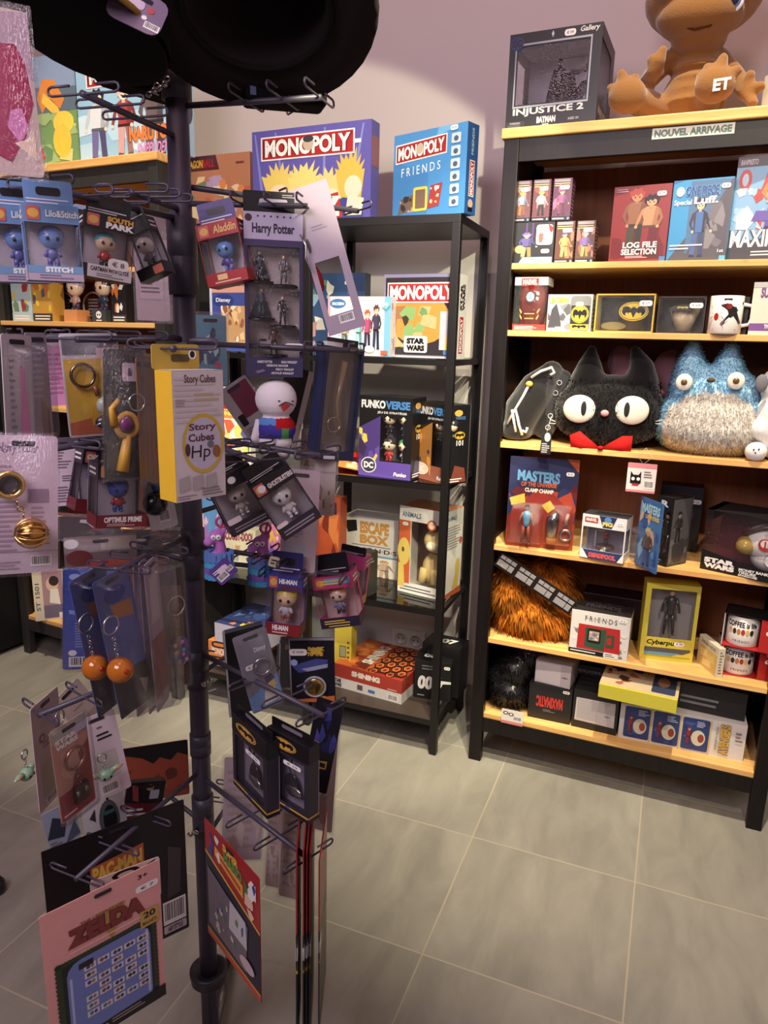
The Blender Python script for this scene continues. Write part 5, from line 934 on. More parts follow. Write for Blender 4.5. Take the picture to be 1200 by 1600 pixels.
vbox('puzzle_box', 'white MONOPOLY JUNIOR box in the left column of the glass shelf', z, (330, 722), (392, 726), 604, .045, (220, 214, 206), front=[('r', 0, .72, 1, .95, (186, 32, 36)), ('t', .04, .76, .96, .92, 'MONOPOLY', WH, dict(b=.05)), ('r', 0, .6, 1, .71, (220, 130, 50)), ('t', .2, .62, .8, .69, 'JUNIOR', (236, 210, 80), dict(b=.05)), *blobs(70, 0, .02, 1, .58, [(90, 90, 150), (220, 90, 50), (236, 210, 90), (70, 130, 80), (60, 50, 60)], 22, .14)])
vbox('puzzle_box', 'small navy and orange printed box on the glass beside the middle post', z, (484, None, .2), (512, None, .2), 648, .05, (50, 54, 110), front=[*blobs(71, .05, .05, .95, .9, [(190, 90, 50), (90, 60, 110), (60, 90, 170)], 9, .2)])
vbox('puzzle_box', 'blue box with bright scenes in the left column, behind the llama toys', VZ[2], (312, None, .1), (345, None, .1), 770, .05, (90, 150, 214), front=[*blobs(72, .05, .05, .95, .9, [(170, 120, 200), (90, 200, 220), (230, 190, 220)], 12, .2)])
# third glass level
z = VZ[2]
vbox('escape_game_box', 'white ESCAPE BOX carton lettered FRIENDS with a printed photo of people', z, (538, 893), (620, 907), 803, .1, (222, 218, 208), 
    front=[('p', [(-.0, .9), (.22, .93), (.24, .75), (.06, .7)], (34, 32, 34)), ('t', .3, .72, .82, .92, 'ESCAPE', (214, 150, 60), dict(b=.06)), ('t', .3, .55, .82, .7, 'BOX', (214, 150, 60), dict(b=.06)), ('ln', .14, .5, .9, .53, 1, (110, 100, 100)), ('t', .1, .41, .98, .48, 'F·R·I·E·N·D·S', K), ('r', 0, .34, 1, .365, (80, 150, 200)), *person(.5, .0, .33, .36, (50, 40, 40), (226, 180, 150), (226, 224, 224)), *person(.76, .0, .3, .36, (190, 130, 80), (232, 190, 160), (206, 170, 150)), *person(.24, .0, .3, .36, (60, 40, 36), (222, 176, 146), (110, 70, 60))], top=[('ln', .2, .3, .8, .6, 1, (190, 186, 176))])
r_, wd, h = onshelf('music_toy_box', 'orange and white ANIMALS window box with a yellow lion cub plush', 'toy box', VR, z, (621, 922), (690, 939), 789)
windowbox(r_, wd, .13, h, (222, 216, 208), (.27, .12, .97, .84), inside=(120, 80, 66), topcol=(206, 110, 50),
    front=[('p', [(0, 0), (.26, 0), (.26, .84), (0, .84)], (206, 90, 44)), ('r', 0, 0, 1, .11, (222, 216, 208)), ('ln', .05, .02, .9, .09, 2, (90, 90, 110)), ('t', .06, .88, .48, .94, 'ANIMALS', (60, 90, 130), dict(b=.02)), ('e', .72, .83, .1, .06, (214, 90, 44)), ('e', .72, .83, .07, .042, (240, 200, 170)), ('e', .12, .48, .14, .16, (216, 186, 80)), ('e', .1, .5, .03, .03, (90, 80, 50)), ('p', [(0, .34), (.12, .34), (.16, .06), (0, .06)], (216, 186, 80)), ('st', .14, .8, .022, .012, '€ 35')],
    right=[('t', .12, .88, .6, .93, 'ANIMALS', (60, 90, 130), dict(b=.02)), ('ln', .1, .55, .9, .82, 9, (150, 146, 150)), ('p', [(0, 0), (1, 0), (1, .08), (0, .04)], (206, 90, 44)), ('e', .78, .32, .14, .1, (216, 186, 80)), ('p', [(.5, .08), (.84, .08), (.9, .3), (.7, .3)], (216, 186, 80)), ('e', .9, .62, .08, .04, (206, 80, 60))],
    figure=lambda q, x, y, z_: (q.ell((x - .002, y, h * .28), (.04, .04, .06), (220, 190, 120), 'cloth', 16), q.ell((x + .01, y - .01, h * .62), (.044, .04, .042), (226, 200, 130), 'cloth', 18), q.ell((x + .012, y - .045, h * .58), (.022, .014, .018), (236, 222, 190), 'cloth', 12), q.tube([(x - .02, y - .03, h * .3), (x - .025, y - .04, h * .14)], [.016, .015], (222, 192, 120), 'cloth'), q.tube([(x + .02, y - .03, h * .3), (x + .025, y - .04, h * .14)], [.016, .015], (222, 192, 120), 'cloth')))
vbox('game_box', 'small black carton with a grey side standing before the escape game', z, (548, 928), (571, 934), 862, .07, (34, 33, 34), front=[('ln', .2, .3, .8, .7, 4, (110, 110, 110))], right=[('ln', .2, .75, .8, .9, 2, (120, 118, 110))])
vbox('game_box', 'cream SCOOBY-DOO box in the left column of the third glass level', z, (346, 884), (400, 890), 824, .06, (214, 206, 170), front=[('t', .1, .7, .9, .92, 'SCOOBY-DOO!', (150, 60, 90), dict(b=.06)), *blobs(75, .05, .05, .95, .6, [(120, 160, 190), (200, 150, 90), (90, 70, 120)], 12, .15)])
vbox('game_box', 'pink and violet box next to the cream one in the left column', z, (420, 897), (458, 902), 822, .06, (206, 110, 160), front=[('r', 0, 0, 1, .5, (60, 70, 150)), *blobs(76, .05, .05, .95, .95, [(236, 190, 210), (220, 170, 60), (110, 80, 170)], 10, .2)])
vbox('game_box', 'orange and black upright box behind the hanging window boxes, third glass level', z, (492, None, .1), (530, None, .1), 775, .06, (180, 70, 34), front=[*blobs(77, .05, .05, .95, .95, [(50, 30, 30), (206, 110, 50), (120, 40, 30)], 10, .25)])
# bottom board
z = VB
r_, wd, h = vbox('board_game_box', 'flat white STAR WARS box under the orange and red one', z, (521, 1071), (627, 1101), 1056, .27, (206, 202, 200), front=[('t', .0, .5, .12, .9, 'STAR', K, dict(b=.06)), ('t', .0, .1, .12, .45, 'WARS', K, dict(b=.06)), ('rr', .52, .3, .62, .6, .004, (60, 110, 190)), ('bc', .8, .1, .95, .7), ('r', .36, .3, .44, .8, (90, 80, 90))], top=[('r', 0, 0, 1, 1, (190, 186, 184))])
wd2 = wd; Mq = r_.matrix_world.copy(); Mq.translation.z += h + .001; h2_ = z_at(Mq @ Vector((wd, 0, 0)), 1064) - Mq.translation.z
r_ = root('board_game_box', 'orange and red SHINING game box lying flat, hexagons on the lid', 'game box', Mq)
hexs = []
for i in range(4):
    for j in range(5):
        cx, cy = .56 + i * .12, .06 + j * .2 + (i % 2) * .1
        for rr_, col_ in ((.075, (60, 26, 20)), (.055, (214, 110, 40)), (.03, (150, 40, 26))): hexs.append(('p', [(min(1, cx + rr_ * math.cos(math.radians(60 * k))), min(1, max(0, cy + rr_ * 1.5 * math.sin(math.radians(60 * k))))) for k in range(6)], col_))
carton(r_, wd2, .26, h2_, (176, 50, 36), front=[('t', .28, .35, .68, .75, 'SHINING', (226, 214, 200), dict(b=.07, out=(110, 30, 26))), ('ln', .8, .05, .97, .2, 1, (220, 180, 160))], top=[('p', [(0, 0), (.55, 0), (.45, 1), (0, 1)], (204, 88, 34)), *blobs(80, .02, .02, .45, .98, [(226, 120, 50), (160, 60, 30), (120, 40, 26)], 14, .13), *hexs, ('t', .3, .2, .46, .85, 'SHINING', (226, 214, 200), dict(rot=90, b=.05))])
art007 = [('t', .1, .25, .7, .6, '007', WH, dict(b=.06, sh=.08)), ('p', [(.68, .52), (1, .52), (1, .46), (.78, .44), (.72, .3), (.66, .3)], WH), ('ln', .2, .75, .8, .9, 2, (120, 118, 120)), ('ln', .1, .06, .3, .12, 1, (150, 150, 150))]
r_, wd, h = vbox('mug_box', 'black box with white 007 lettering, nearest on the bottom board', z, (646, 1089), (703, 1097), 1030, .1, (22, 21, 24), front=art007 + [('st', .88, .86, .022, .012, '€ 15')], top=[('t', .2, .3, .7, .6, '007', WH, dict(b=.05))])
r_, wd, h = vbox('mug_box', 'second black 007 box behind and above the nearest one', z, (657, None, .2), (715, None, .19), 1003, .1, (22, 21, 24), front=[('ln', .2, .3, .8, .6, 2, (120, 118, 120))], top=[('t', .2, .3, .8, .7, '007', WH, dict(b=.05))])
vbox('game_box', 'narrow yellow upright box left of the flat orange one', z, (522, None, .14), (548, None, .14), 968, .05, (216, 190, 50), cat='box', front=[('r', .3, .4, .7, .6, (120, 90, 60)), ('r', .34, .42, .66, .58, (150, 160, 120)), ('ln', .75, .3, .95, .7, 5, (120, 90, 30))])
r_, wd, h = vbox('board_game_box', 'flat white game box at the foot of the left stack on the bottom board', z, (322, 1038), (372, 1046), 1020, .2, (206, 200, 190), front=[('ln', .1, .2, .8, .8, 2, (150, 120, 100))]); za = z + h + .001
r_, wd, h = vbox('board_game_box', 'flat orange game box, middle of the left stack on the bottom board', za, (326, None, .02), (380, None, .0), 999, .2, (216, 120, 50), front=[('t', .1, .3, .7, .7, 'MONOPOLY', (230, 200, 180), dict(b=.04))]); zb = za + h + .001
r_, wd, h = vbox('board_game_box', 'game box with starry blue lid and yellow flames topping the left stack', zb, (336, None, .02), (412, None, .0), 972, .24, (176, 170, 196), front=[('t', .5, .2, .9, .8, 'STAR', (90, 90, 130), dict(b=.04))], top=[('r', 0, 0, 1, 1, (46, 56, 110)), *blobs(82, .1, .3, .9, .95, [(90, 130, 190), (60, 80, 150), (30, 36, 80)], 10, .2), *blobs(83, .2, .05, .98, .3, [(226, 196, 60), (220, 120, 60)], 9, .09)])

# ================================================================== LEFT BOOKCASE
def lbox(name, label, z, L, Rr, yt, d, col, cat='game box', group=None, **arts):
    r_, wd, h = onshelf(name, label, cat, HL, z, L, Rr, yt, group); carton(r_, wd, d, h, col, **arts); return r_, wd, h
lbox('board_game_box', 'green and blue game box with a yellow shape and orange flames, on the pine top', zt, (-40, None, .05), (126, None, .06), 112, .055, (110, 150, 90),
    front=[('r', .4, .55, 1, 1, (130, 150, 190)), ('p', [(.5, .5), (1, .5), (1, .7), (.5, .75)], (90, 110, 130)), *blobs(90, .4, .05, 1, .5, [(150, 180, 110), (96, 140, 90), (200, 200, 120)], 16, .12), ('p', [(.7, .5), (.78, .62), (.86, .52), (.9, .6), (.82, .78), (.72, .8), (.66, .64)], (226, 130, 50)), ('p', [(.72, .68), (.84, .54), (.86, .48), (.78, .5), (.7, .6)], (240, 190, 60)), ('e', .88, .4, .09, .1, (232, 200, 60)), ('e', .86, .24, .08, .15, (228, 190, 50)), ('p', [(.62, .02), (.7, .1), (.68, .2), (.58, .14)], (200, 70, 40))])
lbox('board_game_box', 'sky blue MONOPOLY box lettered NARUTO SHIPPUDEN on the pine top', zt, (127, None, .04), (288, None, .06), 105, .055, (140, 186, 220),
    front=[*blobs(91, .0, .02, 1, .5, [(170, 206, 232), (190, 216, 236)], 9, .2), *monopoly(.1, .76, .85, .97), *person(.2, .02, .72, .3, (44, 44, 52), (236, 206, 180), (206, 210, 220), (110, 100, 160)), *person(.46, .04, .7, .28, (226, 160, 170), (236, 206, 180), (170, 60, 66), (206, 150, 150)), *person(.74, .02, .76, .36, (230, 196, 60), (226, 176, 140), (110, 92, 96), (110, 90, 100)), ('p', [(.64, .66), (.84, .66), (.84, .71), (.64, .71)], (60, 66, 80)), ('t', .5, .17, .86, .32, 'NARUTO', (236, 120, 50), dict(b=.05, out=(120, 40, 40))), ('t', .56, .03, .86, .15, 'SHIPPUDEN', (206, 130, 200), dict(b=.02, sh=.2)), ('ln', .92, .03, .99, .07, 1, K)], right=[('r', 0, 0, 1, 1, (150, 190, 222)), ('e', .5, .45, .4, .14, (60, 60, 90))])
# shelf of small figure boxes
z = 1.4261
for nm, lab, L, R_, yt, col, pal_ in (('figure_box', 'pale blue figure box with a green print, left on the cluttered shelf', 21, 51, 441, (176, 206, 216), [(110, 140, 110), (170, 50, 50), (226, 200, 80)]), ('figure_box', 'orange and yellow figure box right of the pale blue one', 53, 83, 439, (206, 150, 50), [(206, 110, 40), (230, 200, 60), (90, 90, 110)]), ('figure_box', 'black backed pack with an orange card, right end of the cluttered shelf', 176, 198, 441, (36, 34, 38), [(226, 120, 40), (230, 226, 220)])):
    lbox(nm, lab, z, (L, None, .04), (R_, None, .04), yt, .06, col, cat='box', group='figure boxes on the left bookcase', front=[*blobs(L + 100, .05, .25, .95, .95, pal_, 10, .22), ('r', 0, 0, 1, .2, (60, 60, 60) if L > 50 else (170, 200, 216)), ('ln', .1, .03, .9, .17, 2, WH)])
for lab, px, hair, body in (('violet haired toy figure on a small orange box, cluttered shelf', 121, (170, 140, 190), (190, 150, 130)), ('black toy figure with white skull emblem block, cluttered shelf', 165, (40, 44, 60), (50, 60, 80))):
    P = HL.u_at(px, .06, z); r_ = root('toy_figure', lab, 'figure', place(Vector((P.x, P.y, z)), HL.th), 'loose toys on the left bookcase')
    q = MB(); q.box(-.035, -.03, 0, .035, .03, .045, (216, 140, 80) if px < 150 else (60, 66, 72)); 
    if px > 150: q.art((-.035, -.03, 0), (1, 0, 0), (0, 0, 1), .07, .045, [('e', .5, .6, .2, .3, WH), ('e', .42, .6, .05, .08, K), ('e', .58, .6, .05, .08, K), ('r', .3, .12, .7, .2, WH)])
    q.build('base', r_); q = MB(); toy(q, 0, 0, .045, .12, (226, 190, 160), hair, body, (70, 60, 90)); q.build('figurine', r_)
for i, px in enumerate((103, 148)):
    P = HL.u_at(px, .15, z); r_ = root('slatted_toy', ('grey slatted round toy left of the violet figure', 'grey slatted round toy right of the violet figure')[i], 'toy', place(Vector((P.x, P.y, z)), HL.th), 'loose toys on the left bookcase'); q = MB(); ring(q, (0, 0, .06), .055, .004, (170, 160, 166), 'plastic'); 
    for k in range(6): q.box(-.025, -.003, .025 + k * .012, .025, .003, .031 + k * .012, (150, 140, 146), 'plastic')
    q.build('wheel', r_)
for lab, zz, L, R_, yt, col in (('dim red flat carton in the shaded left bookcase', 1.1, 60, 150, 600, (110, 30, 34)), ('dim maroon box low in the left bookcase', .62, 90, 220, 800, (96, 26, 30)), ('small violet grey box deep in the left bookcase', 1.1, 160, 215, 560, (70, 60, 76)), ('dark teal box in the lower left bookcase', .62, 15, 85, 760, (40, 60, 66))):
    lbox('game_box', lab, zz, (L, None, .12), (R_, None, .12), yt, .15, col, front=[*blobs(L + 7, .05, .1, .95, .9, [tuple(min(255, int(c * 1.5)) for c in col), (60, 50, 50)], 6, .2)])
lbox('figure_card', 'cream card with a small printed white-robed figure standing on the lowest board', HB, (56, 971), (104, 966), 893, .01, (216, 204, 176), cat='card', front=[('t', .06, .2, .2, .75, 'ST 1501', (90, 90, 96), dict(rot=90)), ('r', .3, .3, .95, .98, (170, 130, 140)), ('r', .3, .04, .95, .3, (110, 100, 130)), ('e', .62, .72, .2, .14, (226, 180, 160)), ('e', .68, .78, .16, .1, (50, 40, 44)), ('p', [(.5, .35), (.85, .3), (.8, .62), (.55, .62)], (226, 220, 210)), ('r', .78, .02, .98, .14, WH)])
# orange box at the far left edge, and a rubber foot
r_ = root('orange_box', 'orange box standing on the black cabinet at the left edge', 'box', place(Vector((-2.86, 2.0, 1.35)), -.075)); carton(r_, .13, .12, .11, (214, 110, 30))
P = hit_z(0, 1396, 0); m_ = MB(); m_.lathe((0, 0, 0), [(0, 0), (.018, 0), (.022, .012), (.02, .03), (.012, .042), (0, .045)], K, 'plastic', 20); tag(m_.build('rubber_foot', None), 'black rubber foot on the floor at the left edge of the photo', 'foot').location = (P.x - .01, P.y, 0)
# ================================================================== WIRE DISPLAY STAND
PO = at(300, 800, 1.15); PO.z = 0
st = root('display_stand', 'dark metal revolving display stand of round pole and wire hook arms', 'display stand', Matrix.Translation(PO)); SI = st.matrix_world.inverted()
PM = (66, 60, 78)
m_ = MB(); m_.tube([(0, 0, .02), (0, 0, 1.79)], .0165, PM, n=20); m_.build('pole', st)
for z0, z1, r0 in ((1.715, 1.79, .0215), (1.445, 1.555, .0225), (.99, 1.075, .019), (.79, .86, .0195), (.5, .575, .0195), (.66, .70, .0185)):
    m_ = MB(); m_.lathe((0, 0, 0), [(.0165, z0), (r0, z0), (r0, (z0 + z1) / 2 - .001), (r0 - .001, (z0 + z1) / 2), (r0, (z0 + z1) / 2 + .001), (r0, z1), (.0165, z1)], (60, 55, 70), 'powder', 24); m_.build('collar', st)
m_ = MB(); m_.lathe((0, 0, z_at(PO, 1520)), [(.0165, -.022), (.028, -.02), (.034, -.012), (.034, .0), (.036, .002), (.036, .010), (.03, .012), (.022, .004), (.0165, .004)], (44, 42, 50), 'powder', 28); m_.build('collar', st)
def wingnut(P_):
    m_ = MB(); m_.tube([P_, P_ + Vector((.0, -.012, 0))], .004, (180, 176, 176), 'metal'); 
    for s_ in (-1, 1): m_.ell(P_ + Vector((s_ * .007, -.012, s_ * .005)), (.006, .002, .0045), (190, 186, 184), 'metal', 10)
    m_.build('wing_nut', st)
for px, py in ((263, 135), (247, 145), (308, 1296), (330, 1062)): q = SI @ at(px, py, 1.13); wingnut(Vector((q.x, q.y - .0, q.z)))
for px, py in ((362, 1500), (230, 1640), (420, 1650), (300, 1800)):   # base legs with rubber feet
    e_ = SI @ hit_z(px, py, 0); m_ = MB(); m_.tube([(0, 0, .03), (e_.x, e_.y, .02)], .011, (120, 118, 122), 'metal', 12); m_.build('base_leg', st)
    m_ = MB(); m_.lathe((e_.x, e_.y, 0), [(0, 0), (.013, 0), (.014, .035), (0, .036)], K, 'plastic', 16); m_.build('rubber_foot', st)
def arm(ypole, ex_, ey_, D, hooks=((.5, 1, .045), (.75, -1, .045), (.99, 1, .045)), r=.0042, flat=True):
    a = SI @ at(300, ypole, 1.15); a.x = a.y = 0; e_ = SI @ at(ex_, ey_, D)
    if flat: a.z = e_.z + .004
    m_ = MB(); m_.tube([a, e_], r, PM, n=10); ao = m_.build('arm', st)
    d = (e_ - a).normalized(); s_ = d.cross(Z).normalized()
    for t_, sg, L in hooks:
        p = a.lerp(e_, t_); m_ = MB(); n_ = s_ * sg
        A_, B_ = p - n_ * L, p + n_ * L
        u_ = lambda P_, s2: [P_ + n_ * (s2 * .004) + Z * .0015, P_ + n_ * (s2 * .0055) + Z * .005, P_ + n_ * (s2 * .004) + Z * .0085, P_ + Z * .010, P_ - n_ * (s2 * .026) + Z * .010]
        m_.tube(u_(A_, -1)[::-1] + [A_, B_] + u_(B_, 1), .0016, PM, n=7); m_.build('hook', ao)
def armset(yp, *es):
    for e_ in es: arm(yp, *e_)
armset(118, (128, 146, .95), (502, 152, 1.08), (60, 60, 1.2), (470, 168, 1.25))
armset(368, (60, 290, .9), (205, 300, 1.0), (480, 322, 1.12), (560, 330, 1.3))
armset(530, (120, 530, .92), (560, 548, 1.1), (20, 526, 1.0), (270, 545, .86))
armset(690, (25, 712, .84), (500, 712, 1.0), (400, 720, .95))
armset(855, (180, 842, 1.3), (185, 892, .96), (455, 875, 1.1), (410, 770, 1.35))
armset(1043, (60, 1118, .93), (505, 1118, .95), (385, 1005, 1.3), (545, 900, 1.1))
armset(1255, (118, 1374, .88), (484, 1343, .95), (195, 1188, 1.35), (390, 1205, 1.38))

# --- black caps and pouch on the top tier
P = at(130, 46, 1.0)
r_ = root('baseball_cap', 'black cap with ochre edged brim hanging at the upper left of the stand', 'cap', place(P, YAW))
m_ = MB(); Rm = Matrix.Rotation(math.radians(-13), 3, 'X') @ Matrix.Rotation(math.radians(10), 3, 'Y')
m_.lathe((0, 0, .0), [(.105 * math.cos(a), .10 * math.sin(a)) for a in [math.radians(x) for x in range(0, 95, 10)]], (24, 22, 26), 'cloth', 28, Rm); m_.build('crown', r_)
m_ = MB(); m_.ell((0, -.0, -.006), (.103, .102, .01), (20, 18, 22), 'cloth', 24, Rm); m_.build('lining', r_)
m_ = MB(); vs = []
for i in range(13):
    a = math.radians(200 + i * 140 / 12); vs += [Rm @ Vector((.108 * math.cos(a), .108 * math.sin(a), 0)), Rm @ Vector((.112 * math.cos(a), .16 * math.sin(a), -.03 + .02 * abs(math.cos(a))))]
m_.add(vs + [v + Vector((0, 0, .004)) for v in vs], [(2 * i, 2 * i + 1, 2 * i + 3, 2 * i + 2) for i in range(12)] + [(26 + 2 * i, 26 + 2 * i + 2, 26 + 2 * i + 3, 26 + 2 * i + 1) for i in range(12)], (26, 24, 28), 'cloth')
m_.tube([vs[2 * i + 1] for i in range(13)], .0035, (170, 130, 50), 'cloth', 6); m_.build('brim', r_)
r_ = root('bucket_hat', 'wide brimmed dark brown hat, its underside seen at the top of the stand', 'hat', place(at(402, 22, 1.0), YAW))
m_ = MB(); Rm = Matrix.Rotation(math.radians(-24), 3, 'X') @ Matrix.Rotation(math.radians(-4), 3, 'Y')
m_.lathe((0, 0, 0), [(.15, 0), (.148, -.006), (.1, .006), (.085, .01), (.08, .07), (.05, .09), (0, .092)], (40, 32, 34), 'cloth', 36, Rm); m_.lathe((0, 0, .003), [(.15, 0), (.1, .012), (.088, .07), (0, .096)], (34, 26, 30), 'cloth', 36, Rm); m_.build('crown', r_)
m_ = MB(); m_.tube([Rm @ Vector((.09 * math.cos(a), .09 * math.sin(a), .004)) for a in [2 * math.pi * i / 28 for i in range(28)]], .004, (26, 22, 24), 'cloth', 6, True); m_.build('sweatband', r_)
r_, wd, h = hang('felt_pouch', 'black cloth bag with pale woven label, under the wide hat', 'bag', 448, 108, 1.12, 128, 105, 10, -2)
m_ = MB(); m_.box(0, 0, 0, wd, .05, h, (20, 18, 21), 'cloth'); m_.art((0, 0, 0), (1, 0, 0), (0, 0, 1), wd, h, [('r', .05, .07, .12, .4, (96, 104, 150)), ('r', .13, .07, .15, .4, K), ('ln', .02, .6, .95, .62, 1, (40, 38, 42))], 'cloth'); m_.build('bag', r_, .006)
r_, wd, h = hang('black_bag', 'black cloth bag hanging between the cap and the pole', 'bag', 205, 88, 1.14, 120, 92, -12, 12)
m_ = MB(); m_.box(0, 0, 0, wd, .06, h, (18, 16, 20), 'cloth'); m_.build('bag', r_, .008)
r_, wd, h = hang('swing_tag', 'grey violet cardboard swing tag with barcode over the black cap', 'tag', 215, 14, .92, 84, 74, 0, 22, -20)
card(r_, wd, h, (120, 100, 128), [('rr', .1, .5, .6, .75, .004, (180, 160, 184)), ('ln', .08, .3, .6, .46, 3, (170, 150, 176)), ('e', .72, .6, .07, .08, (190, 70, 70)), ('e', .66, .36, .05, .06, WH), ('bc', .7, .12, .98, .3)], r=.012)
r_, wd, h = hang('swing_tag', 'small cream paper tag with clipped corner below the violet swing tag', 'tag', 185, 42, 1.0, 44, 26, 0, 24, -20)
card(r_, wd, h, (196, 182, 160), [], hole=False)
r_, wd, h = hang('clear_pouch', 'clear pouch with a magenta shape at the upper left corner', 'pouch', 14, 146, .8, 76, 262, 8, -2)
card(r_, wd, h, (206, 180, 176), [('p', [(.0, .95), (1, 1), (1, .6), (0, .62)], (180, 150, 170)), ('p', [(0, .78), (.72, .8), (.86, .7), (.94, .46), (.72, .24), (.4, .08), (0, .14)], (176, 20, 84)), ('p', [(.4, .3), (.6, .2), (.8, .3), (.7, .42), (.5, .4)], (220, 120, 190)), ('p', [(.5, .2), (.9, .1), (.9, .3), (.8, .24)], (236, 206, 180))], hole=False, t=.002)
film_bag(r_, wd, h, .012)

# --- boxed key chains
def popbox(label, cx, cy, D, wpx, hpx, yaw, roll, top, bot, head_art, foot, tabc, fig, group='boxed key chain figures on the stand', tilt=0, tabh=.2, depth=None, inside=(196, 184, 194)):
    r_, wd, h = hang('keychain_box', label, 'key chain box', cx, cy, D, wpx, hpx, yaw, roll, tilt, group); hb = h * (1 - tabh); d = depth or wd * .62
    windowbox(r_, wd, d, hb, top, (.012, .2, .988, .76), inside=inside, topcol=top,
        front=[('p', [(0, 0), (1, 0), (1, .2), (0, .2)], bot), ('rr', .06, .79, .3, .97, .002, (206, 90, 84)), ('e', .18, .88, .1, .06, (226, 170, 70)), *head_art, *foot], left=[('r', 0, 0, 1, .2, bot), ('ln', .2, .8, .9, .95, 2, WH)], right=[('r', 0, 0, 1, .2, bot), ('ln', .2, .8, .9, .95, 2, WH)], side_clear=('left', 'right'), figure=fig)
    m_ = MB(); slab(m_, rrect_pts(wd * .06, hb, wd * .94, h, .003), d * .3, d * .3 + .001, tabc); m_.art((0, d * .3, hb), (1, 0, 0), (0, 0, 1), wd, h - hb, [('rr', .28, .4, .72, .72, .003, (30, 26, 32)), ('ln', .1, .05, .9, .3, 2, (210, 206, 214))]); m_.build('hang_tab', r_)
    return r_, wd, h
def bigtoy(head, hair, body, legs): return lambda q, x, y, z_: toy(q, x, y, z_ * .0 + .0, .01, head, hair, body, legs) if False else _bt(q, x, y, z_, head, hair, body, legs)
def _bt(q, x, y, h0, head, hair, body, legs): toy(q, x, y, h0 * .36, h0 * 1.0, head, hair, body, legs)
SB, SL = (96, 140, 196), (178, 160, 184)
for lab, cx, cy, D, yw, rl in (('sky blue key chain box lettered STITCH, the nearer of two', 82, 360, .86, 6, -1), ('sky blue key chain box lettered STITCH, partly behind the nearer one', 30, 362, .92, 10, -2)):
    popbox(lab, cx, cy, D, 80, 160, yw, rl, SB, SL, [('t', .4, .84, .98, .93, 'Lilo&Stitch', WH)], [('r', 0, .1, 1, .2, (104, 150, 196)), ('t', .32, .115, .8, .185, 'STITCH', WH, dict(b=.06)), ('ln', .2, .02, .85, .09, 2, (120, 110, 150))], SB, bigtoy((96, 140, 206), (80, 110, 190), (84, 90, 170), (84, 90, 170)), tabh=.25)
popbox('black key chain box lettered SOUTH PARK with a round toy in red', 170, 372, .98, 74, 132, 12, 7, (26, 24, 28), (26, 24, 28), [('t', .46, .89, .96, .97, 'SOUTH', (220, 160, 50), dict(b=.06)), ('t', .44, .79, .98, .88, 'PARK', WH, dict(b=.06))], [('r', .12, .0, 1, .2, (214, 206, 212)), ('t', .18, .1, .94, .17, 'CARTMAN WITH CLYDE', K, dict(b=.04)), ('ln', .3, .02, .85, .08, 2, (110, 100, 110)), ('st', .72, .25, .026, .014, '€ 8')], K, bigtoy((226, 190, 150), (80, 160, 180), (196, 50, 50), (60, 50, 60)), tabh=.22)
popbox('black and white key chain box swung aside behind the red toy box', 218, 378, 1.05, 42, 118, -30, -22, (26, 24, 28), (26, 24, 28), [], [('rr', .6, .02, .95, .16, .002, (220, 110, 80))], K, bigtoy((200, 180, 170), None, (120, 110, 120), K), tabh=.2)
popbox('red key chain box with gold script and a blue faced toy, right of the pole', 343, 378, 1.1, 64, 134, -22, -12, (176, 26, 34), (176, 26, 34), [('t', .4, .82, .95, .95, 'Aladdin', (226, 180, 90), dict(sh=.1))], [('r', .28, .08, .52, .17, (226, 190, 120)), ('ln', .2, .02, .9, .07, 1, (230, 180, 150))], (64, 44, 130), bigtoy((90, 140, 206), None, (70, 60, 150), (110, 100, 190)), tabh=.26)
popbox('dark red footed key chain box lettered OPTIMUS PRIME, front of a pair', 192, 768, .97, 74, 112, 18, 5, (34, 26, 36), (120, 22, 32), [('t', .4, .84, .95, .93, 'OPTIMUS', WH, dict(b=.04)), ('rr', .06, .79, .3, .97, .002, (216, 130, 70))], [('t', .14, .08, .9, .17, 'OPTIMUS PRIME', WH, dict(b=.05)), ('ln', .2, .02, .8, .07, 2, (220, 190, 190))], (34, 26, 36), bigtoy((50, 80, 170), (40, 60, 150), (170, 40, 50), (50, 70, 160)), tabh=.12)
popbox('dark key chain box hanging behind the OPTIMUS PRIME one', 158, 745, 1.02, 60, 112, 20, 12, (34, 26, 36), (110, 22, 32), [('t', .1, .84, .8, .93, 'OPTIMUS', WH, dict(b=.04))], [], (34, 26, 36), bigtoy((50, 80, 170), None, (170, 40, 50), (50, 70, 160)), tabh=.15)
popbox('black key chain box lettered GHOSTBUSTERS hanging askew, the nearer of two', 440, 775, .98, 70, 126, 8, -32, (28, 26, 30), (44, 36, 48), [('t', .36, .82, .98, .9, 'GHOSTBUSTERS', (220, 210, 210), dict(b=.05)), ('e', .22, .88, .09, .06, WH)], [('ln', .1, .04, .9, .14, 2, (150, 140, 150)), ('rr', .02, .2, .3, .27, .003, (226, 210, 214))], (28, 26, 30), bigtoy((226, 222, 224), None, (220, 216, 220), (220, 216, 220)), tabh=.2)
popbox('black key chain box with pale ghost toy behind the GHOSTBUSTERS one', 372, 772, 1.02, 70, 118, 14, -24, (28, 26, 30), (44, 36, 48), [('e', .5, .88, .09, .06, WH)], [('ln', .1, .04, .9, .14, 2, (150, 140, 150)), ('rr', .02, .2, .34, .3, .003, (226, 210, 214))], (28, 26, 30), bigtoy((206, 196, 190), None, (206, 196, 190), (206, 196, 190)), tabh=.2)
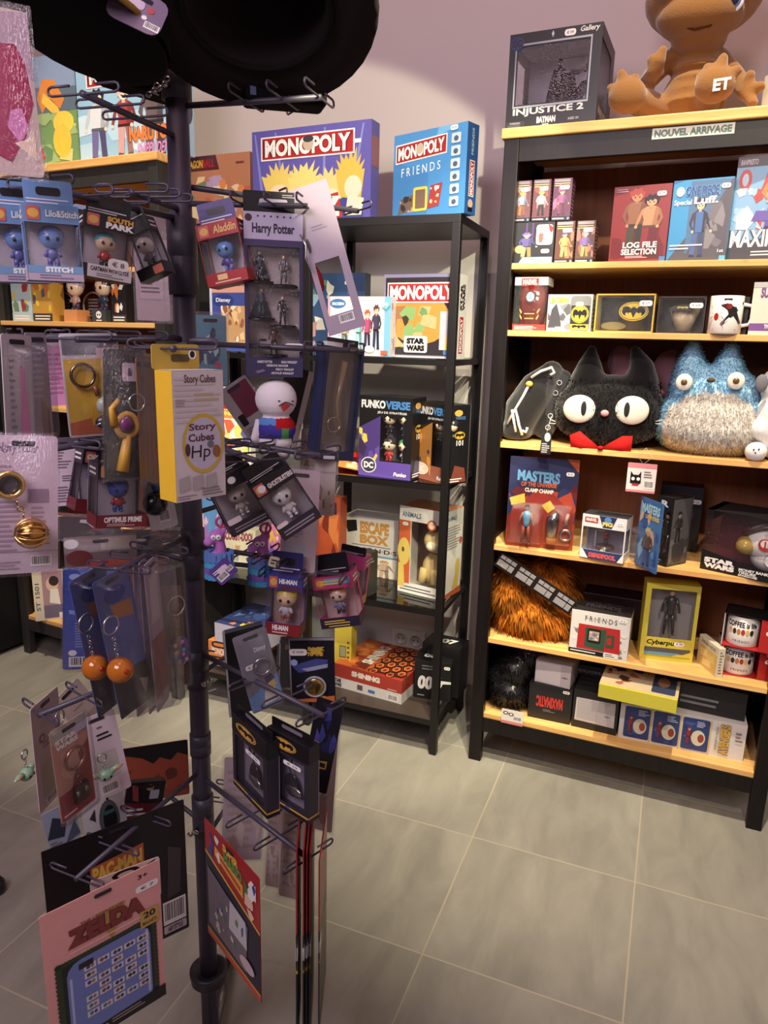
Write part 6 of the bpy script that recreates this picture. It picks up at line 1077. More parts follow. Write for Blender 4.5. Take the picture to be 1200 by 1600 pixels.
popbox('violet and red key chain box lettered HE-MAN', 444, 930, 1.08, 54, 128, -16, 3, (60, 60, 150), (140, 30, 34), [('t', .34, .86, .85, .94, 'HE-MAN', WH, dict(b=.05)), ('r', .38, .78, .95, .83, (110, 40, 60))], [('t', .2, .08, .66, .17, 'HE-MAN', WH, dict(b=.05)), ('ln', .2, .02, .7, .07, 1, (220, 180, 170))], (46, 44, 110), bigtoy((230, 190, 150), (226, 196, 70), (196, 190, 200), (170, 100, 80)), tabh=.26, inside=(190, 150, 140))
popbox('magenta and yellow key chain box with gold printed foot, tilted beside HE-MAN', 522, 925, 1.1, 62, 112, -14, -12, (196, 50, 110), (40, 34, 60), [('r', .3, .84, .95, .96, (110, 160, 200)), ('ln', .2, .83, .9, .94, 2, (232, 196, 60))], [('ln', .1, .07, .9, .16, 2, (226, 186, 60)), ('ln', .2, .02, .8, .06, 1, (226, 186, 60))], (34, 32, 50), bigtoy((236, 200, 176), (220, 130, 70), (130, 120, 150), (60, 60, 80)), tabh=.28, inside=(216, 190, 180))
popbox('pink edged key chain box mostly behind the tilted magenta one', 545, 900, 1.18, 44, 90, -20, 6, (196, 60, 130), (190, 150, 60), [], [], (30, 26, 36), bigtoy((236, 200, 176), None, (130, 150, 200), (60, 60, 80)), tabh=.15)
# --- other boxes and packs
r_, wd, h = hang('figure_set_box', 'tall lilac headed pack lettered Harry Potter with five small figures', 'figure pack', 428, 447, 1.12, 90, 292, 3, 0)
hb = h * .885; HPc = (58, 52, 92)
windowbox(r_, wd, .03, hb, HPc, (.06, .125, .94, .8), inside=(168, 152, 148), topcol=(60, 58, 66),
    front=[('r', 0, .84, 1, 1, (176, 166, 196)), ('r', 0, .8, 1, .84, (66, 58, 96)), ('t', .14, .86, .86, .935, 'Harry Potter', (44, 36, 60), dict(b=.035)), *[('e', .24 + .11 * i, .975, .018, .006, (60, 50, 80)) for i in range(6)], ('e', .08, .965, .06, .022, (70, 40, 60)),
           ('t', .2, .088, .46, .104, 'HARRY POTTER', WH), ('t', .62, .088, .9, .104, 'RON WEASLEY', WH), ('t', .36, .066, .74, .08, 'HERMIONE GRANGER', WH), ('t', .52, .042, .84, .056, 'PERCY WEASLEY', WH), ('t', .44, .018, .84, .032, 'ARTHUR WEASLEY', WH), ('p', [(.16, .035), (.3, .05), (.34, .036), (.2, .02)], (120, 104, 130)), ('st', .84, .19, wd * .34, hb * .05, '€ 13')])
q = MB()
for i, (fx, fz, c1_, c2_) in enumerate(((.26, .585, (60, 44, 40), (56, 54, 66)), (.68, .565, (190, 100, 50), (96, 90, 92)), (.28, .36, (130, 66, 40), (50, 56, 80)), (.66, .315, (190, 90, 50), (50, 40, 42)), (.5, .13, (90, 60, 44), (96, 66, 54)))):
    q.lathe((wd * fx, .016, hb * fz), [(0, .003), (.021, .003), (.022, 0)], (34, 32, 36), 'plastic', 16); toy(q, wd * fx, .016, hb * fz + .003, hb * .185, (226, 190, 160), c1_, c2_, tuple(int(k * .8) for k in c2_), False)
    if i in (0, 2): q.add([(wd * fx - .006, .022, hb * fz + hb * .15), (wd * fx + .006, .022, hb * fz + hb * .15), (wd * fx + .017, .022, hb * fz + .004), (wd * fx - .017, .022, hb * fz + .004)], [(0, 1, 2, 3)], (40, 40, 52), 'cloth')
q.build('figurine', r_)
m_ = MB(); slab(m_, rrect_pts(0, hb, wd, h, .002), .012, .013, (30, 27, 32)); m_.art((0, .012, hb), (1, 0, 0), (0, 0, 1), wd, h - hb, [('rr', .27, .3, .75, .66, .003, (190, 176, 190)), ('ln', .66, .72, .94, .9, 2, (170, 160, 170))]); m_.build('hang_tab', r_)
r_, wd, h = hang('dice_game_box', 'yellow sided white Story Cubes box hanging before the pole', 'game box', 312, 662, .86, 76, 240, 36, 0)
hb = h * .84; d = wd * .47; YL = (226, 176, 24)
carton(r_, wd, d, hb, (208, 200, 206), front=[*[('ln', .03, .6, .97, .96, 9, (196, 188, 192))], ('t', .22, .89, .84, .97, 'Story Cubes', (96, 66, 70), dict(b=.02)), ('ln', .4, .76, .96, .84, 2, (186, 166, 130)), ('ln', .04, .73, .3, .79, 3, (150, 140, 144)),
    ('e', .56, .44, .42, .235, (206, 172, 40)), ('e', .56, .44, .36, .205, (190, 184, 212)), ('t', .28, .53, .82, .6, 'Story', (90, 50, 66), dict(b=.03)), ('t', .26, .46, .78, .52, 'Cubes', (90, 50, 66), dict(b=.03)), ('t', .3, .3, .68, .43, 'Hp', K, dict(b=.0, sh=.2)), ('e', .82, .37, .08, .05, (150, 90, 50)), ('e', .24, .4, .05, .05, (70, 50, 60)), ('e', .7, .43, .07, .03, (110, 106, 116)),
    *[('p', [(x, .07), (x + .2, .1), (x + .2, .2), (x, .18)], (170, 164, 168)) for x in (.06, .33, .6)], ('ln', .5, .02, .97, .09, 3, (120, 114, 120)), ('ln', .02, .01, .4, .05, 2, (130, 124, 130))],
    left=[('r', 0, 0, 1, 1, YL)], right=[('r', 0, 0, 1, 1, YL)], top=[('r', 0, 0, 1, 1, (206, 198, 204))])
m_ = MB(); slab(m_, rrect_pts(-.004, hb, wd * .86, h, .004), d * .96, d, (196, 164, 44)); m_.art((0, d * .96, hb), (1, 0, 0), (0, 0, 1), wd, h - hb, [('rr', .3, .3, .66, .6, .003, (90, 76, 30)), ('e', .72, .6, .08, .2, WH), ('e', .72, .6, .05, .14, K)]); m_.build('hang_tab', r_)
def batbox(label, cx, cy, D, hpx, fig):
    r_, wd, h = hang('figure_box', label, 'box', cx, cy, D, 0, hpx, 0, 0, 0, 'boxed key rings with oval emblem'); hb = h * .9
    windowbox(r_, wd, .022, hb, (44, 40, 52), (.08, .1, .9, .74), inside=(150, 136, 160), topcol=(22, 20, 24), front=[('r', 0, .78, 1, 1, (20, 18, 22)), ('bat', .42, .88, .3, .075, (220, 160, 50)), ('r', 0, 0, 1, .05, (24, 22, 26)), ('r', 0, .05, 1, .075, (206, 156, 50)), ('e', .5, .062, .06, .016, (100, 80, 170)), ('st', .62, .66, wd * .42, hb * .06, '€ 10')], right=[('r', 0, .78, 1, 1, (20, 18, 22)), ('r', 0, .05, 1, .075, (206, 156, 50)), ('r', 0, 0, 1, .05, (24, 22, 26))], figure=fig)
    m_ = MB(); slab(m_, rrect_pts(0, hb, wd, h, .002), .01, .011, (20, 18, 22)); m_.art((0, .01, hb), (1, 0, 0), (0, 0, 1), wd, h - hb, [('rr', .25, .25, .75, .7, .003, (120, 110, 126))]); m_.build('hang_tab', r_)
def keyfig(q, x, y, hh): ring(q, (x - .008, y, hh * 1.0), .008, .0014, (60, 60, 66)); q.tube([(x - .008, y, hh * .92), (x, y, hh * .7)], .0014, (60, 60, 66)); q.ell((x, y, hh * .5), (.016, .004, .02), (30, 30, 36)); q.ell((x + .006, y - .003, hh * .42), (.02, .003, .008), (196, 196, 200), 'metal')
batbox('black and lilac key ring box with oval bat emblem, nearer the camera', (417, 1122), (482, 1156), .96, 132, keyfig)
batbox('black and lilac key ring box with oval bat emblem, nearer the pole', (362, 1100), (416, 1148), 1.0, 132, keyfig)
r_, wd, h = hang('figure_card', 'white clipped blue box with a clear wand window, hanging right of the five-figure pack', 'blister card', 532, 626, 1.16, 60, 190, 30, 6)
windowbox(r_, wd, .03, h * .93, (30, 40, 78), (.1, .08, .94, .96), inside=(150, 136, 116), topcol=(180, 186, 190), left=[('p', [(0, 0), (1, 0), (1, 1), (0, 1)], (30, 42, 84))], front=[('r', .2, .01, .5, .04, (206, 206, 214))], figure=lambda q, x, y, z_: (q.tube([(x + .01, y, z_ * .25), (x, y, z_ * .6), (x + .008, y, z_ * 1.0)], [.004, .003, .006], (150, 120, 80), 'plastic'), ring(q, (x - .004, y - .004, z_ * .36), .012, .0014, (190, 176, 120))))
m_ = MB(); m_.box(wd * .1, .01, h * .93, wd * .9, .012, h, (40, 38, 44)); m_.box(wd * .05, .004, h * .93, wd * .45, .018, h * .965, (216, 214, 206), 'plastic'); m_.build('clip', r_)

# --- cards
def hcard(name, label, cat, cx, cy, D, wpx, hpx, yaw, roll, col, items, tilt=0, group=None, film=None, bl=None, hole=True, **kw):
    r_, wd, h = hang(name, label, cat, cx, cy, D, wpx, hpx, yaw, roll, tilt, group); card(r_, wd, h, col, items, hole=hole, **kw)
    if film: film_bag(r_, wd, h, film)
    if bl: blister(r_, wd, h, *bl)
    return r_, wd, h
PK = (206, 180, 200)
r_, wd, h = hang('backing_card', 'pale lilac card with a cut out window and barcode, swinging right of the five-figure pack', 'card', 512, 405, 1.13, 60, 238, -14, -17)
m_ = MB(); o_ = rrect_pts(0, 0, wd, h, .004)
for a in ((0, 0, wd, h * .13), (0, .5 * h, wd, h), (0, h * .13, wd * .14, h * .5), (wd * .8, h * .13, wd, h * .5)): slab(m_, [(a[0], a[1]), (a[2], a[1]), (a[2], a[3]), (a[0], a[3])], 0, .001, (160, 142, 160))
m_.art((0, 0, 0), (1, 0, 0), (0, 0, 1), wd, h, [('bc', .38, .06, .78, .12), ('ln', .3, .7, .8, .74, 2, (140, 120, 146)), ('e', .12, .62, .05, .05, (60, 50, 66))]); m_.build('card', r_)
m_ = MB(); m_.tube([(wd * .02, -.01, h * .7), (wd * .1, -.012, h * .62), (0, -.012, h * .54), (wd * .05, -.012, h * .46)], .0016, (200, 198, 204), 'metal'); m_.ell((.004, .012, h * .4), (.008, .012, .02), (170, 36, 34), 'cloth', 14); m_.build('key_ring', r_)
for i, (cx, cy, wp, lab) in enumerate(((237, 420, 50, 'pinkish document card with boxed print in a clear bag, left of the pole'), (262, 422, 44, 'pinkish document card half behind the pole at its left'))):
    hcard('document_card', lab, 'card', cx, cy, 1.25 + .05 * i, wp, 165, 6, 0, (190, 164, 172), [('p', [(0, .78), (1, .78), (1, 1), (0, 1)], (150, 124, 130)), ('r', .08, .2, .85, .62, (160, 140, 150)), ('r', .1, .21, .83, .61, (196, 170, 180)), ('ln', .15, .26, .75, .56, 8, (110, 90, 104)), ('bc', .2, .5, .6, .6), ('ln', .1, .66, .9, .7, 1, (110, 90, 104))], film=.006, hole=False, group='document cards in clear bags')
hcard('figure_card', 'pale blue STAR WARS card edge between the two blue boxes and the red toy box', 'card', 128, 368, 1.05, 26, 96, 10, 4, (150, 160, 190), [('t', .1, .8, .9, .88, 'STAR', K, dict(b=.06)), ('t', .1, .7, .9, .78, 'WARS', K, dict(b=.06)), ('ln', .2, .1, .8, .5, 6, (110, 116, 150))])
# left clear blisters
r_, wd, h = hcard('blister_card', 'clear blister with a pink strip seen nearly edge on, far left below the shelf', 'blister pack', 30, 612, .9, 42, 176, 46, 3, (190, 180, 190), [('p', [(.5, .02), (.85, .02), (.7, .7), (.55, .75)], (220, 130, 180)), ('ln', .2, .1, .4, .8, 12, (150, 140, 156))], bl=(.05, .02, .95, .92, .03), group='clear blister packs')
r_, wd, h = hcard('blister_card', 'clear blister with grey card right of the pink strip one', 'blister pack', 62, 606, .95, 30, 170, 40, 0, (150, 140, 156), [('p', [(.5, .0), (.9, .0), (.85, .3), (.5, .4)], (120, 96, 70)), ('ln', .1, .4, .8, .9, 9, (180, 170, 186))], bl=(.05, .02, .95, .92, .02), group='clear blister packs')
hcard('figure_card', 'pink backing card with fine print behind the yellow key ring card', 'card', 88, 578, 1.05, 46, 112, 0, -3, (222, 140, 190), [('r', 0, .82, 1, 1, (190, 160, 180)), ('ln', .1, .15, .9, .75, 9, (190, 110, 160)), ('t', .3, .35, .55, .42, 'CE', (190, 100, 150))])
r_, wd, h = hcard('keychain_card', 'yellow card with a steel key ring and dark rubber charm in a clear shell', 'key chain', 146, 602, .98, 84, 160, 12, -2, (206, 200, 206), [('p', [(.03, .02), (.97, .02), (.97, .76), (.03, .76)], (226, 176, 40)), ('p', [(.03, .02), (.97, .02), (.97, .1), (.6, .2), (.03, .14)], (206, 96, 50)), *blobs(120, .05, .1, .95, .7, [(232, 186, 60), (220, 160, 40)], 8, .15), ('r', .03, .8, .97, .97, (110, 104, 116)), ('rr', .6, .76, .95, .86, .002, (226, 180, 200)), ('t', .7, .78, .85, .83, '€ 6', (80, 70, 90))], bl=(.02, .01, .98, .98, .008))
m_ = MB(); ring(m_, (wd * .32, -.006, h * .6), wd * .2, .0022, (150, 130, 110)); m_.tube([(wd * .5, -.006, h * .5), (wd * .54, -.006, h * .4)], .003, (130, 70, 50)); m_.ell((wd * .66, -.008, h * .3), (wd * .17, .008, wd * .17), (150, 160, 150), 'plastic', 16); m_.ell((wd * .7, -.012, h * .26), (wd * .12, .006, wd * .12), (176, 110, 90), 'plastic', 14); m_.ell((wd * .64, -.008, h * .14), (wd * .2, .007, wd * .13), (44, 42, 46), 'plastic', 14); m_.tube([(wd * .4, -.012, h * .1), (wd * .8, -.012, h * .2)], .0016, (190, 190, 196), 'metal'); m_.build('key_ring', r_)
r_, wd, h = hcard('keychain_card', 'dark green card with an ochre staff-shaped charm in a crinkled clear bag', 'key chain', 194, 648, .93, 58, 200, 30, 3, (54, 60, 52), [*blobs(121, .05, .05, .95, .95, [(76, 84, 70), (40, 44, 40), (90, 96, 80)], 10, .2), ('rr', .45, .76, .85, .9, .003, (206, 180, 200)), ('t', .6, .8, .7, .86, '1', (90, 80, 100))], film=.012)
m_ = MB(); X = wd * .45; m_.tube([(X - .004, -.006, h * .06), (X, -.006, h * .2), (X + .004, -.006, h * .34)], [.008, .007, .005], (206, 150, 40)); ring(m_, (X + .003, -.006, h * .42), .014, .0045, (206, 150, 40), 'plastic'); m_.tube([(X - .014, -.006, h * .42), (X - .018, -.006, h * .55), (X - .008, -.006, h * .62)], [.006, .004, .003], (206, 150, 40)); m_.ell((X + .0, -.01, h * .43), (.009, .005, .01), (120, 50, 110), 'plastic', 14); ring(m_, (X + .016, -.008, h * .6), .011, .001, (200, 200, 206)); m_.build('charm', r_)
for i in range(5):
    hcard('keychain_card', ('first', 'second', 'third', 'fourth', 'fifth')[i] + ' from left of the golden brown edge-on bags beside the Story Cubes box', 'key chain', 224 + i * 7, 655 + i, .95 + i * .012, 14, 190, 62, 1, (150, 100, 40), [('p', [(0, 0), (1, 0), (1, .6), (0, .5)], (176, 120, 40))], film=.006, group='golden brown cards in bags, edge on')
r_, wd, h = hcard('keychain_card', 'white card with a glossy black ball charm below the golden brown bags', 'key chain', 250, 785, 1.05, 42, 84, 14, -8, (206, 200, 204), [('bc', .35, .12, .78, .36), ('ln', .3, .6, .8, .9, 4, (170, 164, 170))])
m_ = MB(); m_.ell((wd * .22, -.02, h * .56), .018, (20, 20, 23), 'plastic', 20); m_.ell((wd * .4, -.014, h * .86), (.007, .006, .012), (60, 90, 150), 'plastic', 12); m_.ell((wd * .4, -.014, h * .98), .007, (226, 160, 150), 'plastic', 12); m_.build('charm', r_)
r_, wd, h = hcard('keychain_card', 'pale pink card in a clear shell with a gold ring and golden wire ball', 'key chain', 38, 790, .8, 96, 214, 4, 4, (214, 190, 208), [('t', .12, .86, .7, .95, 'Harry Potter', (150, 126, 150), dict(sh=.3)), ('p', [(.55, .62), (.86, .62), (.86, .52), (.55, .52)], (160, 130, 160)), ('ln', .05, .16, .45, .8, 18, (176, 150, 176)), ('ln', .6, .2, .9, .5, 9, (176, 150, 176)), ('r', 0, .16, 1, .165, (160, 140, 160)), ('bc', .58, .05, .9, .13), ('ln', .1, .03, .45, .1, 3, (170, 150, 170))], bl=(-.03, -.02, 1.03, 1.03, .006), hole=True)
m_ = MB(); ring(m_, (wd * .28, -.01, h * .66), wd * .19, .003, (226, 190, 110)); m_.ell((wd * .28, -.004, h * .66), (wd * .17, .002, wd * .17), (90, 86, 96), 'plastic', 18); chain(m_, (wd * .36, -.01, h * .56), (wd * .5, -.01, h * .42), .003, (200, 160, 90)); c0 = Vector((wd * .58, -.016, h * .32)); m_.ell(c0, .015, (206, 150, 70), 'metal', 18)
for k in range(7): a = k * .45; m_.tube([c0 + Vector((.0175 * math.cos(t_), -.0175 * abs(math.sin(t_)) * math.sin(a), .0175 * math.sin(t_) * math.cos(a))) for t_ in [2 * math.pi * j / 18 for j in range(18)]], .0009, (232, 190, 110), 'metal', 5, True)
m_.build('key_ring', r_)
for lab, cx, cy, D, wp, hp, ya, ro_ in (('lilac leaflet card with conformity marks right of the gold ring card', 96, 738, 1.02, 46, 106, 0, -1), ('white leaflet card with a struck circle mark, left of the OPTIMUS PRIME boxes', 136, 732, 1.08, 40, 106, 8, 3)):
    hcard('backing_card', lab, 'card', cx, cy, D, wp, hp, ya, ro_, (206, 186, 202), [('r', 0, .9, 1, 1, (90, 80, 96)), ('ln', .1, .55, .9, .85, 7, (120, 104, 124)), ('t', .2, .38, .36, .47, 'CE', (60, 50, 66)), ('e', .3, .44, .1, .05, (150, 60, 66)) if ro_ > 0 else ('ln', .5, .36, .9, .46, 3, (110, 100, 120)), ('ln', .1, .05, .9, .3, 6, (120, 104, 124))], group='leaflet cards with fine print')
r_, wd, h = hang('plush_keychain', 'white round headed soft figure with blue and red sash hanging below the five-figure pack', 'key chain', 430, 652, 1.14, 74, 124, 0, 0)
b = MB(); b.ell((wd * .52, 0, h * .73), (wd * .44, wd * .36, wd * .42), WH, n=20); b.ell((wd * .52, 0, h * .36), (wd * .42, wd * .3, h * .2), WH, n=20); b.ell((wd * .5, 0, h * .18), (wd * .36, wd * .26, h * .1), WH, n=18)
for s_ in (.36, .68): b.ell((wd * s_, 0, h * .06), (wd * .15, wd * .15, h * .07), WH, n=14)
b.tube([(wd * .2, 0, h * .46), (wd * .08, -.004, h * .24)], [wd * .12, wd * .1], WH); b.ell((wd * .08, -.004, h * .24), wd * .1, WH)
def sash(x, y, z_):
    if h * .24 < z_ < h * .5 and x > wd * .16 and y < wd * .2:
        if x > wd * .52 and z_ > h * .37: return (180, 30, 36)
        if wd * .62 < x < wd * .78: return (90, 160, 90)
        return (96, 140, 206) if z_ > h * .42 else (72, 66, 160)
    return (232, 226, 230)
softbody('body', r_, b, .0022, sash, 'cloth')
m_ = MB(); fy = -wd * .36; m_.add([(wd * .62, fy - .001, h * .68), (wd * .72, fy - .001, h * .7), (wd * .82, fy + .004, h * .67), (wd * .74, fy - .0, h * .62), (wd * .66, fy - .001, h * .59)], [(0, 1, 2, 3, 4)], (190, 40, 46)); m_.tube([(wd * .58, fy - .001, h * .66), (wd * .65, fy - .001, h * .69), (wd * .72, fy - .001, h * .71), (wd * .8, fy + .003, h * .69), (wd * .87, fy + .006, h * .67)], .0009, K); m_.tube([(wd * .56, fy, h * .72), (wd * .6, fy, h * .725)], .0009, K); m_.tube([(wd * .84, fy + .004, h * .72), (wd * .88, fy + .006, h * .715)], .0009, K); m_.build('face_print', r_)
hcard('backing_card', 'grey and maroon leaflet card askew behind the white soft figure', 'card', 388, 640, 1.2, 52, 96, 10, -34, (150, 140, 146), [('r', .3, .4, .95, .95, (110, 36, 60)), ('rr', .1, .3, .3, .5, .002, K), ('ln', .1, .05, .9, .25, 5, (90, 84, 90))])
hcard('backing_card', 'black and white card hanging behind the white soft figure at its right', 'card', 455, 640, 1.24, 44, 130, 14, 14, (40, 36, 42), [('r', .8, 0, 1, 1, (196, 190, 196)), ('p', [(.4, .3), (.7, .28), (.6, .4)], (190, 110, 120))], hole=False)
r_, wd, h = hcard('keychain_card', 'clear bag with a brown crinkled charm left of the blue wand box', 'key chain', 492, 712, 1.2, 44, 84, 10, 2, (176, 160, 150), [*blobs(123, .1, .05, .9, .85, [(170, 130, 80), (206, 170, 120), (130, 96, 60)], 12, .2), ('ln', .1, .88, .9, .97, 2, (206, 200, 206))], film=.01)
hcard('backing_card', 'large pale pink card with grey barcode block under the GHOSTBUSTERS boxes', 'card', 468, 815, 1.1, 56, 160, -10, 3, (216, 188, 200), [('r', .1, .02, .7, .3, (190, 190, 206)), ('bc', .2, .04, .6, .18), ('ln', .15, .34, .7, .44, 4, (150, 150, 170))], film=.004)
hcard('keychain_card', 'clear bag with tangled brown charm right of the large pink card', 'key chain', 508, 752, 1.16, 32, 108, -6, 2, (196, 180, 176), [*blobs(124, .05, .1, .95, .6, [(170, 120, 80), (206, 180, 150), (140, 100, 80)], 14, .15), ('r', 0, .62, 1, .64, (160, 150, 156))], film=.008)
# two llama charms
for lab, cx, cy, lay in (('purple and blue fringed soft animal charm on a pink clip, beside the pole', 342, 862, 0), ('purple and blue fringed soft animal charm on a pink clip, left of the HE-MAN box', 410, 872, 1)):
    r_, wd, h = hang('plush_keychain', lab, 'key chain', cx, cy, 1.12 if lay else 1.06, 54, 92, 0, 0, 0, 'fringed animal charms'); PU = (176, 110, 190)
    b = MB(); s_ = -1; b.ell((wd * .5, 0, h * .34), (wd * .34, wd * .26, h * .2), PU, n=16); b.tube([(wd * .55, 0, h * .45), (wd * .5, 0, h * .72)], [wd * .2, wd * .17], PU); b.ell((wd * .45, 0, h * .76), (wd * .24, wd * .2, h * .12), PU, n=16); b.ell((wd * .22, -.01, h * .7), (wd * .15, wd * .13, h * .085), PU, n=14)
    for k in (.5, .68): b.tube([(wd * k, 0, h * .84), (wd * (k + .02), 0, h * .96)], [wd * .07, wd * .03], PU)
    softbody('body', r_, b, .0025, lambda x, y, z_: (184, 118, 196) if z_ > h * .42 else (110, 80, 170), 'cloth')
    m_ = MB(); rr = random.Random(5 + lay)
    for row, (zz_, col) in enumerate(((h * .44, (90, 130, 206)), (h * .34, (70, 170, 220)), (h * .24, (130, 90, 190)), (h * .14, (70, 160, 216)))):
        for k in range(16):
            a = math.pi * 2 * k / 16; x_, y_ = wd * .5 + wd * .36 * math.cos(a), wd * .29 * math.sin(a); m_.add([(x_ - .003, y_, zz_ + .008), (x_ + .003, y_, zz_ + .008), (x_ + .004 + rr.uniform(-.002, .002), y_ * 1.15, zz_ - .008), (x_ - .004, y_ * 1.15, zz_ - .008)], [(0, 1, 2, 3)], col, 'cloth')
    m_.build('fringe', r_)
    m_ = MB(); 
    for ex_ in (.36, .5): m_.ell((wd * ex_, -wd * .2, h * .77), (.0045, .002, .0045), WH, 'plastic', 12); m_.ell((wd * ex_, -wd * .215, h * .77), (.002, .0015, .002), K, 'plastic', 8)
    m_.build('eyes', r_)
    m_ = MB(); ring(m_, (wd * .6, 0, h * 1.0), .008, .0022, (226, 60, 130), 'plastic'); m_.tube([(wd * .6, 0, h * .9), (wd * .62, 0, h * 1.0), (wd * .68, 0, h * 1.1)], .002, (226, 60, 130), 'plastic'); m_.build('clip', r_)
r_, wd, h = hcard('swing_tag', 'violet paper tag with barcode hanging off the fringed charm by the pole', 'tag', 349, 893, 1.02, 36, 30, 0, -42, (90, 60, 150), [('bc', .1, .15, .6, .5), ('bc', .66, .3, .95, .55), ('ln', .1, .6, .9, .8, 2, WH), ('rr', .3, .5, .8, .75, .002, (220, 200, 220))], hole=False)
hcard('swing_tag', 'small cream paper tag with a black mark on the second fringed charm', 'tag', 428, 878, 1.06, 16, 16, 0, 14, (206, 186, 150), [('ln', .2, .2, .8, .8, 2, K)], hole=False)
# centre right lower cards
hcard('collector_card', 'black card pack seen at a slant left of the silver key ring blister', 'card', 384, 1046, 1.12, 60, 136, 22, -3, (24, 24, 28), [('r', 0, 0, .05, 1, (176, 180, 184)), ('r', .05, .96, 1, 1, (90, 100, 110)), ('ln', .5, .7, .9, .74, 1, (160, 150, 110)), ('p', [(.5, .78), (.8, .8), (.9, .83), (.6, .82)], (200, 196, 180))], t=.0013)
r_, wd, h = hcard('keychain_card', 'grey blister with steel ring and a blue printed lower half', 'key chain', 405, 1048, 1.05, 52, 126, 16, -13, (120, 118, 130), [('t', .5, .72, .85, .8, 'Disney', (206, 206, 214)), ('p', [(.02, .02), (.98, .02), (.98, .4), (.5, .3), (.02, .2)], (100, 150, 210)), ('p', [(.4, .05), (.9, .08), (.8, .28), (.5, .22)], (226, 222, 214)), ('p', [(.55, .2), (.9, .26), (.8, .38), (.6, .3)], (214, 180, 70)), ('p', [(.6, .3), (.9, .35), (.8, .42), (.6, .4)], (46, 44, 100)), ('st', .3, .58, wd * .45 if False else .018, .009, '€ 7')], bl=(.03, .02, .97, .96, .008))
m_ = MB(); ring(m_, (wd * .6, -.006, h * .56), wd * .25, .0022, (170, 168, 176)); m_.build('key_ring', r_)
r_, wd, h = hcard('coin_card', 'black card lettered BACK TO THE FUTURE with a gold coin in a round capsule', 'coin card', 488, 1047, 1.12, 70, 100, -6, -2, (26, 26, 38), [('p', [(.45, .84), (.75, .86), (.7, .76), (.5, .74)], (226, 180, 50)), ('t', .42, .8, .78, .86, 'BACK', (226, 180, 50), dict(b=.06, sh=.1)), ('t', .4, .72, .74, .78, 'TO THE', (226, 180, 50), dict(b=.06, sh=.1)), ('p', [(.05, .56), (.3, .62), (.6, .68), (.86, .66), (.8, .56), (.6, .5), (.2, .46)], (66, 76, 150)), ('p', [(.25, .52), (.7, .58), (.85, .6), (.84, .54), (.4, .48)], (150, 160, 190)), ('e', .1, .62, .08, .05, (150, 180, 236)), ('p', [(.02, .0), (.98, .0), (.98, .1), (.5, .06), (.02, .04)], (226, 110, 40)), ('ln', .5, .06, .95, .11, 1, (230, 190, 60)), ('r', 0, 0, .03, 1, (150, 150, 160)), ('r', 0, .96, 1, 1, (150, 150, 160)), ('st', .2, .78, .03, .012, '€ 19,90')], t=.0013)
m_ = MB(); m_.lathe((wd * .55, -.001, h * .25), [(0, .004), (wd * .19, .004), (wd * .2, .003), (wd * .2, 0)], (206, 170, 90), 'metal', 30, Matrix.Rotation(math.pi / 2, 3, 'X')); ring(m_, (wd * .55, -.003, h * .25), wd * .235, .0022, (190, 190, 196), 'gem'); m_.build('coin', r_)
hcard('keychain_card', 'narrow black strip pouch with clear edges left of the coin card', 'key chain', 447, 1035, 1.16, 22, 80, 6, 2, (30, 28, 30), [('r', 0, 0, .08, 1, (170, 166, 160)), ('r', .92, 0, 1, 1, (170, 166, 160)), ('e', .5, .8, .12, .06, (130, 110, 60))], film=.003)
hcard('figure_card', 'black card with violet swirls and small yellow bat mark, right of the bat boxes', 'card', 503, 1166, 1.06, 42, 146, -20, 10, (24, 24, 34), [*blobs(126, .05, .45, .98, .98, [(56, 60, 140), (80, 70, 160), (36, 36, 90)], 14, .18), ('p', [(.1, .3), (.4, .32), (.4, .36), (.1, .34)], (206, 170, 50)), ('p', [(.5, .25), (.8, .27), (.8, .36), (.5, .34)], (206, 170, 50)), ('r', .55, .28, .75, .33, (24, 24, 34)), ('bat', .4, .08, .25, .05, (190, 196, 50))])
for i, (cx, cy, wp, hp, lab) in enumerate(((505, 1210, 38, 180, 'beige clear bag hanging behind the violet swirl card'), (380, 1265, 62, 160, 'pale lilac card in a clear bag behind the bat emblem box by the pole'), (428, 1322, 22, 130, 'grey clear bag edge hanging below the bat emblem boxes, left'), (456, 1330, 34, 150, 'pink beige clear bag hanging below the bat emblem boxes, right'))):
    hcard('document_card', lab, 'card', cx, cy, 1.12 + .03 * (i % 2), wp, hp, -20 if i != 1 else -4, 3, (196, 176, 168) if i != 1 else (190, 170, 180), [('ln', .1, .1, .9, .9, 10, (176, 156, 150)), *blobs(130 + i, .05, .05, .95, .5, [(170, 140, 120), (206, 190, 180)], 5, .2)], film=.008, group='pale bagged cards low on the stand')
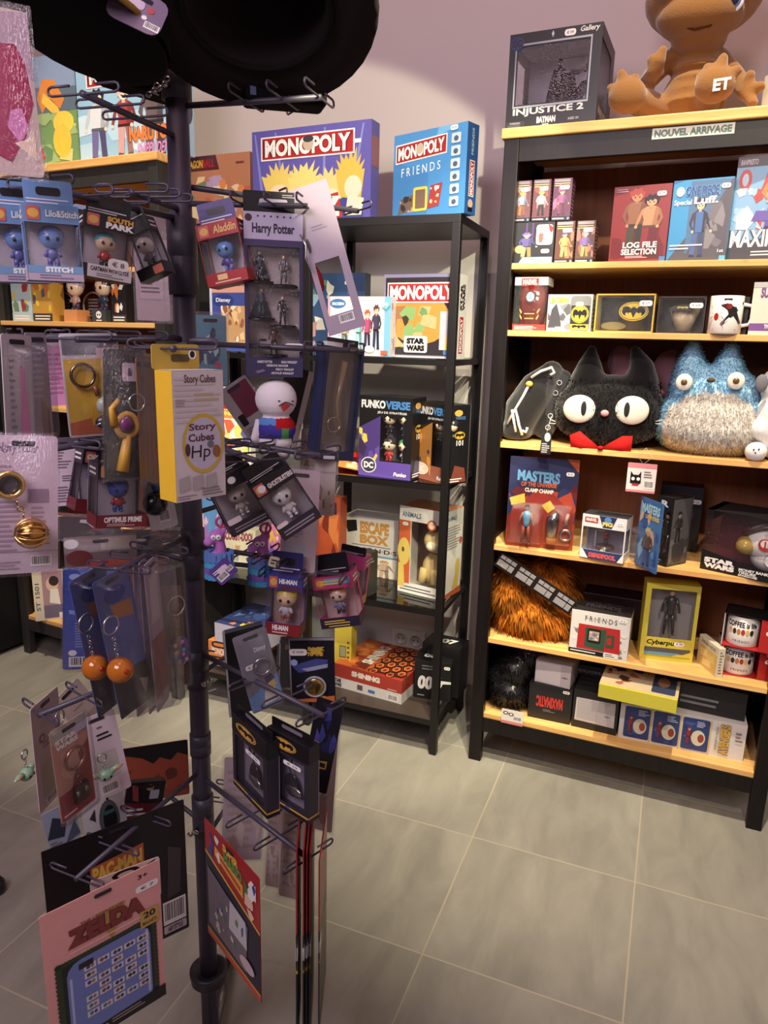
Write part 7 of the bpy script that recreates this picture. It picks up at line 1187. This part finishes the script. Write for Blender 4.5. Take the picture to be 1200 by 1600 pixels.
for i, (x0, x1, y0, y1) in enumerate(((471, 466, 1289, 1598), (477, 481, 1289, 1594), (483, 485, 1289, 1588), (489, 489, 1290, 1583), (500, 513, 1295, 1562))):
    r_, wd, h = hang('figure_card', ('leftmost', 'second from left', 'third from left', 'fourth from left')[i] + ' of the thin red and black cards hanging edge on' if i < 4 else 'thin red and black card swung away to the right from the edge-on fan', 'card', (x0 + x1) / 2, (y0 + y1) / 2, .98 + .008 * i, 9, y1 - y0, 87 if i < 4 else 85, -math.degrees(math.atan2(x1 - x0, y1 - y0)) + 1.5, 0, 'thin red cards seen edge on' if i < 4 else None)
    wd = .12; m_ = MB(); m_.box(-wd * .5, 0, h * .62, wd * .5, .0022, h, (150, 30, 34)); m_.box(-wd * .5, 0, h * .03, wd * .5, .0022, h * .62, (32, 26, 40)); m_.box(-wd * .5, 0, 0, wd * .5, .0022, h * .03, (176, 40, 36)); m_.box(-wd * .5, -.0004, h * .44, wd * .5, .0026, h * .455, (206, 166, 50)); m_.box(-wd * .5, -.0005, h * .5, -wd * .3, .0027, h * .56, (220, 216, 220)); m_.build('card', r_)
r_, wd, h = hcard('magnet_card', 'red and navy SUPER MARIO card with yellow bands, right of the pole foot', 'card', (319, 1277), (405, 1373), 1.0, 0, 195, 0, 0, (176, 30, 34), [('p', [(0, 0), (1, 0), (1, .04), (0, .04)], (200, 60, 40)), ('p', [(0, .05), (1, .05), (1, .55), (0, .72)], (28, 26, 52)), ('p', [(0, .72), (1, .55), (1, .57), (0, .745)], (226, 170, 40)), ('p', [(0, .045), (1, .045), (1, .065), (0, .065)], (226, 140, 40)), ('p', [(.2, .78), (.72, .69), (.72, .79), (.2, .86)], (226, 170, 40)), ('p', [(.24, .8), (.68, .72), (.68, .76), (.24, .83)], (206, 60, 40)), ('t', .36, .9, .64, .96, 'SUPER', (232, 190, 50), dict(b=.05, rise=-.02)), ('t', .38, .82, .7, .9, 'MARIO', (90, 150, 70), dict(b=.06, rise=-.02)),
    *blobs(128, .05, .74, .3, .95, [(196, 150, 120), (60, 60, 140), (226, 220, 220)], 7, .08), *blobs(129, .75, .6, .95, .92, [(70, 120, 60), (226, 190, 160), (60, 60, 140), (230, 226, 226)], 9, .1), ('p', [(.05, .12), (.75, .1), (.8, .5), (.05, .62)], (110, 96, 106)), ('p', [(.45, .3), (.78, .3), (.76, .52), (.48, .55)], (190, 186, 190)), *blobs(131, .1, .14, .72, .5, [(190, 180, 180), (90, 130, 90), (150, 60, 60), (80, 90, 140)], 20, .05), ('e', .78, .18, .13, .05, (196, 170, 170))], r=.002)
# lower left
gr = []
rr = random.Random(11)
for row in range(7):
    for c__ in range(5):
        x0 = .3 + c__ * .115; y0 = .17 + row * .055 + .0 * c__
        if (row + c__ * 2) % 4 != 3: gr += [('r', x0, y0, x0 + .1, y0 + .04, (206, 200, 204)), ('e', x0 + .035, y0 + .02, .018, .013, rr.choice([(40, 60, 50), (130, 70, 60), (60, 60, 140), (60, 120, 120)])), ('e', x0 + .07, y0 + .02, .015, .012, rr.choice([(40, 60, 50), (150, 110, 90), (60, 60, 140)]))]
hedge = [('e', .1 + .03 * k, .62 + .0 * k, .022, .014, (50, 70, 44)) for k in range(27)] + [('e', .1, .02 + .03 * k, .03, .018, (44, 62, 40)) for k in range(21)] + [('e', .92, .12 + .03 * k, .025, .016, (44, 62, 40)) for k in range(17)]
hcard('magnet_card', 'big pink card lettered ZELDA with 20 magnets on a blue panel, lowest at left', 'card', (61, 1434), (248, 1343), .84, 0, 209, 0, 0, (226, 154, 150), [('t', .8, .93, .89, .96, '3+', K, dict(b=.02)), ('st', .88, .86, .034, .011, '€ 7'), ('p', [(.42, .84), (.68, .84), (.55, .62)], (176, 130, 60)), ('t', .3, .82, .66, .84, 'THE LEGEND OF', (110, 84, 60)), ('t', .2, .7, .84, .82, 'ZELDA', (130, 50, 44), dict(b=.07, out=(90, 36, 34), ob=.11)), ('r', .2, .665, .8, .672, (236, 200, 196)),
    ('p', [(.08, 0), (.94, 0), (.94, .6), (.9, .64), (.1, .62)], (24, 32, 26)), ('same', hedge), ('rr', .16, .02, .88, .6, .02, (104, 124, 196)), ('r', .18, .06, .2, .5, (170, 180, 226)), ('r', .84, .1, .865, .56, (170, 180, 226)), ('same', gr[::3]), ('same', gr[1::3] + gr[2::3]), ('r', .26, .53, .38, .57, (36, 32, 36)), ('p', [(.8, .58), (.97, .58), (.97, .7), (.8, .7)], (196, 156, 70)), ('t', .83, .64, .94, .685, '20', K, dict(b=.03)), ('t', .82, .595, .95, .62, 'MAGNETS', (60, 50, 30), dict(b=.02)), ('p', [(.0, .0), (1, .0), (1, .09), (0, .06)], (24, 20, 24)), ('ln', .5, .03, .92, .07, 2, (150, 140, 130)), ('ln', .2, .01, .38, .05, 2, WH), ('p', [(.42, .03), (.45, .06), (.48, .03)], (200, 150, 50))], r=.003)
hcard('notebook_card', 'large black card lettered PAC-MAN with barcode foot, behind the pink card', 'card', (64, 1332), (287, 1249), .97, 0, 199, 0, 0, (24, 20, 24), [('p', [(.3, .62), (.68, .66), (.68, .8), (.3, .76)], (190, 90, 44)), ('t', .32, .65, .66, .75, 'PAC-MAN', (226, 180, 60), dict(b=.06, out=(120, 40, 30), rise=.02)), ('bc', .8, .1, .98, .28), ('rr', .8, .03, .98, .09, .002, (196, 184, 196)), ('t', .83, .04, .95, .08, 'ABYSTYLE', (60, 50, 60), dict(b=.04)), ('p', [(.84, .3), (.94, .32), (.96, .65), (.86, .7)], (60, 52, 54))], r=.002, t=.0013)
hcard('figure_card', 'white and beige card with black ring print between the pink and black cards', 'card', (140, 1378), (249, 1338), .9, 0, 60, 0, 0, (206, 180, 168), [('e', .5, .9, .2, .1, K), ('e', .5, .88, .12, .06, (206, 180, 168)), ('p', [(.8, .92), (.95, .99), (.9, .9)], K)], hole=False)
hcard('notebook_card', 'rust red card with ragged black top edge left of the pole', 'card', 240, 1207, 1.22, 106, 86, 0, 0, (150, 62, 40), [('p', [(0, 1), (1, 1), (1, .72), (.85, .8), (.75, .68), (.6, .76), (.5, .66), (.36, .78), (.2, .84), (0, .9)], (26, 22, 24)), *blobs(133, .02, .05, .98, .6, [(176, 84, 60), (120, 46, 34), (96, 40, 30)], 12, .16)], hole=False)
hcard('book_pack', 'small black and maroon box pack with white scrawled letters, behind the STAR WARS key ring', 'pack', 225, 1252, 1.12, 58, 58, 10, 12, (34, 26, 32), [('p', [(0, 0), (1, 0), (.9, .42), (0, .5)], (110, 30, 44)), ('ln', .06, .12, .7, .36, 2, WH), ('p', [(.12, .95), (.28, .9), (.36, .5), (.2, .55)], (150, 60, 56)), ('rr', .62, .55, .86, .78, .002, (180, 190, 214)), ('e', .6, .85, .1, .08, (180, 150, 110))], t=.012)
r_, wd, h = hcard('keychain_card', 'red and beige STAR WARS card with steel ring and block charm in clear shell', 'key chain', (77, 1146), (133, 1114), .92, 0, 142, 0, -3, (190, 130, 110), [('p', [(.02, .02), (.98, .02), (.98, .72), (.6, .6), (.4, .3), (.02, .3)], (150, 26, 34)), ('p', [(.2, .72), (.6, .8), (.7, .5), (.4, .4), (.16, .5)], (200, 150, 126)), ('r', .0, .85, 1, 1, (170, 166, 150)), ('t', .1, .83, .7, .88, 'STAR', WH, dict(b=.07)), ('t', .1, .77, .7, .82, 'WARS', WH, dict(b=.07)), ('r', .02, .02, .98, .1, (176, 26, 34)), ('ln', .08, .04, .5, .08, 1, WH), ('rr', .64, .84, .98, .92, .002, (180, 180, 206))], bl=(-.06, -.02, 1.04, 1.03, .01))
m_ = MB(); ring(m_, (wd * .5, -.006, h * .62), wd * .26, .0024, (176, 120, 110)); chain(m_, (wd * .52, -.006, h * .5), (wd * .54, -.006, h * .3), .0032, (110, 70, 60)); m_.box(wd * .36, -.009, h * .14, wd * .74, -.002, h * .32, (88, 84, 74), 'metal'); m_.ell((wd * .42, -.009, h * .24), (.004, .002, .006), (140, 150, 120), 'metal', 8); m_.ell((wd * .66, -.009, h * .24), (.004, .002, .006), (140, 150, 120), 'metal', 8); m_.build('key_ring', r_)
def creature(r_, c0, s_, nm='charm'):
    q = MB(); G = (132, 176, 140); q.ell(c0, (s_ * .6, s_ * .5, s_ * .5), G, 'plastic', 18)
    for sg in (-1, 1): q.tube([c0 + Vector((sg * s_ * .4, 0, s_ * .1)), c0 + Vector((sg * s_ * .95, 0, s_ * .3)), c0 + Vector((sg * s_ * 1.5, 0, s_ * .28))], [s_ * .25, s_ * .22, s_ * .03], G, 'plastic'); q.ell(c0 + Vector((sg * s_ * .95, -s_ * .16, s_ * .28)), (s_ * .35, s_ * .08, s_ * .11), (220, 120, 80), 'plastic', 12); q.ell(c0 + Vector((sg * s_ * .25, -s_ * .45, -s_ * .05)), (s_ * .1, s_ * .06, s_ * .12), K, 'plastic', 10)
    ring(q, c0 + Vector((0, 0, s_ * 1.6)), s_ * .35, .0012); chain(q, c0 + Vector((0, 0, s_ * 1.25)), c0 + Vector((0, 0, s_ * .45)), .002); q.build(nm, r_)
r_, wd, h = hcard('keychain_card', 'white card with a pale green long-eared charm, right of the red ring card', 'key chain', 164, 1180, 1.0, 54, 132, 14, -8, (214, 196, 206), [('bc', .2, .04, .7, .16), ('r', .2, .22, .8, .54, (190, 186, 176)), ('ln', .4, .68, .9, .78, 2, K), ('ln', .45, .82, .7, .86, 1, (110, 100, 110))])
creature(r_, Vector((wd * .35, -.02, h * .36)), .019)
r_, wd, h = hcard('keychain_card', 'slanted pinkish card with a pale green charm behind it, far left', 'key chain', (47, 1109), (90, 1072), .97, 0, 155, 0, 0, (196, 168, 180), [('p', [(.2, .1), (.8, .12), (.8, .4), (.2, .42)], (170, 166, 150)), ('bc', .25, .02, .7, .09), ('e', .3, .66, .1, .04, (150, 60, 80)), ('e', .3, .66, .06, .024, (196, 168, 180)), ('ln', .3, .55, .8, .62, 2, (170, 130, 150))])
creature(r_, Vector((wd * .1, .02, h * .36)), .02); m_ = MB(); ring(m_, (wd * .7, -.012, h * .76), .013, .0014); chain(m_, (wd * .7, -.012, h * .66), (wd * .72, -.012, h * .46), .0024); m_.build('key_ring', r_)
for lab, cx, cy, wp, hp, ro_, D in (('beige paper card sticking up behind the slanted pinkish card', 118, 1098, 44, 58, -30, 1.08), ('cream paper card leaning right of the beige one, under the amber balls', 128, 1110, 34, 60, -40, 1.12)):
    hcard('backing_card', lab, 'card', cx, cy, D, wp, hp, 30, ro_, (206, 184, 172), [('ln', .3, .3, .7, .4, 1, (170, 150, 140))], group='loose paper cards')
hcard('figure_card', 'white card with a printed dark visor helmet, under the STAR WARS key ring', 'card', 164, 1278, 1.02, 62, 80, 16, -4, (206, 202, 206), [('e', .6, .45, .24, .38, (90, 96, 96)), ('e', .62, .42, .16, .3, (30, 30, 36)), ('r', .5, .55, .74, .62, (60, 110, 110)), ('p', [(.15, .6), (.3, .75), (.28, .5)], (60, 56, 60)), ('e', .12, .2, .08, .1, (206, 160, 60)), ('p', [(.55, .9), (.7, .96), (.62, .8)], K)], hole=False)
hcard('figure_card', 'pale yellow and white card with brown smudge print behind the helmet card', 'card', 178, 1268, 1.1, 50, 96, 10, -2, (216, 204, 180), [('e', .5, .72, .3, .1, (120, 80, 50)), ('e', .8, .86, .2, .08, (196, 160, 80))], hole=False)
hcard('figure_card', 'blue grey card with dark curved shapes, lower left behind the STAR WARS key ring', 'card', 96, 1290, 1.0, 46, 60, 14, -8, (150, 160, 184), [('p', [(0, .3), (.5, .2), (.7, .6), (.3, .8)], (50, 56, 70)), ('p', [(.5, 0), (1, .1), (.9, .5)], (80, 90, 110)), ('ln', .05, .05, .4, .2, 2, (120, 110, 120))], hole=False)
# blister packs with amber balls
hcard('keychain_card', 'deep blue blister card back with barcode, left of the amber balls', 'key chain', 146, 968, 1.08, 88, 156, -6, 4, (50, 70, 160), [('rr', .04, .03, .96, .97, .006, (54, 76, 172)), ('e', .2, .92, .1, .03, (150, 170, 220)), ('p', [(.15, .8), (.4, .84), (.36, .74), (.18, .74)], (190, 140, 60)), ('p', [(.1, .56), (.8, .5), (.8, .54), (.1, .6)], (120, 150, 220)), ('ln', .2, .22, .8, .48, 10, (120, 140, 200)), ('e', .16, .17, .07, .03, WH), ('bc', .1, .03, .6, .13)], bl=(-.03, -.02, 1.03, 1.02, .004))
for i, (cx, cy, D, yw, ro_) in enumerate(((159, 1002, .98, 44, -9), (195, 1005, .96, 42, -9))):
    r_, wd, h = hcard('keychain_card', ('clear blister with blue card and amber ball, the left of two', 'clear blister with blue card and amber ball, the right of two')[i], 'key chain', cx, cy, D, 52, 224, yw, ro_, (80, 96, 170), [('p', [(0, .0), (1, .0), (1, .3), (0, .34)], (24, 22, 28)), ('p', [(.3, .8), (.9, .78), (.9, .66), (.4, .7)], (176, 110, 50)), ('e', .5, .86, .3, .06, (44, 64, 150)), ('p', [(.7, .2), (.95, .16), (.8, .06)], (190, 160, 160))], bl=(.0, .0, 1, 1, .03), group='blister packs with amber balls')
    m_ = MB(); c0 = lpx(r_, (149, 188)[i], (1043, 1047)[i], -.016); m_.ell(c0, .0185, (226, 120, 20), 'gem', 24); m_.ell(c0 + Vector((-.004, -.016, .004)), .004, (200, 50, 20), 'gem', 10); chain(m_, c0 + Vector((0, 0, .02)), c0 + Vector((0, 0, .055)), .003, (180, 178, 184)); ring(m_, c0 + Vector((0, 0, .072)), .013, .0016); m_.build('amber_charm', r_)
for i, (cx, D, ro_) in enumerate(((222, 1.04, 4), (236, 1.02, -2), (246, 1.0, -5))):
    hcard('blister_card', ('leftmost', 'middle one', 'rightmost')[i] + ' of three clear blisters seen edge on right of the amber balls', 'blister pack', cx, 992, D, 20, 236, 66, ro_, (170, 150, 170), [('p', [(0, .1), (1, .1), (1, .5), (0, .5)], (150, 90, 80)), ('r', .2, .6, .8, .9, (190, 180, 190))], bl=(.02, .01, .98, .98, .03), group='clear blisters seen edge on')
r_, wd, h = hcard('keychain_card', 'black framed card with a multicoloured shiny charm on a steel chain beside the pole', 'key chain', 272, 985, 1.05, 38, 186, 34, -2, (50, 42, 40), [('p', [(.1, .2), (.9, .2), (.9, .85), (.1, .9)], (110, 96, 80)), ('p', [(0, 0), (.3, 0), (1, .18), (1, .2), (0, .25)], (30, 26, 30)), *blobs(140, .1, .1, .9, .6, [(140, 130, 130), (90, 80, 70)], 6, .2)], film=.006)
m_ = MB(); ring(m_, (wd * .5, -.01, h * .72), .015, .0018); chain(m_, (wd * .5, -.01, h * .6), (wd * .5, -.01, h * .5), .0026); m_.ell((wd * .5, -.012, h * .34), (.018, .006, .026), (120, 110, 170), 'gem', 14)
for k in range(9): m_.ell((wd * .5 + random.uniform(-.012, .012), -.017, h * .34 + random.uniform(-.02, .02)), (.004, .002, .004), random.choice([(80, 170, 190), (190, 120, 180), (226, 190, 90), (70, 70, 170)]), 'plastic', 8)
m_.build('charm', r_)
hcard('blister_card', 'wide clear topped card with red band under the OPTIMUS PRIME box', 'blister pack', 158, 862, 1.12, 106, 50, 4, 1, (120, 100, 100), [('r', 0, .5, 1, 1, (150, 130, 130)), ('r', .5, .55, 1, .95, (190, 176, 160)), ('e', .2, .35, .18, .25, (120, 40, 40)), ('r', .3, .05, .98, .25, (196, 70, 60)), ('e', .1, .8, .1, .15, WH)], bl=(.0, .0, 1, 1, .012))
hcard('blister_card', 'crumpled clear bag with white and red bits above the red banded card', 'blister pack', 140, 826, 1.2, 92, 34, 4, 8, (60, 50, 54), [*blobs(142, .02, .1, .98, .9, [(200, 196, 200), (150, 40, 44), (90, 84, 90), (40, 36, 40)], 14, .2)], film=.01, hole=False)
hcard('figure_card', 'tangle of dark foil bags left of the pole at mid height', 'card', 240, 850, 1.3, 100, 44, 6, 6, (44, 34, 34), [*blobs(143, .02, .05, .98, .95, [(80, 70, 70), (26, 22, 24), (170, 160, 160), (100, 50, 44)], 22, .12)], film=.01, hole=False)
hcard('keychain_card', 'blue card with light text peeking out under the bagged cards above the amber balls', 'key chain', 330, 548, 1.3, 48, 110, 4, 0, (90, 150, 180), [('e', .5, .5, .3, .2, (60, 90, 130)), ('e', .7, .3, .1, .05, (220, 60, 110)), ('ln', .2, .1, .8, .2, 2, WH), *blobs(144, .1, .3, .9, .9, [(60, 110, 150), (170, 210, 220), (40, 60, 100)], 7, .2)], film=.004)
